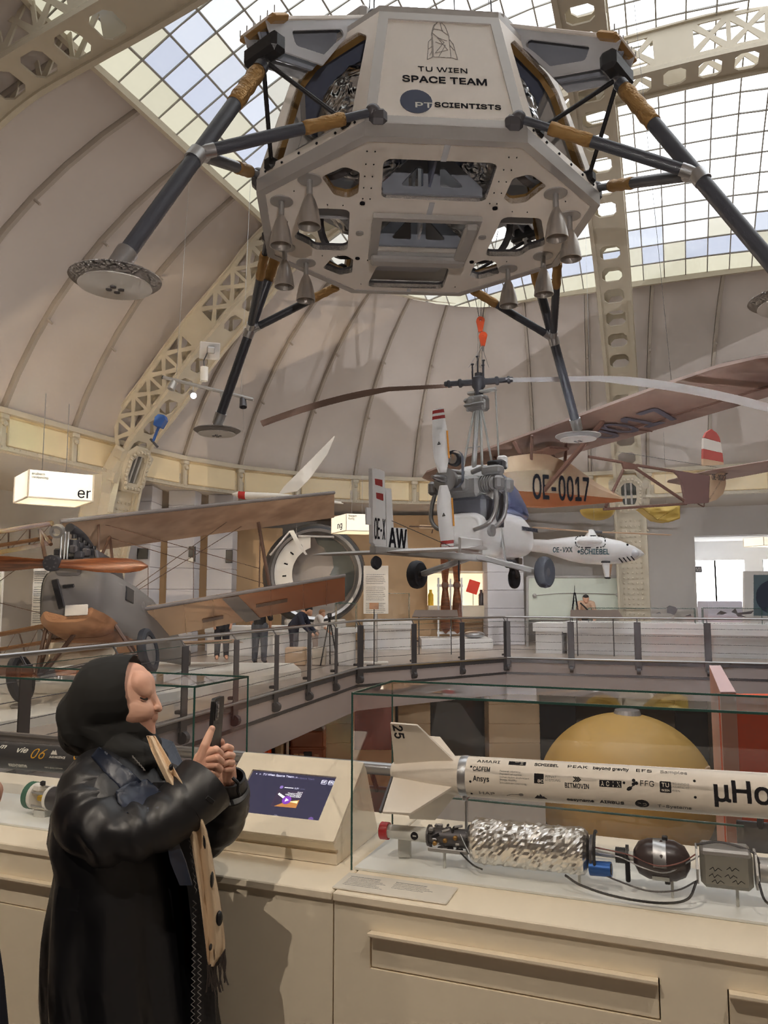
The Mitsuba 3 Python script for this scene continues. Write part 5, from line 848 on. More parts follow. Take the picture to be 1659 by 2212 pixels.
# text panels
def panel(label, u0, v0, u1, v1, y, lines, step, v_first):
    k = thing('text_panel', label, 'text panel'); a, b = at(u0, v1, y), at(u1, v0, y); put(k + '__board', cbx(a[0], b[0], y, y + .06, a[2], b[2], .006), WHITE)
    z = b[2] - v_first; w = b[0] - a[0]; ms = []
    for i in range(lines):
        if i in (6, 15): z -= step; continue
        ms.append(cbx(a[0] + .1 * w, a[0] + w * (.88 - .1 * ((i * 7) % 4) / 4), y - .003, y, z - .008, z + .008, .002)); z -= step
    put(k + '__text_line', cat_(ms), mat('text_grey', (150, 148, 144), .7) if 'mat_text_grey' not in scene else 'mat_text_grey', kind='stuff'); put(k + '__panel_foot', cbx(a[0], b[0], y + .0, y + .3, 0, .05, .01), WHITE)
    if a[2] > .06: put(k + '__panel_post', cbx((a[0] + b[0]) / 2 - .04, (a[0] + b[0]) / 2 + .04, y + .06, y + .12, .05, a[2] + .1, .01), ALU)
panel('tall white text panel right of the ring exhibit', 785, 1222, 839, 1326, 19.2, 22, .045, .22); panel('tall white text panel left of the biplane fuselage', 66, 1228, 104, 1356, 14.0, 24, .04, .06); panel('white text panel at the left edge behind the propeller', -30, 1205, 8, 1400, 14.6, 4, .05, .2)
# far gallery: long plinths with glass cases
PW = mat('plinth_white', (226, 226, 226), .4)
def plinth(label, b0, a0, b1, a1, z, drop=.30, inset=.35):
    k = thing('exhibit_plinth', label, 'plinth'); put(k + '__worktop', ext(sbox(b0, a0, b1, a1).buffer(0), drop, FH, z - drop), PW); put(k + '__base', ext(sbox(b0 + .06, a0 + inset, b1 - .06, a1 - .1), z - drop, FH, 0), PW); return k
hl = lambda u, v, z: (lambda P: (P[:2] @ HB[:2] if False else P @ np.r_[HB[:2], 0], P @ np.r_[HA[:2], 0]))(atz(u, v, z))
plinth('long white plinth along the far gallery under the glass cases', -3.0, 22.6, 3.1, 24.2, .92); plinth('white stepped end of the long plinth below the pale screen', -3.9, 22.8, -3.02, 24.4, .88, .24, .12)
def wcase(label, x0, x1, y0, y1, z0, z1):
    k = thing('glass_case', label, 'glass case'); c = [(x0, y0), (x1, y0), (x1, y1), (x0, y1)]
    for i in range(4): p, q_ = c[i], c[(i + 1) % 4]; put(k + '__pane', M([V(*p, z0), V(*q_, z0), V(*q_, z1), V(*p, z1)], [[0, 1, 2], [0, 2, 3]]), GLASS); put(k + '__edge', bar(V(*p, z1), V(*q_, z1), .012, .012), GEDGE); put(k + '__edge', bar(V(*p, z0), V(*p, z1), .012, .012), GEDGE)
    put(k + '__top_pane', M([V(*p, z1) for p in c], [[0, 1, 2], [0, 2, 3]]), GLASS); return k
def wplinth(label, x0, x1, y0, y1, z, drop=.2):
    k = thing('exhibit_plinth', label, 'plinth'); put(k + '__worktop', cbx(x0, x1, y0, y1, z - drop, z, .01), PW); put(k + '__base', cbx(x0 + .05, x1 - .05, y0 + .12, y1 - .05, 0, z - drop, .01), PW); return k
wplinth('white plinth behind the railing left of the propeller stand', -.66, .88, 24.0, 25.0, .93, .28)
def glass_case(label, b0, a0, b1, a1, z0, z1, key='glass_case'):
    k = thing(key, label, 'glass case'); P = lambda b, a, z: H(b, a, z); c = [(b0, a0), (b1, a0), (b1, a1), (b0, a1)]
    for i in range(4): (p, q_) = c[i], c[(i + 1) % 4]; put(k + '__pane', M([P(*p, z0), P(*q_, z0), P(*q_, z1), P(*p, z1)], [[0, 1, 2], [0, 2, 3]]), GLASS); put(k + '__edge', cat_([bar(P(*p, z1), P(*q_, z1), .012, .012)]), GEDGE); put(k + '__edge', bar(P(*p, z0), P(*p, z1), .012, .012), GEDGE)
    put(k + '__top_pane', M([P(*p, z1) for p in c], [[0, 1, 2], [0, 2, 3]]), GLASS); return k
glass_case('glass case on the long far plinth in front of the standing man', -2.3, 22.8, .55, 23.7, .92, 1.32); glass_case('glass case on the far plinth holding a dark rounded fragment', .75, 22.8, 2.2, 23.7, .92, 1.34); glass_case('glass case at the right end of the far plinth with dark propeller parts', 2.35, 22.8, 3.05, 23.7, .92, 1.36); wcase('glass case on the plinth left of the propeller stand', -.3, .8, 24.1, 24.9, .93, 1.75)
q = Plane(V(0, 22.0, 0), V(1, -.37, 0))
put('dark_fragment', q.ext([(1440, 1312), (1446, 1308), (1458, 1311), (1464, 1315), (1460, 1324), (1456, 1328), (1448, 1325), (1441, 1324)], .25, .02), DARKST, 40, label='dark rounded metal fragment in the middle far glass case', cat='metal fragment'); put('dark_fragment__fragment_foot', q.ext([(1452, 1326), (1458, 1327), (1456, 1337), (1450, 1337)], .1), ALU)
for lab, pts in (('small dark wedge left of the rounded fragment', [(1418, 1324), (1425, 1322), (1428, 1325), (1416, 1325.5)]), ('small dark wedge right of the rounded fragment', [(1480, 1331), (1492, 1326), (1493, 1331)]), ('dark folded bracket left of the propeller parts', [(1548, 1327), (1557, 1319), (1571, 1324), (1560, 1328)]), ('crossed dark propeller parts in the right far glass case', [(1580, 1322), (1588, 1314), (1593, 1324), (1628, 1319), (1622, 1326), (1600, 1328), (1612, 1333), (1594, 1332), (1590, 1326)])): put('aircraft_fragment', q.ext(pts, .12), DARKST, label=lab, cat='metal fragment')
def lectern(label, u0, u1, v0, v1, y):
    k = thing('slanted_sign', label, 'slanted sign'); a, b = at(u0, v1, y), at(u1, v0, y); put(k + '__board', loft([[V(a[0], y, a[2]), V(b[0], y - .3 * 0, a[2]), V(b[0], y + .35, b[2]), V(a[0] + .1, y + .35, b[2])], [V(a[0], y + .02, a[2] - .02), V(b[0], y + .02, a[2] - .02), V(b[0], y + .37, b[2] - .02), V(a[0] + .1, y + .37, b[2] - .02)]]), mat('sign_brown', (104, 92, 86), .4) if 'mat_sign_brown' not in scene else 'mat_sign_brown')
    for x in (.15, .85): put(k + '__leg', rod(V(a[0] + (b[0] - a[0]) * x, y + .15, a[2] + .04), V(a[0] + (b[0] - a[0]) * x, y + .15, .02), .015, 6), DARKST)
lectern('dark slanted sign in front of the standing man', 1232, 1344, 1318, 1333, 21.25); lectern('dark slanted sign left of the wooden propellers', 890, 990, 1318, 1332, 21.9)
# propeller stand
pst = thing('propeller_stand', 'white display stand holding two upright wooden propellers', 'display stand'); q = Plane(V(0, 25.4, 0), V(1, 0, 0))
for u in (947, 997): a, b = q.P(u, 1388), q.P(u, 1248); put(pst + '__upright', bar(V(a[0], a[1], .3), b, .06, .06, .008), PW)
for v in (1265, 1367): put(pst + '__crossbar', bar(q.P(944, v), q.P(1000, v), .06, .09, .008), PW)
put(pst + '__centre_post', bar(q.P(973, 1385), q.P(973, 1250), .05, .05, .008), PW); a, b = q.P(908, 1400), q.P(1058, 1400); put(pst + '__plinth', cbx(a[0], b[0], 24.6, 26.4, 0, .3, .01), PW)
for u, lab in ((961, 'left upright wooden propeller on the white stand'), (986, 'right upright wooden propeller on the white stand')):
    c = q.P(u, 1264) - V(0, .12, 0); k = thing('wooden_propeller', lab, 'wooden propeller'); R = []
    for t in np.linspace(-1, 1, 25): w = np.interp(abs(t), [0, .08, .35, .8, .96, 1], [.12, .09, .14, .17, .12, .02]); R.append([c + V(w * a, b * .04 + .05 * a * np.sign(t) * min(1, 3 * abs(t)), t * 1.58) for a, b in ((-1, 0), (-.5, .8), (.5, .8), (1, 0), (.5, -.8), (-.5, -.8))])
    put(k + '__blade_pair', loft(R), WOOD, 45); put(k + '__hub_plate', tf(lathe([(0, 0), (.09, 0), (.09, .03), (0, .03)], 18), frame(c - V(0, .05, 0), V(1, 0, 0), V(0, 0, 1))), STRUT)
put('silver_cowling', mv(M(sph((0, 0, 0), 1, 3).vertices * V(.35, .3, .12), sph((0, 0, 0), 1, 3).faces), *(q.P(1022, 1371) + V(0, -.3, .02))), SILVER, True, label='low silver cowling lying on the propeller stand plinth', cat='cowling')
# lit niche with bottles and an orange card
nl = thing('lit_niche', 'warm lit wall niche behind the wooden propellers', 'display niche'); q = Plane(V(0, 27.4, 0), V(1, 0, 0)); a, b = q.P(925, 1308), q.P(1054, 1238)
put(nl + '__glowing_back', M([a + V(0, .5, 0), V(b[0], a[1] + .5, a[2]), b + V(0, .5, 0), V(a[0], a[1] + .5, b[2])], [[0, 1, 2], [0, 2, 3]]), LBOX, emitter=lamp((1, .80, .55), .85, 2)); put(nl + '__shelf', cbx(a[0], b[0], 27.3, 27.95, a[2] - .4, a[2], .01), CREAM); put(nl + '__head', cbx(a[0], b[0], 27.3, 27.95, b[2], b[2] + .08, .01), CREAM)
put('orange_card', tf(cb(.40, .03, .46, .01), frame(q.P(1022, 1268), V(.93, 0, -.30), V(0, 1, 0))), mat('card_red', (226, 62, 34), .5), label='tilted orange red card in the lit niche', cat='card'); put('orange_card__card_support', rod(q.P(1022, 1280), V(q.P(1022, 1280)[0], 27.45, a[2]), .012, 6), STEEL)
for u, m_, lab in ((1041, DARKST, 'dark bottle at the right end of the lit niche'), (931, YELLOW, 'yellow bottle at the left end of the lit niche')): c = q.P(u, 1280); put('bottle', tf(lathe([(0, 0), (.10, 0), (.10, .38), (.05, .46), (.05, .56), (0, .56)], 14), frame(V(c[0], 27.6, a[2]), V(1, 0, 0), V(0, 1, 0))), m_, 40, label=lab, cat='bottle')
# pale glass screen with a line drawing and models
gs = thing('pale_screen', 'large pale green screen behind the standing man', 'display screen'); q = Plane(V(0, 25.6, 0), V(1, 0, 0)); put(gs + '__board', q.ext([(1139, 1338), (1344, 1338), (1344, 1246), (1139, 1246)], .05), mat('pale_green_glass', (206, 212, 200), .25))
for p0, p1 in (((1139, 1246), (1344, 1246)), ((1344, 1246), (1344, 1400)), ((1139, 1246), (1139, 1400))): put(gs + '__frame', bar(q.P(*p0), q.P(*p1), .09, .08, .01), ALU)
put(gs + '__orbit_line', tube([q.P(u, v) - V(0, .04, 0) for u, v in ((1155, 1286), (1200, 1282), (1240, 1281), (1290, 1282), (1333, 1284))], .012, 6), ALU); put(gs + '__orbit_ball', sph(q.P(1154, 1287) - V(0, .05, 0), .075), ALU, True); put(gs + '__orbit_ball', sph(q.P(1334, 1285) - V(0, .05, 0), .075, 2, (1, 1, 1)), ALU, True)
tw = thing('tower_model', 'dark lattice tower model beside the standing man', 'model tower'); c = at(1242, 1304, 23.4); c[2] = 1.32; [put(tw + '__tower_leg', rod(c + V(x, y, -.4), c + V(x * .12, y * .12, .45), .012, 6), INK) for x in (-.12, .12) for y in (-.1, .1)]; put(tw + '__mast', rod(c + V(0, 0, .4), c + V(0, 0, .66), .008, 6), INK)
for z, w in ((-.1, .09), (.2, .05)): put(tw + '__tie', cat_([bar(c + V(-w, 0, z), c + V(w, 0, z), .015, .015)]), INK)
# right end: display wall with a dark picture, light plinth, signs on the wall
tv = thing('picture_display', 'grey framed dark blue picture at the right edge', 'picture display'); q = Plane(V(0, 22.2, 0), V(1, -.1, 0)); put(tv + '__frame', q.ext([(1606, 1345), (1720, 1345), (1720, 1234), (1606, 1234)], .12), GREYW); put(tv + '__picture', q.ext([(1626, 1330), (1715, 1330), (1715, 1242), (1626, 1242)], .03, off=.07), mat('picture_blue', (78, 92, 98), .2)); put(tv + '__planet', ext(Point(*q.xy([(1668, 1290)])[0]).buffer(.46), .02, q.F, .085), mat('planet_navy', (44, 50, 62), .3)); put(tv + '__foot', cbx(q.P(1606, 1300)[0], q.P(1715, 1300)[0], 22.0, 22.4, 0, .92, .02), GREYW)
put('white_plinth_box', cbx(*sorted((at(1526, 1300, 23.9)[0], at(1600, 1300, 23.9)[0])), 23.8, 24.6, 0, at(1526, 1299, 23.9)[2], .01), mat('lilac_white', (214, 210, 222), .5), label='lilac white box plinth below the bright window opening', cat='plinth')
wallF = lambda u, v: (lambda P: P)(hit(u, v, H(0, 29.42), np.r_[HA[:2], 0])); BX = np.r_[HB[:2], 0]
put('emergency_light', tf(cb(.34, .2, .06, .01), frame(wallF(1460, 1239), BX, V(0, 0, 1))), LBOX, label='small glowing white emergency light on the far wall', cat='emergency light', emitter=lamp((1, 1, .98), 1.2, .5)); put('emergency_light__lamp_base', tf(mv(cb(.3, .16, .08, .01), 0, 0, -.04), frame(wallF(1460, 1239), BX, V(0, 0, 1))), GREYW)
ex_ = put('exit_sign', tf(cb(.24, .2, .05, .008), frame(wallF(1508, 1230), BX, V(0, 0, 1))), DARKST, label='small dark pictogram sign on the edge of the bright opening', cat='sign'); put(ex_ + '__pictogram', tf(cat_([mv(ext(LineString([(-.06, .06), (-.02, -.06), (.03, .06)]).buffer(.014), .01), 0, 0, .026), mv(ext(LineString([(.06, .06), (.06, -.06)]).buffer(.012), .01), 0, 0, .026)]), frame(wallF(1508, 1230), BX, V(0, 0, 1))), ALU, kind='stuff')
es = thing('easel_sign', 'small brown picture sign on a stand right of the ring exhibit', 'picture sign'); q = Plane(V(0, 18.6, 0), V(1, 0, 0)); put(es + '__picture', q.ext([(798, 1316), (818, 1316), (818, 1302), (798, 1302)], .03), PLY_); put(es + '__stem', rod(q.P(808, 1316), V(q.P(808, 1316)[0], 18.6, .04), .012, 6), BLACK); put(es + '__foot', mv(cb(.36, .2, .03, .01), q.P(808, 1316)[0], 18.6, .02), BLACK)
# low white counter and cases behind the biplane wing tip
wplinth('low white counter behind the visitor with grey jeans', -5.0, -1.85, 21.5, 22.2, .84, .18); wplinth('small white plinth left of the easel sign', -1.2, -.66, 18.6, 19.3, .9, .12); wcase('glass case on the small plinth left of the easel sign', -1.18, -.68, 18.62, 19.28, .9, 1.5)
tr = thing('camera_tripod', 'dark tripod standing behind the left railing', 'tripod'); c = at(712, 1330, 18.8); [put(tr + '__leg', rod(V(c[0], c[1], 1.15), V(c[0] + x, c[1] + y, .01), .018, 6), BLACK) for x, y in ((-.2, -.2), (.22, -.15), (0, .25))]; put(tr + '__head', mv(cb(.1, .14, .12, .02), c[0], c[1], 1.2), BLACK)
for k, (u, v, w, m_, lab) in enumerate(((640, 1380, .5, FABL, 'pale crate on the platform behind the tripod'), (690, 1378, .32, STONE, 'tall beige box behind the left railing near the tripod'))): c = at(u, v, 18.9); put('storage_crate', mv(cb(w, .4, .42, .02), c[0], c[1], .22), m_, label=lab, cat='crate')
# spotlight bar in front of the lattice arch
sb = thing('spotlight_bar', 'white hanging spotlight bar in front of the lattice arch', 'spotlight bar'); q = Plane(V(0, 14.2, 0), V(1, -.1, 0)); put(sb + '__bar', rod(q.P(352, 815), q.P(547, 863), .035, 10), ALU, 40); put(sb + '__bar_end', rod(q.P(351, 814.7), q.P(353, 815.3), .038, 10), BLACK)
for u, v, d, m_ in ((373, 832, (-.3, -.3, -1), ALU), (416, 852, (.5, -1, -.6), SILVER), (484, 857, (.3, -.4, -.8), GREYP), (525, 870, (.1, -.3, -1), DARKST)):
    c = q.P(u, v); Fz = zframe(c, V(*d)); k = put(sb + '__spotlight', tf(lathe([(0, -.12), (.06, -.12), (.075, .10), (.06, .10), (.05, .0), (0, .0)], 16), Fz), m_, 40); put(k + '__yoke', rod(c, q.P(u + 2, 815 + (u - 352) * .246), .015, 6), ALU)
    if u == 416: put(k + '__glowing_lens', tf(lathe([(0, .05), (.058, .05), (.058, .07), (0, .08)], 16), Fz), LBOX, emitter=lamp((1, .93, .8), 18, .5))
for u in (380, 520): put(sb + '__suspension_wire', rod(q.P(u, 815 + (u - 352) * .246), q.P(u, 815 + (u - 352) * .246) + V(0, .6, 5), .004, 5), STEEL)
cy = thing('cylinder_lamp', 'white cylinder lamp hanging above the spotlight bar', 'hanging lamp'); c = q.P(441, 808); put(cy + '__shade', tf(lathe([(0, .14), (.075, .14), (.075, -.14), (.06, -.14), (.06, .1), (0, .1)], 20), frame(c, V(1, 0, 0), V(0, 1, 0))), WHITE, 40); put(cy + '__arm', tube([c + V(0, 0, .14), q.P(440, 780), q.P(448, 762)], .012, 6), DARKST)
q = Plane(V(0, 15.6, 0), V(1, 0, 0)); k = thing('blue_winch', 'blue winch clamped on the lattice arch', 'winch'); put(k + '__winch_body', q.ext([(334, 920), (338, 903), (345, 897), (358, 899), (360, 908), (350, 925)], .22, .01), mat('winch_blue', (44, 84, 150), .5)); put(k + '__winch_arm', bar(q.P(343, 922), q.P(330, 955), .05, .05, .01), 'mat_winch_blue'); put(k + '__winch_foot', bar(q.P(325, 948), q.P(341, 966), .05, .05, .01), DARKST)
k = thing('projector', 'grey projector fixed on the lattice arch above the spotlight bar', 'projector'); put(k + '__plate', tf(cb(.42, .36, .03, .01), zframe(q.P(453, 758), V(.3, -1, -.4))), GREYW); put(k + '__projector_body', tf(cb(.16, .14, .2, .02), zframe(q.P(458, 760) - V(0, .12, 0), V(.3, -1, -.4))), ALU)
# =====================================================================  lower hall seen through the void and the case
LW = 'mat_lower_wall'; WIN = mat('dark_window', (46, 50, 56), .15); LST = mat('warm_stone', (206, 180, 146), .7)
for u0, u1, lab in ((860, 930, 'beige lower pillar behind the rocket fin'), (1056, 1166, 'broad beige lower pillar behind the middle of the rocket'), (696, 766, 'beige lower pillar left of the glass case corner')):
    a, b = at(u0, 1560, 23.0), at(u1, 1560, 23.0); k = thing('lower_pillar', lab, 'pillar'); w = b[0] - a[0]; put(k + '__core', cbx(a[0] + .03, b[0] - .03, 23.03, 24, -5.4, -.95, .01), LST)
    for i in range(8): put(k + '__stone_course', cbx(a[0], b[0], 23.0, 24.0, -5.4 + .556 * i + .005, -5.4 + .556 * (i + 1) - .006, .012), LST)
for u0, u1 in ((930, 1056), (1166, 1245), (1460, 1530), (770, 850)): a, b = at(u0, 1560, 25), at(u1, 1560, 25); put('wall_lower_far__window', cbx(a[0], b[0], 25, 25.1, -4.4, -1.2, .02), WIN)
a, b = at(766, 1515, 22), at(846, 1620, 22); mo = thing('maroon_screen', 'dark maroon screen on the lower level behind the rocket fins', 'screen'); put(mo + '__screen_face', cbx(a[0], b[0], 22, 22.06, b[2], a[2], .01), mat('maroon', (84, 56, 56), .35)); put(mo + '__screen_frame', cbx(a[0] - .1, b[0] + .1, 22.06, 22.14, -5.4, a[2] + .08, .02), LST)
eg = thing('yellow_capsule', 'huge yellow egg shaped capsule on the floor below, seen through the glass case', 'capsule'); EC = at(1352, 1712, 19.5); s3 = sph((0, 0, 0), 1, 4); put(eg + '__hull', M(s3.vertices * V(2.12, 2.0, 1.92) + EC, s3.faces), mat('capsule_yellow', (196, 158, 88), .4, tex=tint((198, 160, 90), .5, .6, (170, 130, 62))), True)
put(eg + '__top_hatch', tf(lathe([(0, .1), (.3, .08), (.34, -.06), (0, -.06)], 24), frame(EC + V(.1, 0, 1.92), V(1, 0, 0), V(0, 1, 0))), ALU); put(eg + '__seam_ring', tf(lathe([(1.93, -.02), (1.955, 0), (1.93, .02)], 64), zframe(EC, V(.25, -.1, .4)) @ np.diag([1, 1, 1, 1.0])), YELLOW); put(eg + '__handle', cat_([rod(EC + V(1.45, -1.05, .7), EC + V(1.62, -1.1, .86), .03, 8), rod(EC + V(1.62, -1.1, .86), EC + V(1.75, -.95, .62), .03, 8)]), LST); put(eg + '__cradle', mv(cb(2.6, 2.2, .7, .05), EC[0], EC[1], -5.05), DARKST)
ow = thing('orange_wall', 'tall orange exhibition wall rising from the lower level at the right edge', 'exhibition wall'); a0, a1 = at(1556, 1497, 7.0), at(1532, 1438, 9.6); zt = a0[2]
put(ow + '__side_slab', loft([[V(a0[0], 7.0, z), V(a0[0] + .14, 7.0, z), V(a0[0] + .14 + (a1[0] - a0[0]), 9.6, z), V(a1[0], 9.6, z)] for z in (-5.4, zt)]), mat('salmon_panel', (214, 150, 128), .5)); put(ow + '__top_cap', loft([[V(a0[0], 7.0, z), V(a0[0] + .14, 7.0, z), V(a0[0] + .14 + (a1[0] - a0[0]), 9.6, z), V(a1[0], 9.6, z)] for z in (zt, zt + .01)]), mat('pink_cap', (232, 196, 196), .5)); put(ow + '__front_panel', cbx(a0[0] + .06, a0[0] + 3.0, 7.05, 7.2, -5.4, zt - .03, .01), ORANGE)
q = Plane(V(0, 20.5, 0), V(1, 0, 0))
def lowbox(key, lab, cat, u0, v0, u1, v1, y, m_, dpt=.6): a, b = at(u0, v0, y), at(u1, v1, y); return put(key, cbx(a[0], b[0], y, y + dpt, -5.4, a[2], .02), m_, label=lab, cat=cat)
lowbox('orange_pillar', 'bright orange column on the lower level under the slab', 'column', 549, 1575, 581, 1640, 19, ORANGE); ys = lowbox('yellow_board', 'dark yellow board with the letter n below the slab', 'sign board', 470, 1590, 548, 1640, 19.2, mat('mustard', (190, 148, 50), .5), .1); put(ys + '__lettering', tf(text('n', .22, .01), frame(at(499, 1628, 19.19), V(1, 0, 0), V(0, 0, 1))), INK)
wc = thing('wooden_cabinet', 'old reddish wooden cabinet with a dark doorway on the lower level', 'cabinet'); a, b = at(626, 1580, 20), at(698, 1640, 20); put(wc + '__body', cbx(a[0], b[0], 20, 21, -5.4, a[2], .03), mat('cabinet_red_wood', (120, 66, 42), .4)); put(wc + '__roof', loft([[V(a[0] + .04, 20.1, a[2]), V(b[0] - .02, 20.1, a[2]), V(b[0] - .02, 21, a[2]), V(a[0] + .04, 21, a[2])], [V(a[0] + .12, 20.2, a[2] + .34), V(b[0] - .2, 20.2, a[2] + .34), V(b[0] - .2, 20.9, a[2] + .34), V(a[0] + .12, 20.9, a[2] + .34)]]), STRUT); put(wc + '__cornice', cbx(a[0] - .05, b[0] + .05, 19.95, 20.1, a[2] - .45, a[2] - .38, .02), 'mat_cabinet_red_wood'); put(wc + '__doorway', cbx(at(656, 1600, 20)[0], at(674, 1600, 20)[0], 19.97, 20.02, -5.3, a[2] - .5, .01), BLACK)
for u in (640, 652, 684): x = at(u, 1600, 20)[0]; put(wc + '__door_panel', cbx(x - .06, x + .06, 19.96, 20.01, -5.2, a[2] - .55, .01), PLY_)
lowbox('white_post', 'thin white post left of the wooden cabinet on the lower level', 'post', 618, 1560, 623, 1640, 19.6, WHITE, .08); lowbox('dark_partition', 'dark partition next to the orange column below the slab', 'partition', 582, 1570, 592, 1640, 19.4, INK, .1); lowbox('grey_partition', 'grey stone partition left of the thin white post below the slab', 'partition', 594, 1560, 612, 1640, 20.2, LST, .3)
lowbox('lower_case', 'pale lit display block below the far corner of the slab', 'display block', 768, 1480, 830, 1500, 24, LBOX, .4)
lowbox('lower_plinth', 'long pale plinth on the lower level behind the glass case', 'plinth', 905, 1690, 1180, 1800, 17, GREYW, 1.2)
# =====================================================================  display counter, cases, rockets, screen
HB3, HA3, UP = np.r_[HB[:2], 0], np.r_[HA[:2], 0], V(0, 0, 1)
CF = 1.99; FP = Plane(H(0, CF), HB3)                       # front of the counter; FP.n points to the viewer
CASEW = mat('case_floor', (214, 216, 212), .35)
def hb(u, v, a=CF): P = hit(u, v, H(0, a), HA3); return float(P @ HB3), float(P[2])
def hz_(u, v, z): P = atz(u, v, z); return float(P @ HB3), float(P @ HA3)
def counter(label, b0, b1, drawers):
    k = thing('display_counter', label, 'display counter'); holes = [sbox(*d) for d in drawers]
    F = frame(H(0, CF), HB3, UP); s = -1 if F[:3, 2] @ HA3 > 0 else 1
    face = sbox(b0 + .002, .02, b1 - .002, .88)
    put(k + '__front_panel', ext(face.difference(unary_union(holes)), .02, F, 0 if s < 0 else -.02), CREAM)
    put(k + '__carcass', cat_([tf(cbx(b0 + .004, b1 - .004, CF + .035, 2.70, .02, .878, .004), FH)]), CREAM); put(k + '__toe_kick', tf(cbx(b0 + .01, b1 - .01, CF + .05, 2.65, 0, .02, .002), FH), DARKST)
    put(k + '__worktop', tf(cbx(b0 + .0015, b1 - .0015, CF - .012, 2.74, .878, .9, .003), FH), CREAM)
    for x0, z0, x1, z1 in drawers:
        d = put(k + '__drawer', tf(cbx(x0 + .003, x1 - .003, CF + .004, CF + .03, z0 + .003, z1 - .012, .002), FH), CREAM)
        prof = Polygon([(.0, z1 - .001), (-.034, z1 + .003), (-.034, z1 - .003), (-.006, z1 - .018), (0.012, z1 - .018), (.012, z1 - .001)])   # (out of the front, z)
        R = [[H(b, CF + .004 + p, z) for p, z in list(prof.exterior.coords)[:-1]] for b in (x0 + .003, x1 - .003)]; put(d + '__pull_lip', loft(R), CREAM)
    return k
b_j = hb(721, 1926)[0]
d1 = hb(799, 2009), hb(1424, 2095), hb(799, 2092); d2 = hb(1570, 2118); d0 = hb(2, 1887), hb(124, 1910), hb(4, 1953)
zt = d1[0][1]; zb_ = d1[2][1]
counter('long cream display counter under the left glass case and touchscreen', -3.4, b_j, [(d0[0][0] - .05, d0[2][1], d0[1][0] + .30, d0[0][1])])
counter('long cream display counter under the right glass case', b_j, 1.2, [(d1[0][0], zb_, d1[1][0], zt), (d2[0], zb_ - .02, d2[0] + .72, zt)])
TC = .003
def case(label, b0, b1, a0, a1, z1=1.407):
    k = thing('rocket_case', label, 'glass case'); z0 = .902; c = [(b0, a0), (b1, a0), (b1, a1), (b0, a1)]; nm = ('front', 'side', 'back', 'side')
    put(k + '__case_floor', tf(cbx(b0 + .006, b1 - .006, a0 + .006, a1 - .006, .9005, .908, .001), FH), CASEW)
    for i in range(4):
        p, q = c[i], c[(i + 1) % 4]; put(k + f'__{nm[i]}_pane', M([H(*p, z0), H(*q, z0), H(*q, z1), H(*p, z1)], [[0, 1, 2], [0, 2, 3]]), GLASS)
        put(k + '__top_edge', bar(H(*p, z1), H(*q, z1), .006, .006), GEDGE); put(k + '__upright_edge', bar(H(*p, z0), H(*p, z1), .0055, .0055), GEDGE)
    put(k + '__top_pane', M([H(*p, z1) for p in c], [[0, 1, 2], [0, 2, 3]]), GLASS); return k
case('tall glass case right of the touchscreen with the white rocket inside', -.91, 1.1, 2.15, 2.5); case('glass case behind the woman with the black rocket inside', -3.3, -1.445, 2.12, 2.45)
# caption plate on the counter edge
b0, a0 = hz_(725, 1912, .905); b1, _ = hz_(970, 1950, .905)
cp = put('caption_plate', tf(cbx(-.905, -.58, 2.0, 2.118, .9005, .906, .002), FH), mat('plate_grey', (206, 200, 188), .4), label='slim grey caption plate on the counter edge before the right glass case', cat='caption plate')
ms = []
for col, n in ((-.885, 7), (-.75, 5)):
    for i in range(n): ms.append(cbx(col, col + (.115 if i else .09) - .012 * ((i * 5) % 3), 2.088 - .010 * i, 2.091 - .010 * i + (.002 if i == 0 else 0), .906, .9064, .0001))
put(cp + '__text_line', tf(cat_(ms), FH), 'mat_text_grey', kind='stuff')
# touchscreen desk: slanted panel on a wedge
tk = thing('touchscreen_desk', 'cream wedge shaped touchscreen desk on the counter', 'touchscreen desk')
BR, BL = -.965, -1.405
def onb(u, v, b): P = hit(u, v, H(b, 0), HB3); return float(P @ HA3), float(P[2])
lip, topc = onb(720, 1824, BR), onb(786, 1651, BR); bk = onb(793, 1788, BR)
prof = [(2.168, .902), (2.168, .932), (2.176, .934), (2.176, .944), (2.160, .946), lip, topc, (topc[0] + .02, topc[1] - .02), (2.51, .902)]
put(tk + '__desk_body', loft([[H(b, a, z) for a, z in prof] for b in (BL, BR)]), CREAM)
X = HB3; Ysl = unit(HA3 * (topc[0] - lip[0]) + UP * (topc[1] - lip[1])); SP = Plane(H(BL, lip[0], lip[1]), X, Ysl); nn = SP.F[:3, 2]
L = math.hypot(topc[0] - lip[0], topc[1] - lip[1]); scr = SP.xy([(546, 1669), (728.5, 1681.5), (692, 1777), (502, 1758)])
xs, ys = [p[0] for p in scr], [p[1] for p in scr]; x0, x1, y0, y1 = (xs[0] + xs[3]) / 2, (xs[1] + xs[2]) / 2, (ys[2] + ys[3]) / 2, (ys[0] + ys[1]) / 2
x0 = max(x0, .03)
put(tk + '__front_plate', ext(rrect(-.004, BR - BL + .004, 0, L, .006).difference(sbox(x0, y0, x1, y1)), .012, SP.F, .0), CREAM)
sc = put(tk + '__screen', ext(sbox(x0, y0, x1, y1), .004, SP.F, .001), mat('screen_base', (18, 18, 30), .12, clearcoat=1.0), emitter=lamp((.035, .032, .065), 1, .3), label='dark blue touchscreen with a video player')
def glow(nm, m, c, s=1.0): mat(nm, [min(255, 255 * x) for x in c], .3); return None
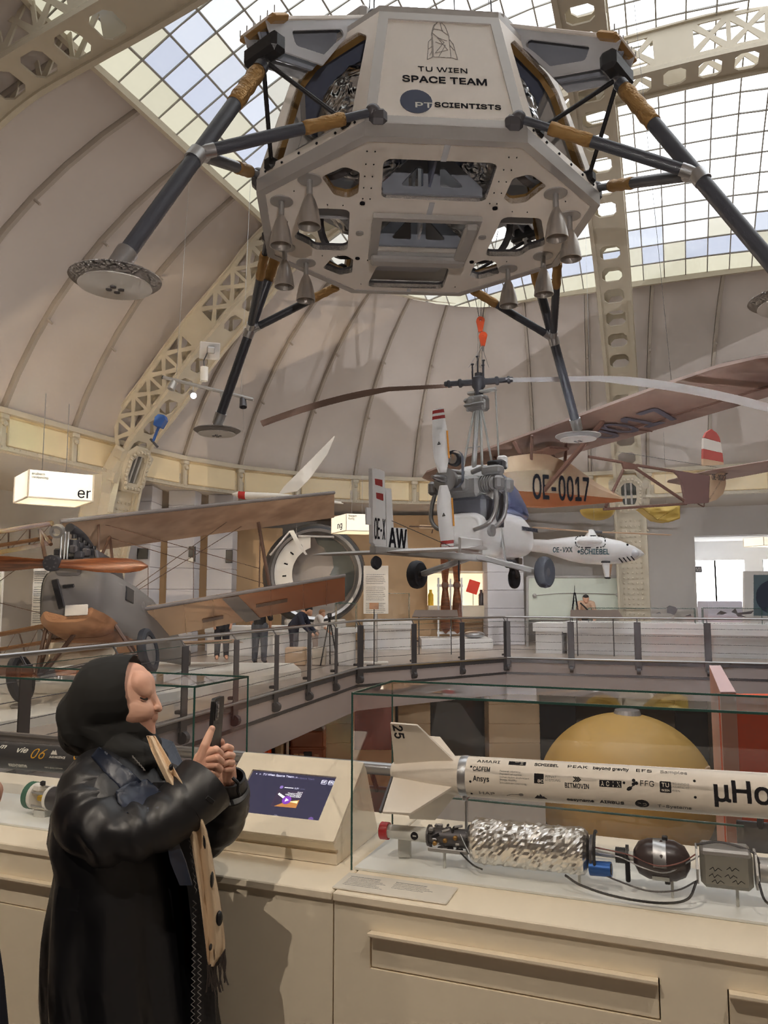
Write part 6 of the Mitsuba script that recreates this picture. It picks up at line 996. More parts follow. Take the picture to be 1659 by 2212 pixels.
def scr_put(key, shape_or_mesh, c, off=.0056, rad=1.0):
    nm = 'screen_%02x%02x%02x' % tuple(int(x * 255) for x in c)
    if 'mat_' + nm not in scene: mat(nm, [255 * x for x in c], .3)
    m = ext(shape_or_mesh, .0004, SP.F, off) if not hasattr(shape_or_mesh, 'faces') else tf(mv(shape_or_mesh, 0, 0, off), SP.F)
    return put(sc + '__' + key, m, 'mat_' + nm, emitter=lamp([x ** 2.2 * rad for x in c], 1, .1))
W_, Hh = x1 - x0, y1 - y0; sx = lambda f: x0 + f * W_; sy = lambda f: y0 + f * Hh
def stext(key, s, h, fx, fy, c=(.85, .85, .95), w=None, bold=False, cen=False):
    m = ctext(s, h, .0004, bold, w, .5 if cen else 0); m.apply_translation((sx(fx), sy(fy), 0)); return scr_put(key, m, c)
stext('breadcrumb', '+  >  TU Wien Space Team  >', .0075, .05, .915, w=.155); stext('breadcrumb', 'TU Wien Space Team', .0065, .46, .905, (.34, .33, .45), w=.09)
for f, s in ((.845, 'DE'), (.925, 'EN')): stext('language_button', s, .0085, f + .028, .86, cen=True, bold=True); scr_put('language_frame', rrect(sx(f), sx(f + .062), sy(.83), sy(.93), .003).difference(rrect(sx(f) + .0012, sx(f + .062) - .0012, sy(.83) + .0012, sy(.93) - .0012, .002)), (.8, .8, .9))
scr_put('video_still', rrect(sx(.40), sx(.70), sy(.22), sy(.62), .003), (.20, .17, .24), .0052); scr_put('video_flame', Polygon([(sx(.44), sy(.23)), (sx(.69), sy(.24)), (sx(.69), sy(.42)), (sx(.55), sy(.36))]), (.62, .42, .24), .0054); scr_put('video_flame', Polygon([(sx(.57), sy(.36)), (sx(.68), sy(.40)), (sx(.68), sy(.34))]), (.95, .85, .62), .0056); scr_put('video_rocket', Polygon([(sx(.42), sy(.50)), (sx(.50), sy(.42)), (sx(.52), sy(.46)), (sx(.43), sy(.54))]), (.85, .85, .86), .0056)
scr_put('play_button', Point(sx(.55), sy(.39)).buffer(.0155), (.42, .22, .60), .0059); scr_put('play_button__play_triangle' if False else 'play_triangle', Polygon([(sx(.535), sy(.35)), (sx(.535), sy(.43)), (sx(.575), sy(.39))]), (.95, .93, 1), .0064)
scr_put('progress_bar', sbox(sx(.46), sy(.665), sx(.565), sy(.68)), (.9, .9, .95)); scr_put('small_play', Point(sx(.425), sy(.672)).buffer(.006), (.45, .38, .62)); stext('timecode', '0:37', .005, .58, .66); scr_put('volume_bar', sbox(sx(.64), sy(.67), sx(.70), sy(.676)), (.4, .4, .5))
for i, (s, w) in enumerate((('2023', .018), ('Houston Hotfire', .05), ('Liquid Rocket Engine', .056), ('& Rocket Motor', .045))): stext('video_caption', s, .0045, .70 - w / W_ - .01, .575 - .035 * i, (.9, .9, .92), w=w)
for f in (.12, .9): scr_put('corner_button', Point(sx(f), sy(.035)).buffer(.0085).intersection(sbox(x0, y0, x1, y1)), (.36, .28, .5))
stext('page_count', '1/4', .005, .49, .02, (.6, .6, .66))
# ---------------------------------------------------------------- white rocket
RA = 2.33
r0b, r0z = hb(1006, 1676, RA); r1b, r1z = hb(1659, 1719, RA); ax_ = unit(HB3 * (r1b - r0b) + UP * (r1z - r0z)); R0 = H(r0b, RA, r0z); RR = .0585
RN = unit(np.cross(ax_, UP)); 
if RN @ HA3 > 0: RN = -RN                                    # towards the viewer
RU = np.cross(RN, ax_); RU = RU if RU[2] > 0 else -RU
def rk(s, r, phi): return R0 + ax_ * s + RN * (r * math.cos(phi)) + RU * (r * math.sin(phi))
RF = frame(R0, RN, RU, np.cross(RN, RU)); sg_ = 1 if RF[:3, 2] @ ax_ > 0 else -1
ROCKW = mat('rocket_white', (226, 216, 202), .42)
wr = thing('white_rocket', 'long white rocket with sponsor lettering lying in the right glass case', 'rocket')
tub = lambda prof, n=48: lathe([(r, s * sg_) for s, r in (prof if sg_ > 0 else prof[::1])], n, RF) if sg_ > 0 else (lambda m: M(m.vertices, m.faces[:, ::-1]))(lathe([(r, -s) for s, r in prof], n, RF))
put(wr + '__body_tube', tub([(.012, .0), (.012, RR), (.61, RR), (.62, RR), (1.6, RR), (1.6, 0)]), ROCKW, 40); put(wr + '__tail_cone', tub([(-.235, 0), (-.235, .026), (-.228, .030), (-.10, .050), (-.012, RR), (-.012, 0)]), ROCKW, 40)
put(wr + '__clamp_ring', tub([(-.012, .0), (-.012, RR * 1.01), (-.004, RR * 1.035), (.006, RR * 1.035), (.012, RR * 1.01), (.012, 0)]), SILVER, 40, label='polished clamp ring')
PH0 = math.radians(63)
for k in range(4):
    ph = PH0 - k * math.pi / 2; er = RN * math.cos(ph) + RU * math.sin(ph); F = frame(R0, ax_, er); s = 1
    fin = Polygon([(-.225, .020), (-.02, .045), (-.125, .178), (-.21, .182)]); fk = put(wr + '__fin', ext(fin, .007, F, -.0035), ROCKW if k != 1 else ROCKW, label='white trapezoid fin' + (' with the number 25' if k == 0 else ''))
    if k == 0:
        nn_ = F[:3, 2] @ RN > 0; mm = ctext('25', .030, .001, True); F2 = frame(R0 + ax_ * -.203 + er * .152 + F[:3, 2] * (.0036 if nn_ else -.0036), -er, ax_, (F[:3, 2] if nn_ else -F[:3, 2])); 
        X2 = -er; Y2 = np.cross(F2[:3, 2], X2); put(fk + '__lettering', tf(mm, frame(F2[:3, 3], X2, Y2, F2[:3, 2])), INK)
    if k == 1: put(fk + '__dark_panel', ext(Polygon([(-.226, .03), (-.215, .18), (-.222, .18), (-.232, .03)]), .009, F, -.0045), DARKST)
def oncyl(u, v):
    """(s, phi) of the rocket's surface seen at a pixel"""
    r = ray(u, v); o = EYE - R0; d_ = r - ax_ * (r @ ax_); o_ = o - ax_ * (o @ ax_); A_, B_, C_ = d_ @ d_, 2 * d_ @ o_, o_ @ o_ - RR ** 2; D = B_ * B_ - 4 * A_ * C_
    t = (-B_ - math.sqrt(max(D, 0))) / (2 * A_); P = EYE + r * t - R0; return P @ ax_, math.atan2(P @ RU, P @ RN)
def wrap(m, s, ph, dx=0.0, dy=0.0):
    m = fine(m, .02); return warp(m, lambda v: np.array([rk(s + dx + x, RR + .0004 + z, ph + (y + dy) / RR) for x, y, z in v]))
def rtext(txt, u, v, wpx, h, bold=False, m=INK, ph=None):
    s, p = oncyl(u, v); w = wpx / 1650 * 2.28; p = p if ph is None else math.radians(ph); mm = ctext(txt, h, .0004, bold, w); put(wr + '__lettering', wrap(mv(mm, 0, -h / 2, 0), s, p), m)
def rshape(g, u, v, m=INK, key='emblem', ph=None):
    s, p = oncyl(u, v); p = p if ph is None else math.radians(ph); return put(wr + '__' + key, wrap(ext(g, .0004), s, p), m)
mm_ = 1.38e-3; GI = mat('grey_ink', (120, 114, 108), .6)
rtext('CADFEM', 1040, 1661, 37, .0135, True); rtext('Ansys', 1039, 1682, 35, .0145, True)
for i, (s, w) in enumerate((('Federal Ministry', 44), ('Republic of Austria', 46), ('Climate Action, Environment', 62), ('Energy, Mobility', 36), ('Innovation and Technology', 58))): rtext(s, 1080 + w / 2, 1664.5 + 6.2 * i + w * .05, w, .0048, i == 3, GI)
rshape(sbox(-.0135, -.0135, .0135, .0135), 1164, 1681.5); rtext('BC', 1168, 1687, 12, .008, True, ROCKW); rtext('PRIVAT', 1190, 1678, 22, .006, False, GI); rtext('STIFTUNG', 1194, 1685.5, 31, .006, False, GI)
rtext('BITMOVIN', 1246, 1697.5, 48, .0125, True)
for k in range(3): rshape(LineString([(-.006 + .006 * k, .007), (.002 + .006 * k, 0), (-.006 + .006 * k, -.007)]).buffer(.0014, cap_style=2), 1243, 1683.5)
for k, ch in enumerate('ACIN'): rshape(sbox(-.0078, -.0088, .0078, .0088), 1301 + 11.7 * k, 1692.2 + .6 * k, key='letter_tile'); rtext(ch, 1301 + 11.7 * k, 1692.2 + .6 * k, 6 if ch != 'I' else 2.2, .0125, True, ROCKW)
rshape(unary_union([Point(0, .010).buffer(.0046), affinity.rotate(affinity.scale(Point(-.001, .0).buffer(.0042), 1, 1), 20), Point(.007, .003).buffer(.0045), affinity.rotate(affinity.scale(Point(-.012, -.012).buffer(.006), 1.3, .8), 30), LineString([(0, .01), (.003, .0), (-.01, -.01)]).buffer(.0012)]), 1369, 1694); rtext('FFG', 1398, 1692.5, 26, .0145)
rshape(rrect(-.0145, .0145, -.0145, .0145, .003), 1437.5, 1700); rtext('TU', 1437, 1695.5, 14, .0105, True, ROCKW); rtext('WIEN', 1437.5, 1707, 15, .0052, True, ROCKW)
for i, (s, w) in enumerate((('TECHNISCHE', 33), ('UNIVERSITAT', 33), ('WIEN', 14))): rtext(s, 1453 + w / 2, 1694 + 7 * i, w, .0052, False, GI)
s_, p_ = oncyl(1537, 1707); mu = text('µHouston', .0545, .0004, True); put(wr + '__lettering', wrap(mv(mu, 0, -.026, 0), s_, p_), INK, label='large dark name on the tube')
for t, u, w in (('AMARI', 1052, 50), ('SCHIEBEL', 1179, 50), ('PEAK', 1247, 40), ('beyond gravity', 1319, 70), ('EFS', 1391, 30), ('Samples', 1455, 50)): rtext(t, u, 1668, w, .011, t in ('SCHIEBEL', 'beyond gravity'), INK if t != 'Samples' else GI, ph=62)
rshape(sbox(-.025, -.0075, .025, .0075), 1115, 1668, ph=62); rtext('TE', 1119, 1668, 18, .010, True, ROCKW, ph=62)
for t, u, w in (('HAP', 1052, 34), ('easyname', 1252, 54), ('AIRBUS', 1320, 47), ('T-Systems', 1455, 62)): rtext(t, u, 1712, w, .0105, True, INK if t in ('easyname', 'AIRBUS') else GI, ph=-36)
rshape(Polygon([(-.018, -.008), (-.008, .006), (-.004, .001), (.0, .010), (.006, .0), (.008, .003), (.018, -.008)]), 1167, 1715, ph=-34); rshape(LineString([(-.024, -.005), (-.01, .001), (.012, .002)]).buffer(.001).union(affinity.scale(Point(.018, .002).buffer(.005), 1.4, 1)), 1112, 1712, GI, ph=-34)
rshape(affinity.scale(Point(0, 0).buffer(.0135), 1.35, 1), 1386, 1722, ph=-33); rtext('hp', 1386, 1722, 17, .012, False, ROCKW, ph=-33)
for u, v in ((994, 1655), (992, 1687), (996, 1712), (1018, 1656), (1016, 1688), (1019, 1714), (1348, 1691), (1500, 1687), (1502, 1722)): rshape(Point(0, 0).buffer(.0034), u, v, key='screw_head')
for s in (.0, .95): put(wr + '__support_rod', rod(rk(s, RR, -math.pi / 2), H(float(rk(s, 0, 0) @ HB3), RA, .908), .005, 8), SILVER); put(wr + '__saddle', tf(cb(.014, .05, .012, .003), frame(rk(s, RR + .004, -math.pi / 2), ax_, RN)), SILVER)
# ---------------------------------------------------------------- opened rocket engine section below it
EA = 2.24; e0b, e0z = hb(830, 1794, EA); e1b, e1z = hb(1580, 1872, EA); ex_a = unit(HB3 * (e1b - e0b) + UP * (e1z - e0z)); E0_ = H(e0b, EA, e0z); EN = unit(np.cross(ex_a, UP)); EN = -EN if EN @ HA3 > 0 else EN; EU = np.cross(EN, ex_a); EU = EU if EU[2] > 0 else -EU
EFm = frame(E0_, EN, EU); se = 1 if EFm[:3, 2] @ ex_a > 0 else -1
def ek(s, n=0.0, u=0.0): return E0_ + ex_a * s + EN * n + EU * u
def etub(prof, n=32, c=(0, 0)):
    m = lathe([(r, se * s) for s, r in prof], n, EFm); m = m if se > 0 else M(m.vertices, m.faces[:, ::-1]); m.apply_translation(EN * c[0] + EU * c[1]); return m
def es_(u): return float((hit(u, 1794 + (u - 830) * .104, H(0, EA), HA3) - E0_) @ ex_a)
en = thing('rocket_engine_section', 'opened rocket section with foil wrapped tank, valves and cables below the white rocket', 'rocket section'); S = es_
CLEAR = mat('clear_plastic', (206, 206, 200), .2)
put(en + '__red_cap', etub([(S(822), 0), (S(822), .021), (S(824), .025), (S(840), .025), (S(840), 0)]), mat('cap_red', (176, 36, 40), .35), 40, label='red end cap'); put(en + '__nozzle_tube', etub([(S(840), 0), (S(840), .0195), (S(925), .0215), (S(926), 0)]), CLEAR, 40, label='pale metal tube')
put(en + '__round_sticker', tf(ext(Point(0, 0).buffer(.0115).difference(sbox(-.006, -.002, .006, .002)), .0006), frame(ek(S(900), .0212, .0), ex_a, EU)), INK)
put(en + '__valve_plate', etub([(S(926), 0), (S(926), .030), (S(930), .030), (S(930), 0)]), DARKST); put(en + '__valve_plate', etub([(S(1013), 0), (S(1013), .040), (S(1019), .040), (S(1019), 0)]), BLACK)
rr_ = np.random.default_rng(11)
put(en + '__valve_core', etub([(S(928), 0), (S(928), .023), (S(1014), .027), (S(1014), 0)]), DARKST, 40)
for k in range(34):
    s, a_, q = S(932) + rr_.random() * (S(1010) - S(932)), rr_.random() * 6.28, .022 + .014 * rr_.random(); sz = .006 + .012 * rr_.random(3); m_ = (DARKST, ALU, INK, SILVER, BLACK)[k % 5]
    put(en + '__valve_part', tf(cb(*sz, .002), frame(ek(s, q * math.cos(a_), q * math.sin(a_)), ex_a, EU)) if k % 3 else rod(ek(s, q * math.cos(a_), q * math.sin(a_)), ek(s + .02, q * math.cos(a_ + .4), q * math.sin(a_ + .4)), .004, 8), m_)
for k in range(3): put(en + '__brass_fitting', tf(cb(.012, .012, .016, .003), frame(ek(S(945 + 22 * k), .026, -.012 + .01 * k), ex_a, EU)), mat('brass', (170, 130, 70), .35, .8) if k == 0 else 'mat_brass')
put(en + '__lower_bracket', tf(cb(S(1015) - S(930), .012, .006, .002), frame((ek(S(930)) + ek(S(1015))) / 2 + EN * .028 - EU * .03, ex_a, EU)), ALU)
n = 44; R = []
for i, s in enumerate(np.linspace(S(1019), S(1276), n)):
    t = i / (n - 1); r = .060 * min(1, (t / .05) ** .5 * .25 + .75 if t < .05 else 1) * (1 if t < .93 else math.sqrt(max(.05, 1 - ((t - .93) / .075) ** 2))); a_ = np.arange(46) * 2 * np.pi / 46
    P = np.array([[s * 42, math.cos(x) * 2.4, math.sin(x) * 2.4] for x in a_]); d = (meshkit.fbm(P, 3, 5) - .5) * .008 + rr_.normal(size=46) * .0017; R.append([ek(s, (r + dd) * math.cos(x), (r + dd) * math.sin(x)) for x, dd in zip(a_, d)])
put(en + '__foil_tank', loft(R), mat('crumpled_foil', (238, 234, 228), .26, 1.0), False, label='tank wrapped in crumpled foil')
put(en + '__tank_ring', etub([(S(1276), 0), (S(1276), .045), (S(1281), .045), (S(1281), 0)]), DARKST); put(en + '__black_hoop', tube([ek(S(1287), .05 * math.cos(t), .005 + .05 * math.sin(t)) for t in np.linspace(-.6, 2.2, 14)], .004, 8), BLACK)
put(en + '__blue_fitting', rod(ek(S(1276), .03, -.032), ek(S(1322), .036, -.028), .019, 16), mat('anodised_blue', (40, 90, 160), .35, .5), 40, label='blue fitting'); put(en + '__blue_fitting__dark_bore', rod(ek(S(1321.5), .036, -.028), ek(S(1323), .036, -.028), .014, 16), BLACK)
put(en + '__feed_pipe', rod(ek(S(1281), 0, .004), ek(S(1375), 0, 0), .012, 12), CLEAR, 40); put(en + '__feed_coupling', etub([(S(1330), 0), (S(1330), .020), (S(1350), .020), (S(1350), 0)]), BLACK, 40); put(en + '__valve_lever', tf(cb(.012, .014, .06, .003), frame(ek(S(1356), .02, -.03), ex_a, EN)), INK); put(en + '__feed_flange', etub([(S(1352), 0), (S(1352), .028), (S(1358), .028), (S(1358), 0)]), BLACK)
tkn = put(en + '__dark_tank', etub([(S(1368), 0), (S(1369), .018), (S(1380), .040), (S(1400), .050), (S(1430), .0525), (S(1458), .050), (S(1480), .038), (S(1491), .016), (S(1492), 0)], 40), mat('tank_maroon', (50, 36, 36), .22, clearcoat=.8), True, label='dark glossy pressure tank')
put(tkn + '__tape_patch', loft([[ek(s, .0535 * math.cos(a_), .0535 * math.sin(a_)) for a_ in np.radians((88, 62, 38, 12, -6))] for s in (S(1412), S(1425), S(1440))], cap=False), SILVER, 40); put(tkn + '__tape_patch', loft([[ek(s, .0535 * math.cos(a_), .0535 * math.sin(a_)) for a_ in np.radians((-35, -48, -62))] for s in (S(1408), S(1445))], cap=False), CLEAR)
for u, q in ((1438, 1), (1440, -1)): put(en + '__tank_tab', tf(cb(.014, .01, .014, .002), frame(ek(S(u), .0, q * .056), ex_a, EU)), BLACK)
put(en + '__end_plate', etub([(S(1503), 0), (S(1503), .050), (S(1508), .050), (S(1508), 0)], 6), ALU); eb = put(en + '__avionics_box', tf(cb(S(1625) - S(1512), .095, .078, .012), frame((ek(S(1512)) + ek(S(1625))) / 2, ex_a, EU)), mat('box_grey', (138, 136, 128), .4, .3), label='grey box with handwritten marks'); put(eb + '__box_lid', tf(cb(S(1622) - S(1514), .02, .08, .006), frame((ek(S(1514)) + ek(S(1622))) / 2 + EU * .04, ex_a, EU)), ALU)
sw = [LineString([(x, y), (x + .008, y + .006), (x + .012, y - .003), (x + .02, y + .005), (x + .028, y)]).buffer(.0007) for x, y in ((-.04, .0), (.0, .004), (-.042, -.016), (-.005, -.014), (.012, -.026), (-.036, -.03))]; put(eb + '__handwriting', tf(ext(unary_union(sw), .0005), frame((ek(S(1512)) + ek(S(1625))) / 2 + EN * .0392, ex_a, EU)), INK, kind='stuff')
put(en + '__end_plate', etub([(S(1630), 0), (S(1630), .05), (S(1635), .05), (S(1635), 0)], 6), ALU); put(en + '__next_section', etub([(S(1640), 0), (S(1640), .03), (S(1800), .03), (S(1800), 0)]), ALU, 40)
def wire(pts, r, m): put(en + '__cable', tube(spline([ek(S(u), n_, u_) for u, n_, u_ in pts], 7), r, 7), m, 40)
wire([(1225, .055, -.050), (1260, .07, -.066), (1330, .085, -.078), (1420, .088, -.080), (1480, .08, -.066), (1502, .05, -.03)], .0032, BLACK); wire([(1300, .04, -.04), (1340, .055, -.05), (1400, .075, -.058), (1460, .07, -.05), (1505, .04, -.03)], .0022, DARKST); wire([(1285, .03, .01), (1340, .03, .004), (1390, .057, -.008), (1440, .056, -.014), (1490, .03, .012), (1540, .02, .045)], .0018, SILVER); wire([(1285, .02, .02), (1360, .03, .012), (1420, .056, .0), (1470, .05, .012), (1506, .02, .03)], .0018, mat('wire_red', (120, 70, 60), .5)); wire([(1000, .03, .02), (1012, .045, .0), (1024, .058, -.02)], .002, SILVER); wire([(1000, .03, -.03), (1030, .055, -.05), (1050, .05, -.062)], .0025, BLACK); wire([(1506, .01, .05), (1560, .0, .058), (1625, .01, .045), (1640, .02, .02)], .003, DARKST); wire([(1635, .03, -.02), (1642, .06, -.05), (1660, .05, -.07)], .003, BLACK)
for u in (960, 1250, 1450, 1590): put(en + '__support_rod', rod(ek(S(u), 0, -.03), ek(S(u), 0, 0) * V(1, 1, 0) + V(0, 0, .908), .004, 8), CLEAR)
put(en + '__plexi_stand', mv(cb(.04, .03, .06, .004), *(ek(S(875)) * V(1, 1, 0) + V(0, .05, .94))), CLEAR)
# ---------------------------------------------------------------- black rocket in the left case
BA = 2.36; q0, q1 = hb(0, 1630, BA), hb(160, 1642, BA); bax = unit(HB3 * (q1[0] - q0[0]) + UP * (q1[1] - q0[1])); B0 = H(q0[0], BA, q0[1]); BN = unit(np.cross(bax, UP)); BN = -BN if BN @ HA3 > 0 else BN; BU = np.cross(BN, bax); BU = BU if BU[2] > 0 else -BU; BR_ = .050
br = thing('black_rocket', 'dark grey rocket tube with white and yellow lettering in the left glass case', 'rocket'); put(br + '__body_tube', tube([B0 + bax * s for s in np.linspace(-.35, .62, 6)], BR_, 40), mat('rocket_black', (52, 52, 54), .38), 40)
def btext(txt, u, v, wpx, h, m, bold=True, italic=0.0):
    P = hit(u, v, B0 + BN * BR_ * .8, HA3); s = float((P - B0) @ bax); ph = math.asin(max(-.95, min(.95, float((P - B0) @ BU) / BR_))); mm = ctext(txt, h, .0004, bold, wpx / 1650 * 2.70); v_ = np.array(mm.vertices); v_[:, 0] += italic * v_[:, 1]; v_[:, 1] -= h / 2; mm = fine(M(v_, mm.faces), .02)
    put(br + '__lettering', warp(mm, lambda v: np.array([B0 + bax * (s + x) + (BN * math.cos(ph + y / BR_) + BU * math.sin(ph + y / BR_)) * (BR_ + .0004 + z) for x, y, z in v])), m)
GOLDI = mat('amber_ink', (206, 150, 40), .5); btext('vie', 47, 1620, 34, .021, WHITE, True, .25); btext('06', 83, 1627, 40, .038, GOLDI, False, .25); btext('AUSTROSPACE', 127, 1635, 46, .008, WHITE); btext('easyname', 40, 1652, 56, .017, WHITE); btext('vol.1 going nowhere', 118, 1658, 52, .007, WHITE, False); btext('m', 3, 1613, 18, .02, WHITE, True, .25); btext('C', 166, 1630, 16, .038, GOLDI, False, .25)
P = hit(122, 1624, B0 + BN * BR_ * .8, HA3); put(br + '__emblem', cat_([tf(ext(Polygon([(-.016, -.008), (-.004, .008), (.002, .002), (.008, .010), (.016, -.008)]), .0006), frame(P + BN * .012, bax, BU))]), WHITE)
for s in (-.2, .45): put(br + '__support_rod', rod(B0 + bax * s - BU * BR_, H(float((B0 + bax * s) @ HB3), BA, .908), .005, 8), SILVER)
ri = thing('rocket_internals', 'white and green ringed rocket internals on the left case floor beside the woman', 'rocket section'); IA = 2.24; i0, i1 = hb(80, 1719, IA), hb(128, 1727, IA); iax = unit(HB3 * (i1[0] - i0[0]) + UP * (i1[1] - i0[1])); I0 = H(i0[0], IA, i0[1]); ik = lambda s, n=0, u=0: I0 + iax * s + BN * n + BU * u
put(ri + '__green_ring', rod(ik(-.030), ik(-.008), .047, 36), mat('ring_green', (60, 104, 84), .5), 40); put(ri + '__white_disc', rod(ik(-.010), ik(.006), .045, 36), WHITE, 40); put(ri + '__white_disc', rod(ik(.062), ik(.074), .042, 36), WHITE, 40); put(ri + '__dark_tube', rod(ik(.074), ik(.35), .040, 30), DARKST, 40)
for n_, u_ in ((.03, .02), (.03, -.025), (-.02, .03)): put(ri + '__tie_rod', rod(ik(.0, n_, u_), ik(.066, n_, u_), .004, 8), ALU)
put(ri + '__yellow_battery', tf(cb(.045, .03, .018, .004), frame(ik(.034, .0, -.004), iax, BN)), YELLOW); put(ri + '__white_box', tf(cb(.03, .03, .022, .003), frame(ik(.02, .012, .034), iax, BN)), WHITE); put(ri + '__black_knob', tf(cb(.016, .016, .016, .003), frame(ik(.035, .01, .05), iax, BN)), BLACK)
for s in (.03, .25): put(ri + '__plexi_stand', tf(cb(.05, .04, float(ik(s)[2]) - .042 - .908 + .004, .003), frame(V(*ik(s)[:2], (float(ik(s)[2]) - .042 + .908) / 2), HB3, HA3)), CLEAR)
# =====================================================================  people
SKIN = mat('skin', (222, 172, 146), .5, tex=tint((224, 176, 152), .4, 14, (208, 146, 122))); SKIN2 = mat('skin_tan', (196, 150, 124), .55)
LEATH = mat('black_leather', (23, 23, 26), .44, specular=.6, bump=(lambda p, n, uv: mikit.fbm(p.x * 16, p.y * 16, p.z * 7, 3), .012, 3e-3)); NAVYL = mat('navy_leather', (33, 41, 58), .42, specular=.6); HIJ = mat('black_hijab', (26, 26, 25), .85, sheen=.4); DRESS = mat('black_dress', (24, 22, 24), .8)
SCARF = mat('cream_scarf', (206, 182, 152), .85)
def W4(u, v, y, r): p = at(u, v, y); return (*p, r)
def chain(*q): return [W4(*x) for x in q]
wm = thing('person', 'person in black hijab and long dark leather coat photographing with a raised phone', 'person')
def mani(chains, edge): return manifold3d.Manifold.batch_boolean([manifold3d.Manifold.batch_hull([manifold3d.Manifold.sphere(a[3], 24).translate(tuple(a[:3])), manifold3d.Manifold.sphere(b[3], 24).translate(tuple(b[:3]))]) for ch in chains for a, b in zip(ch[:-1], ch[1:])], manifold3d.OpType.Add).refine_to_length(edge)
hull = lambda *q: manifold3d.Manifold.batch_hull([manifold3d.Manifold.sphere(x[3], 20).translate(tuple(x[:3])) for x in (W4(*w) for w in q)])
# hands: palm plus five separate fingers each
rh = manifold3d.Manifold.batch_boolean([hull((428, 1674, 1.985, .025), (436, 1640, 1.985, .021), (452, 1626, 1.985, .016), (450, 1664, 1.985, .017))] + [mani([chain(*c)], .0035) for c in (
    ((434, 1640, 1.978, .015), (443, 1610, 1.975, .0118), (452, 1588, 1.985, .0100), (458, 1574, 1.992, .0082)),
    ((448, 1628, 1.98, .0125), (466, 1620, 1.972, .0108), (476, 1628, 1.992, .0094), (472, 1636, 2.012, .0082)),
    ((450, 1640, 1.978, .0125), (468, 1637, 1.968, .0108), (478, 1645, 1.990, .0094), (473, 1652, 2.010, .0082)),
    ((449, 1653, 1.978, .0118), (466, 1653, 1.970, .0102), (475, 1661, 1.990, .009), (471, 1667, 2.008, .008)),
    ((446, 1664, 1.982, .0108), (461, 1668, 1.976, .0092), (469, 1674, 1.992, .0082), (466, 1679, 2.006, .0072)))], manifold3d.OpType.Add).refine_to_length(.0035)
lh = manifold3d.Manifold.batch_boolean([hull((492, 1680, 2.115, .024), (490, 1650, 2.115, .019), (486, 1626, 2.11, .015), (497, 1656, 2.105, .015))] + [mani([chain(*c)], .0035) for c in (
    ((486, 1640, 2.10, .013), (481, 1618, 2.085, .0105), (478, 1602, 2.075, .0085)),
    ((492, 1626, 2.10, .0112), (498, 1617, 2.078, .0098), (490, 1613, 2.056, .0086), (481, 1618, 2.046, .0078)),
    ((495, 1638, 2.10, .0112), (501, 1632, 2.076, .0098), (492, 1630, 2.052, .0086), (483, 1634, 2.044, .0078)),
    ((496, 1650, 2.10, .0108), (501, 1647, 2.076, .0094), (492, 1646, 2.054, .0084), (484, 1649, 2.046, .0075)),
    ((496, 1661, 2.10, .0098), (500, 1661, 2.08, .0085), (492, 1661, 2.06, .0076), (486, 1663, 2.052, .0068)))], manifold3d.OpType.Add).refine_to_length(.0035)
head = [chain((238, 1504, 2.10, .094), (262, 1494, 2.10, .080), (280, 1476, 2.10, .056)), chain((262, 1494, 2.10, .080), (284, 1530, 2.10, .064), (298, 1566, 2.10, .044), (318, 1583, 2.10, .022)), chain((284, 1530, 2.085, .055), (305, 1535, 2.078, .034)), chain((284, 1530, 2.115, .055), (305, 1535, 2.122, .034)), chain((298, 1480, 2.10, .045), (320, 1503, 2.10, .021), (338, 1524, 2.10, .0125), (343, 1531, 2.10, .0095)), chain((338, 1529, 2.09, .009), (338, 1529, 2.11, .009)), chain((312, 1530, 2.10, .034), (326, 1548, 2.10, .019), (331, 1552, 2.10, .0115)), chain((312, 1545, 2.10, .03), (326, 1561, 2.10, .0125)), chain((306, 1555, 2.10, .034), (318, 1583, 2.10, .022)), chain((298, 1478, 2.075, .036), (312, 1492, 2.072, .022)), chain((298, 1478, 2.125, .036), (312, 1492, 2.128, .022))]
torso = [chain((255, 1570, 2.10, .056), (258, 1640, 2.10, .056)), chain((250, 1668, 2.02, .05), (262, 1668, 2.18, .05)), chain((262, 1690, 2.10, .12), (270, 1850, 2.10, .12), (275, 1960, 2.10, .13)),
         chain((232, 1700, 2.0, .05), (235, 1788, 1.88, .042), (330, 1785, 1.88, .038), (428, 1676, 1.985, .026)), chain((300, 1700, 2.22, .05), (420, 1790, 2.27, .045), (492, 1680, 2.115, .024))] 
legs = [[(x, y, .86, .095), (x + .01, y, .48, .06), (x, y, .10, .042), (x + .14, y, .05, .038)] for x, y in ((at(275, 1960, 2.1)[0], 2.01), (at(275, 1960, 2.1)[0], 2.19))]
# (hips joined to the legs)
body = manifold3d.Manifold.batch_boolean([mani(head, .006), mani(torso + [[W4(275, 1960, 2.10, .13), l[0]] for l in legs] + legs, .03), rh, lh], manifold3d.OpType.Add).to_mesh()
bm = trimesh.Trimesh(body.vert_properties[:, :3], body.tri_verts); trimesh.smoothing.filter_taubin(bm, iterations=8)
put(wm + '__body', bm, SKIN, True, label='skin of face and hands')
for u, v in ((457.5, 1575),): put(wm + '__thumb_nail', M(sph((0, 0, 0), 1, 2).vertices * V(.005, .0028, .007) + at(u, v, 1.984), sph((0, 0, 0), 1, 2).faces), mat('nail', (228, 182, 164), .3), True)
put(wm + '__ring', tf(lathe([(.0092, -.002), (.0108, -.002), (.0108, .002), (.0092, .002)], 18), zframe(at(500, 1644, 2.085), at(500, 1644, 2.10) - at(501, 1647, 2.076))), SILVER, 40)
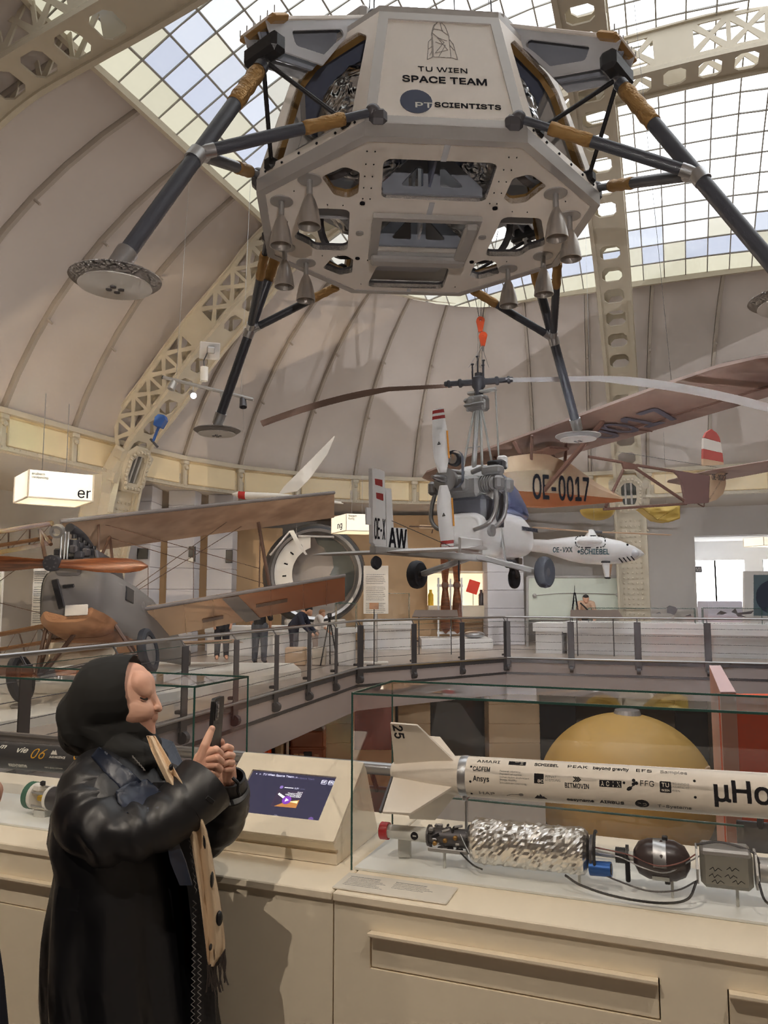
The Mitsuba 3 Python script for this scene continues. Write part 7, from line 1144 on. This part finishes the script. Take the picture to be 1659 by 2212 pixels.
# face: eye, brow, lips on the visible side
fa = V(.86, 0, .5); fa = unit(fa); fu = unit(V(-.5, 0, .86))
e = at(312, 1506, 2.070); put(wm + '__eye', M(sph((0, 0, 0), 1, 2).vertices * .0092 + e, sph((0, 0, 0), 1, 2).faces), mat('eye_white', (226, 218, 210), .2), True); put(wm + '__eye__iris', M(sph((0, 0, 0), 1, 2).vertices * .006 + e + fa * .006 - V(0, .003, 0), sph((0, 0, 0), 1, 2).faces), mat('iris', (50, 34, 26), .2), True)
put(wm + '__eyelid', tube(spline([e - fa * .008 - V(0, .0085, 0) + fu * .002, e + fu * .010 - V(0, .006, 0), e + fa * .009 - V(0, .004, 0) + fu * .002], 5), .0032, 7), SKIN, 40); put(wm + '__eyelash', tube(spline([at(303, 1507, 2.046), at(311, 1511, 2.052), at(319, 1510, 2.066)], 5), .0022, 6), mat('lash', (40, 28, 24), .7), 40); put(wm + '__eyebrow', tube(spline([e - fa * .016 + fu * .020 - V(0, .008, 0), e + fu * .026 - V(0, .006, 0), e + fa * .014 + fu * .023 + V(0, .004, 0)], 5), .0032, 7), mat('brow', (52, 36, 28), .7), 40)
put(wm + '__lips', cat_([tube(spline([at(323, 1551, 2.08), at(331, 1552, 2.10), at(323, 1551, 2.12)], 5), .005, 8)]), mat('lips', (176, 96, 88), .45), 40)
# hijab: draped hood with the face opening cut out
hood = mani([chain((238, 1503, 2.10, .108), (262, 1490, 2.10, .094), (272, 1478, 2.10, .080)), chain((238, 1503, 2.10, .108), (196, 1548, 2.10, .088), (182, 1578, 2.10, .066)), chain((200, 1555, 2.10, .09), (240, 1570, 2.10, .09), (292, 1574, 2.10, .058), (318, 1594, 2.10, .022)), chain((240, 1570, 2.10, .09), (262, 1625, 2.10, .085)), chain((262, 1625, 2.04, .05), (318, 1640, 2.03, .03)), chain((262, 1625, 2.16, .05), (322, 1640, 2.17, .03)), chain((300, 1600, 2.10, .05), (330, 1640, 2.10, .038), (344, 1664, 2.08, .028))], .009)
hood = hood - manifold3d.Manifold.batch_hull([manifold3d.Manifold.sphere(r, 40).translate(tuple(at(u, v, 2.10))) for u, v, r in ((352, 1480, .112), (388, 1542, .080))]) - manifold3d.Manifold.sphere(.06, 40).translate(tuple(at(322, 1450, 2.10)))
hm = hood.refine_to_length(.008).to_mesh(); hm = trimesh.Trimesh(hm.vert_properties[:, :3], hm.tri_verts); trimesh.smoothing.filter_taubin(hm, iterations=10)
v = np.array(hm.vertices); c0 = at(300, 1480, 2.10); d_ = v - c0; rad = np.sqrt(d_[:, 0] ** 2 + d_[:, 2] ** 2); fold = np.sin(rad * 120 + 5 * meshkit.fbm(v * V(9, 9, 9), 2)) * .0032 * np.clip((rad - .10) / .08, 0, 1); nv = np.array(hm.vertex_normals); v = v + nv * fold[:, None]
put(wm + '__hijab', M(v, hm.faces), HIJ, True, label='black hijab')
put(wm + '__under_scarf', tube(spline([at(262, 1442, 2.06), at(270, 1438, 2.09), at(279, 1446, 2.10)], 5), .006, 8), BLACK, 40)
# long coat: shaped sections down to the calf, wide sleeves with turned cuffs
SIL = [(1604, 232, 300, .085), (1618, 212, 318, .13), (1636, 190, 336, .185), (1660, 170, 356, .225), (1690, 156, 372, .235), (1730, 140, 388, .245), (1790, 128, 404, .245), (1850, 138, 412, .235), (1890, 132, 418, .24), (1960, 122, 426, .225), (2040, 117, 438, .23), (2130, 121, 452, .235), (2212, 127, 464, .235), (2400, 128, 470, .24), (2560, 130, 470, .24)]
R = []
for k, (v_, u0, u1, ry) in enumerate(SIL):
    a, b = at(u0, v_, 2.10), at(u1, v_, 2.10); c = (a + b) / 2; rx = (b[0] - a[0]) / 2; t = np.arange(72) * 2 * np.pi / 72; am = np.clip((v_ - 1690) / 500, 0, 1) * .013
    ph = np.sin(9 * t + 1.3) * am + np.sin(17 * t + v_ * .004) * am * .4; R.append([c + V((rx + p_) * np.sign(math.cos(x)) * abs(math.cos(x)) ** .86, (ry + p_) * math.sin(x) * (1 if k else 1), 0) for x, p_ in zip(t, ph)])
coat = loft(R); cm = fine(coat, .05); v = np.array(cm.vertices); v += (np.outer(meshkit.fbm(v * V(8, 8, 5), 3, 3) - .5, (1, .6, .2))) * .022 * np.clip((v[:, 2] < 1.33)[:, None], 0, 1)
COAT_M = M(v, cm.faces); put(wm + '__coat', COAT_M, LEATH, True, label='long black leather coat')
def sleeve(pts, seed, amp=.011):
    P = spline([at(*p[:3]) for p in pts], 10); r = np.interp(np.linspace(0, 1, len(P)), np.linspace(0, 1, len(pts)), [p[3] for p in pts]); m = tube(P, r, 40); q = np.array(m.vertices); L = np.linspace(0, 1, len(P)); s = np.r_[np.repeat(L, 40), 0, 1]
    w = np.sin(s * 44 + 9 * meshkit.fbm(q * V(9, 5, 9), 3, seed)) * amp * (.25 + np.exp(-((s - .5) / .22) ** 2)) ; n_ = np.array(m.vertex_normals); return M(q + n_ * w[:, None], m.faces)
SLV = sleeve([(250, 1660, 2.05, .07), (210, 1694, 1.99, .085), (196, 1742, 1.94, .086), (207, 1786, 1.89, .080), (262, 1800, 1.86, .066), (318, 1790, 1.875, .062), (370, 1762, 1.905, .067), (415, 1722, 1.945, .072)], 3, .0055); put(wm + '__sleeve', SLV, LEATH, True, label='wide leather sleeve'); put(wm + '__sleeve', sleeve([(318, 1690, 2.24, .08), (390, 1760, 2.26, .085), (450, 1785, 2.26, .080), (486, 1740, 2.19, .066), (494, 1700, 2.13, .055)], 8, .005), LEATH, True)
def cuff(p, q, r0, r1, th=.006, flat=.8):
    a, b = at(*p), at(*q); F = zframe(a, b - a); n = 40; t = np.arange(n) * 2 * np.pi / n; L = np.linalg.norm(b - a); ring = lambda r, z: np.array([tf(M([[r * math.cos(x), r * flat * math.sin(x), z]], np.zeros((0, 3), int)), F).vertices[0] for x in t])
    return loft([ring(r0, 0), ring((r0 + r1) / 2 + .003, L * .5), ring(r1, L), ring(r1 - th, L), ring((r0 + r1) / 2 - th, L * .5), ring(r0 - th, 0)], cap=False, closed=True)
put(wm + '__cuff', cuff((388, 1748, 1.92), (442, 1694, 1.975), .072, .086, flat=.9), LEATH, 50, label='turned-up coat cuff'); put(wm + '__cuff', cuff((493, 1722, 2.16), (492, 1678, 2.115), .052, .047), LEATH, 50)
put(wm + '__cuff_strap', tube(spline([at(502, 1680, 2.07), at(514, 1692, 2.07), at(514, 1708, 2.07), at(518, 1718, 2.075)], 5), .0045, 7), BLACK, 40); cf = unit(at(470, 1740, 1.90) - at(440, 1715, 1.90)); put(wm + '__cuff_loop', bar(at(446, 1722, 1.885), at(462, 1734, 1.893), .004, .010, .001), BLACK)
# collar, lapels (both sides), epaulette seam, hanging front
def patch(pts, th=.008, up=None):
    P = np.array([at(*p) for p in pts]); c = P.mean(0); n_ = np.linalg.svd(P - c)[2][2]; n_ = n_ if n_[1] < 0 else -n_; k = len(P); v = np.vstack([P, P + n_ * th]); f = [[0, i, i + 1] for i in range(1, k - 1)] + [[k, k + i + 1, k + i] for i in range(1, k - 1)] + [q for i in range(k) for q in ([i, (i + 1) % k, k + i], [(i + 1) % k, k + (i + 1) % k, k + i])]; return M(v, f)
def cast(uv, m):
    """depth along each pixel ray of the first hit of the mesh"""
    tri = np.array(m.triangles); tri = tri[tri[:, :, 1].mean(1) < 2.1]; e1, e2 = tri[:, 1] - tri[:, 0], tri[:, 2] - tri[:, 0]; s_ = EYE - tri[:, 0]; q = np.cross(s_, e1); out = []
    for u, v in uv:
        r = ray(u, v); p = np.cross(r, e2); dt = (e1 * p).sum(1); dt = np.where(abs(dt) < 1e-12, 1e-12, dt); b = (s_ * p).sum(1) / dt; g = (q @ r) / dt; t = (e2 * q).sum(1) / dt; ok = (b > -1e-4) & (g > -1e-4) & (b + g < 1.0001) & (t > .5); out.append(t[ok].min() if ok.any() else np.nan)
    return np.array(out)
def drape(poly, gap, th=.005):
    """a cloth piece of the given outline laid on the coat"""
    from scipy.spatial import Delaunay
    g = Polygon(poly).buffer(-2).buffer(2).segmentize(6); bd = np.array(g.exterior.coords)[:-1]; x0, y0, x1, y1 = g.bounds; gr = np.array([(x, y) for y in np.arange(y0, y1, 7) for x in np.arange(x0, x1, 7) if g.buffer(-3.5).contains(Point(x, y))]); pts = np.vstack([bd, gr]); f = Delaunay(pts).simplices; f = f[[g.buffer(.2).contains(Point(*pts[q].mean(0))) for q in f]]
    m = M(np.c_[pts, np.zeros(len(pts))], f); fl = m.face_normals[:, 2] > 0; m = M(m.vertices, np.where(fl[:, None], m.faces[:, ::-1], m.faces)); uv = m.vertices[:, :2]; t = cast(uv, cat_([COAT_M, SLV])); t = np.where(np.isnan(t), np.nanmedian(t), t)
    A_ = trimesh.graph.vertex_adjacency_graph(m) if False else m.vertex_neighbors
    for _ in range(14): t = np.array([t[n_].mean() for n_ in A_])
    P = np.array([EYE + ray(u, v) * (x - gap) for (u, v), x in zip(uv, t)]); Q = np.array([EYE + ray(u, v) * (x - gap + th) for (u, v), x in zip(uv, t)]); n = len(P); ed = m.edges[trimesh.grouping.group_rows(m.edges_sorted, require_count=1)]
    return M(np.vstack([P, Q]), np.vstack([m.faces, m.faces[:, ::-1] + n] + [np.c_[ed[:, 1], ed[:, 0], ed[:, 0] + n], np.c_[ed[:, 1], ed[:, 0] + n, ed[:, 1] + n]]))
put(wm + '__collar', drape([(196, 1634), (214, 1612), (250, 1640), (286, 1668), (308, 1690), (286, 1700), (262, 1706), (236, 1680)], .018), NAVYL, True, label='navy coat collar')
put(wm + '__lapel', drape([(250, 1708), (280, 1690), (318, 1682), (346, 1708), (368, 1736), (342, 1752), (306, 1766), (274, 1756), (254, 1732)], .014), NAVYL, True, label='navy coat lapel')
put(wm + '__far_lapel', loft([[at(u, v, y), at(u, v, y) + V(0, -.01, 0), at(u2, v2, y2) + V(0, -.01, 0), at(u2, v2, y2)] for u, v, y, u2, v2, y2 in ((330, 1592, 2.16, 350, 1636, 2.12), (352, 1594, 2.17, 382, 1650, 2.14), (374, 1602, 2.18, 402, 1660, 2.16), (372, 1616, 2.18, 408, 1668, 2.17))]), NAVYL, 50, label='far coat lapel')
put(wm + '__coat_front', loft([[at(u, v, y), at(u, v, y) + V(0, -.008, 0), at(u2, v, y2) + V(0, -.008, 0), at(u2, v, y2)] for u, u2, v, y, y2 in ((362, 386, 1820, 1.87, 1.90), (370, 402, 1860, 1.86, 1.90), (390, 416, 1910, 1.87, 1.91))]), NAVYL, 40)
# dress front with a white zigzag border
DR = [(330, 366, 1690), (352, 402, 1760), (380, 428, 1840), (405, 444, 1920), (415, 455, 2010), (418, 462, 2110), (420, 466, 2215), (420, 470, 2400), (420, 470, 2560)]
put(wm + '__dress', loft([[at(u0, v, 1.93), at(u1, v, 1.97), at(u1 + 2, v, 2.14), at(u0, v, 2.14)] for u0, u1, v in DR]), DRESS, 40, label='black dress front')
def zig(u0, u1, v0, v1, n, off): return [at(u0 + (u1 - u0) * i / n + (off if i % 2 else -off), v0 + (v1 - v0) * i / n, 1.922) for i in range(n + 1)]
for a in ((420, 416, 1945, 2212, 38, 4), (431, 430, 2060, 2212, 22, 4), (410, 424, 1815, 1930, 16, 2.2)): put(wm + '__zigzag_border', tube(zig(*a), .0011, 5), mat('zigzag_white', (112, 108, 104), .8) if 'mat_zigzag_white' not in scene else 'mat_zigzag_white')
put(wm + '__neck_print', tube([at(286 + 2.3 * i, 1632 + 2.6 * i + (3 if i % 2 else 0), 1.93) for i in range(13)], .002, 5), 'mat_zigzag_white')
# cream scarf with dark spots and a fringe
SC = [(316, 334, 1590, 2.0), (326, 352, 1620, 1.965), (342, 372, 1655, 1.925), (360, 392, 1690, 1.90), (385, 425, 1740, 1.895), (408, 446, 1795, 1.895), (416, 456, 1840, 1.90), (424, 464, 1890, 1.905), (432, 474, 1940, 1.91), (438, 481, 1990, 1.912), (444, 486, 2040, 1.915), (447, 484, 2070, 1.918), (450, 470, 2088, 1.92)]
def scf(t):
    i = min(int(t * (len(SC) - 1)), len(SC) - 2); w = t * (len(SC) - 1) - i; return np.array(SC[i]) * (1 - w) + np.array(SC[i + 1]) * w
R = []
for t in np.linspace(0, 1, 60):
    u0, u1, v, y = scf(t); x = np.linspace(0, 1, 12); f = [at(u0 + (u1 - u0) * s, v, y + .012 * math.sin(s * 9 + t * 7)) for s in x]; b = [q + V(0, .005, 0) for q in f][::-1]; R.append(f + b)
sf = put(wm + '__scarf', loft(R), SCARF, 50, label='cream scarf with dark spots')
for u, v, w, h in ((366, 1660, 4, 7), (441, 1816, 5, 20), (455, 1905, 3.5, 16), (471, 1989, 7, 15), (452, 2052, 3, 6)):
    c = at(u, v, 1.882 if v > 1700 else 1.90); put(sf + '__dark_spot', M(sph((0, 0, 0), 1, 2).vertices * V(w * .00116, .010, h * .00116) + c + V(0, .014, 0), sph((0, 0, 0), 1, 2).faces), BLACK, True)
rr_ = np.random.default_rng(5); put(sf + '__fringe', cat_([tube(spline([at(u, v0, 1.92), at(u + rr_.normal() * 3 + 3, v0 + 25, 1.92), at(u + rr_.normal() * 5 + 4, v0 + 45 + rr_.random() * 25, 1.92)], 3), .0016, 4) for u, v0 in zip(np.linspace(448, 486, 26), np.interp(np.linspace(448, 486, 26), [448, 470, 486], [2086, 2078, 2050]))]), mat('fringe_dark', (58, 50, 46), .8), kind='stuff')
for l in legs: put(wm + '__shoe', M(sph((0, 0, 0), 1, 3).vertices * V(.14, .055, .05) + V(l[2][0] + .07, l[2][1], .055), sph((0, 0, 0), 1, 3).faces), BLACK, True)
put(wm + '__trousers', blob([[(x, y, .84, .105), (x, y, .45, .085), (x, y, .13, .075)] for x, y in ((legs[0][0][0], 2.01), (legs[1][0][0], 2.19))], .03, 4), DRESS, True)
# phone held upright, its back towards the counter
ph_ = thing('smartphone', 'black smartphone held up in the hands of the person in the hijab', 'smartphone'); pn = unit(V(.985, -.13, -.05)); pu_ = unit(V(.11, 0, 1)); pw = unit(np.cross(pu_, pn)); pu_ = np.cross(pn, pw); PC = at(466, 1572, 2.035); PF = frame(PC, pw, pu_, pn)
put(ph_ + '__case', ext(rrect(-.037, .037, -.082, .078, .010), .010, PF, -.005), BLACK, 40); put(ph_ + '__screen', ext(rrect(-.034, .034, -.078, .074, .008), .0006, PF, -.0058), 'mat_screen_base'); put(ph_ + '__camera_bump', ext(rrect(-.030, -.006, .022, .070, .006) if pw[1] > 0 else rrect(.006, .030, .022, .070, .006), .0028, PF, .005), DARKST)
for z in (.058, .046, .034): put(ph_ + '__camera_lens', tf(lathe([(0, 0), (.0055, 0), (.0055, .0022), (.004, .0022), (.0038, .001), (0, .001)], 18), PF @ frame(((-.018 if pw[1] > 0 else .018), z, .0078), (1, 0, 0), (0, 1, 0))), SILVER, 40)
# other visitors
def visitor(label, x, y, h, face, top_c, leg_c, pose='stand', hair=(40, 32, 28), z0=0.0, long_=False):
    k = thing('person', label, 'person'); s = h / 1.72; f = V(math.cos(face), math.sin(face), 0); r = V(f[1], -f[0], 0); O = V(x, y, z0); Q = lambda a, b, z, rad: (*(O + r * a * s + f * b * s + V(0, 0, z * s)), rad * s)
    ln = {'stand': 0, 'lean': .16, 'bend': .34}[pose]; hd = {'stand': (0, .02, 1.60), 'lean': (0, .25, 1.53), 'bend': (0, .45, 1.36)}[pose]; ch = lambda z: ln * max(0, (z - .9)) / .5
    zs = 1.40 if pose != 'bend' else 1.26
    B = [[Q(*hd, .098), Q(hd[0], hd[1] + .03, hd[2] - .09, .062)], [Q(0, ch(zs), zs + .06, .055), Q(hd[0], hd[1], hd[2] - .04, .06)], [Q(0, 0, .92, .14), Q(0, ch(1.15), 1.15, .125), Q(0, ch(zs), zs - .06, .13)], [Q(-.15, ch(zs), zs - .02, .075), Q(.15, ch(zs), zs - .02, .075)]]
    arm = lambda q: [Q(q * .2, ch(zs), zs - .02, .062), Q(q * .26, ch(zs) + (.04 if pose == 'stand' else .12), zs - .30, .048), Q(q * .22, ch(zs) + (.14 if pose == 'stand' else .32), zs - .50, .034), Q(q * .2, ch(zs) + (.2 if pose == 'stand' else .4), zs - .57, .036)]
    leg = lambda q: [Q(q * .09, 0, .90, .105), Q(q * .11, .02, .48, .068), Q(q * .12, -.01, .10, .048), Q(q * .13, .12, .045, .04)]
    put(k + '__body', blob(B + [arm(-1), arm(1), leg(-1), leg(1)], .03, 4), SKIN2, True)
    tm, lm = mat(f'cloth_{k}_top', top_c, .8), mat(f'cloth_{k}_legs', leg_c, .8); g = lambda c, d, n: [(a, b, z, w + d) for a, b, z, w in c[:n]]
    put(k + '__shirt', blob([g(B[2], .022, 3), g(B[3], .02, 2)] + [g(arm(q), .018, 2 if not long_ else 3) for q in (-1, 1)], .03, 4), tm, True); put(k + '__trousers', blob([g(leg(q), .02, 3) for q in (-1, 1)] + [[Q(0, 0, .92, .165), Q(0, 0, .86, .16)]], .03, 4), lm, True)
    put(k + '__hair', blob([[Q(hd[0], hd[1] - .025, hd[2] + .035, .098), Q(hd[0], hd[1] + .03, hd[2] + .06, .075)]], .025, 3), mat(f'hair_{k}', hair, .7), True)
    for q in (-1, 1): put(k + '__shoe', M(sph((0, 0, 0), 1, 2).vertices * V(.05, .05, .045) * s + O + r * q * .13 * s + f * .06 * s + V(0, 0, .045), sph((0, 0, 0), 1, 2).faces), BLACK, True)
    return k, Q
p = at(560, 1424, 19.4); visitor('visitor in a dark vest and grey jeans standing with back turned behind the left railing', p[0], 19.4, 1.74, 1.4, (26, 26, 32), (70, 74, 84))
p = at(481, 1300, 20.6); visitor('dark haired visitor whose head shows above the lower biplane wing', p[0], 20.6, 1.70, -1.3, (60, 60, 66), (50, 50, 56))
p = at(632, 1390, 20.4); visitor('visitor in dark blue clothes bending over behind the left railing', p[0], 20.6, 1.62, -.2, (34, 38, 56), (40, 42, 54), 'bend', long_=True)
p = at(680, 1360, 20.9); visitor('small fair child in a white shirt behind the tripod', p[0], 20.9, 1.36, .1, (226, 220, 214), (150, 130, 120), 'lean', (150, 110, 80))
p = at(1270, 1345, 24.5); k, Q = visitor('man in a beige top with a dark shoulder strap bending over the far glass case', p[0], 24.75, 1.78, -1.75, (196, 164, 140), (60, 56, 56), 'lean', (36, 30, 28), long_=True)
put(k + '__shoulder_strap', tube([np.array(Q(a, b, z, 0)[:3]) for a, b, z in ((.17, .30, 1.40), (.05, .33, 1.28), (-.1, .27, 1.12), (-.2, .16, 1.0))], .022, 8), BLACK, 40)
vk = thing('person', 'visitor in dark navy clothes cut off at the lower left edge of the picture', 'person'); x, y = -1.0, 1.62
put(vk + '__body', blob([[(x, y, 1.52, .10), (x, y, 1.40, .055)], [(x, y, 1.24, .13), (x, y, .95, .14)], [(x, y - .18, 1.28, .06), (x, y - .22, 1.02, .045), (x + .06, y - .2, .82, .035)], [(x, y + .18, 1.28, .06), (x - .0, y + .25, 1.08, .045), (x + .062, y + .26, 1.235, .03)], [(x, y - .09, .88, .10), (x, y - .1, .45, .06), (x, y - .1, .08, .045)], [(x, y + .09, .88, .10), (x, y + .1, .45, .06), (x, y + .1, .08, .045)], [(x, y - .16, 1.28, .07), (x, y + .16, 1.28, .07)]], .03, 5), SKIN, True)
ck = loft([[V(x + rx * math.cos(t), y + ry * math.sin(t), z) for t in np.arange(40) * 2 * np.pi / 40] for z, rx, ry in ((1.34, .10, .16), (1.26, .16, .25), (1.0, .17, .27), (.86, .198, .29), (.6, .235, .32), (.12, .25, .34))]); put(vk + '__coat', ck, mat('navy_cloth', (30, 32, 44), .8), True); [put(vk + '__sleeve', blob([[(x, y + q * .1, 1.31, .085), (x - .03, y + q * .18, 1.27, .08), (x - .06, y + q * .22, 1.05, .07), (x + (.0 if q < 0 else .02), y + q * .25, .9 if q < 0 else 1.17, .05)]], .03, 5), 'mat_navy_cloth', True) for q in (-1, 1)]; put(vk + '__collar', blob([[(x, y, 1.36, .075), (x, y, 1.42, .068)]], .02, 3), 'mat_navy_cloth', True); put(vk + '__hair', sph((x - .03, y, 1.55), .108, 3), BLACK, True)
put(vk + '__shoe', cat_([M(sph((0, 0, 0), 1, 2).vertices * V(.12, .05, .05) + V(x + .05, y - .1, .05), sph((0, 0, 0), 1, 2).faces)]), BLACK, True); put(vk + '__shoe', cat_([M(sph((0, 0, 0), 1, 2).vertices * V(.12, .05, .05) + V(x + .05, y + .1, .05), sph((0, 0, 0), 1, 2).faces)]), BLACK, True)
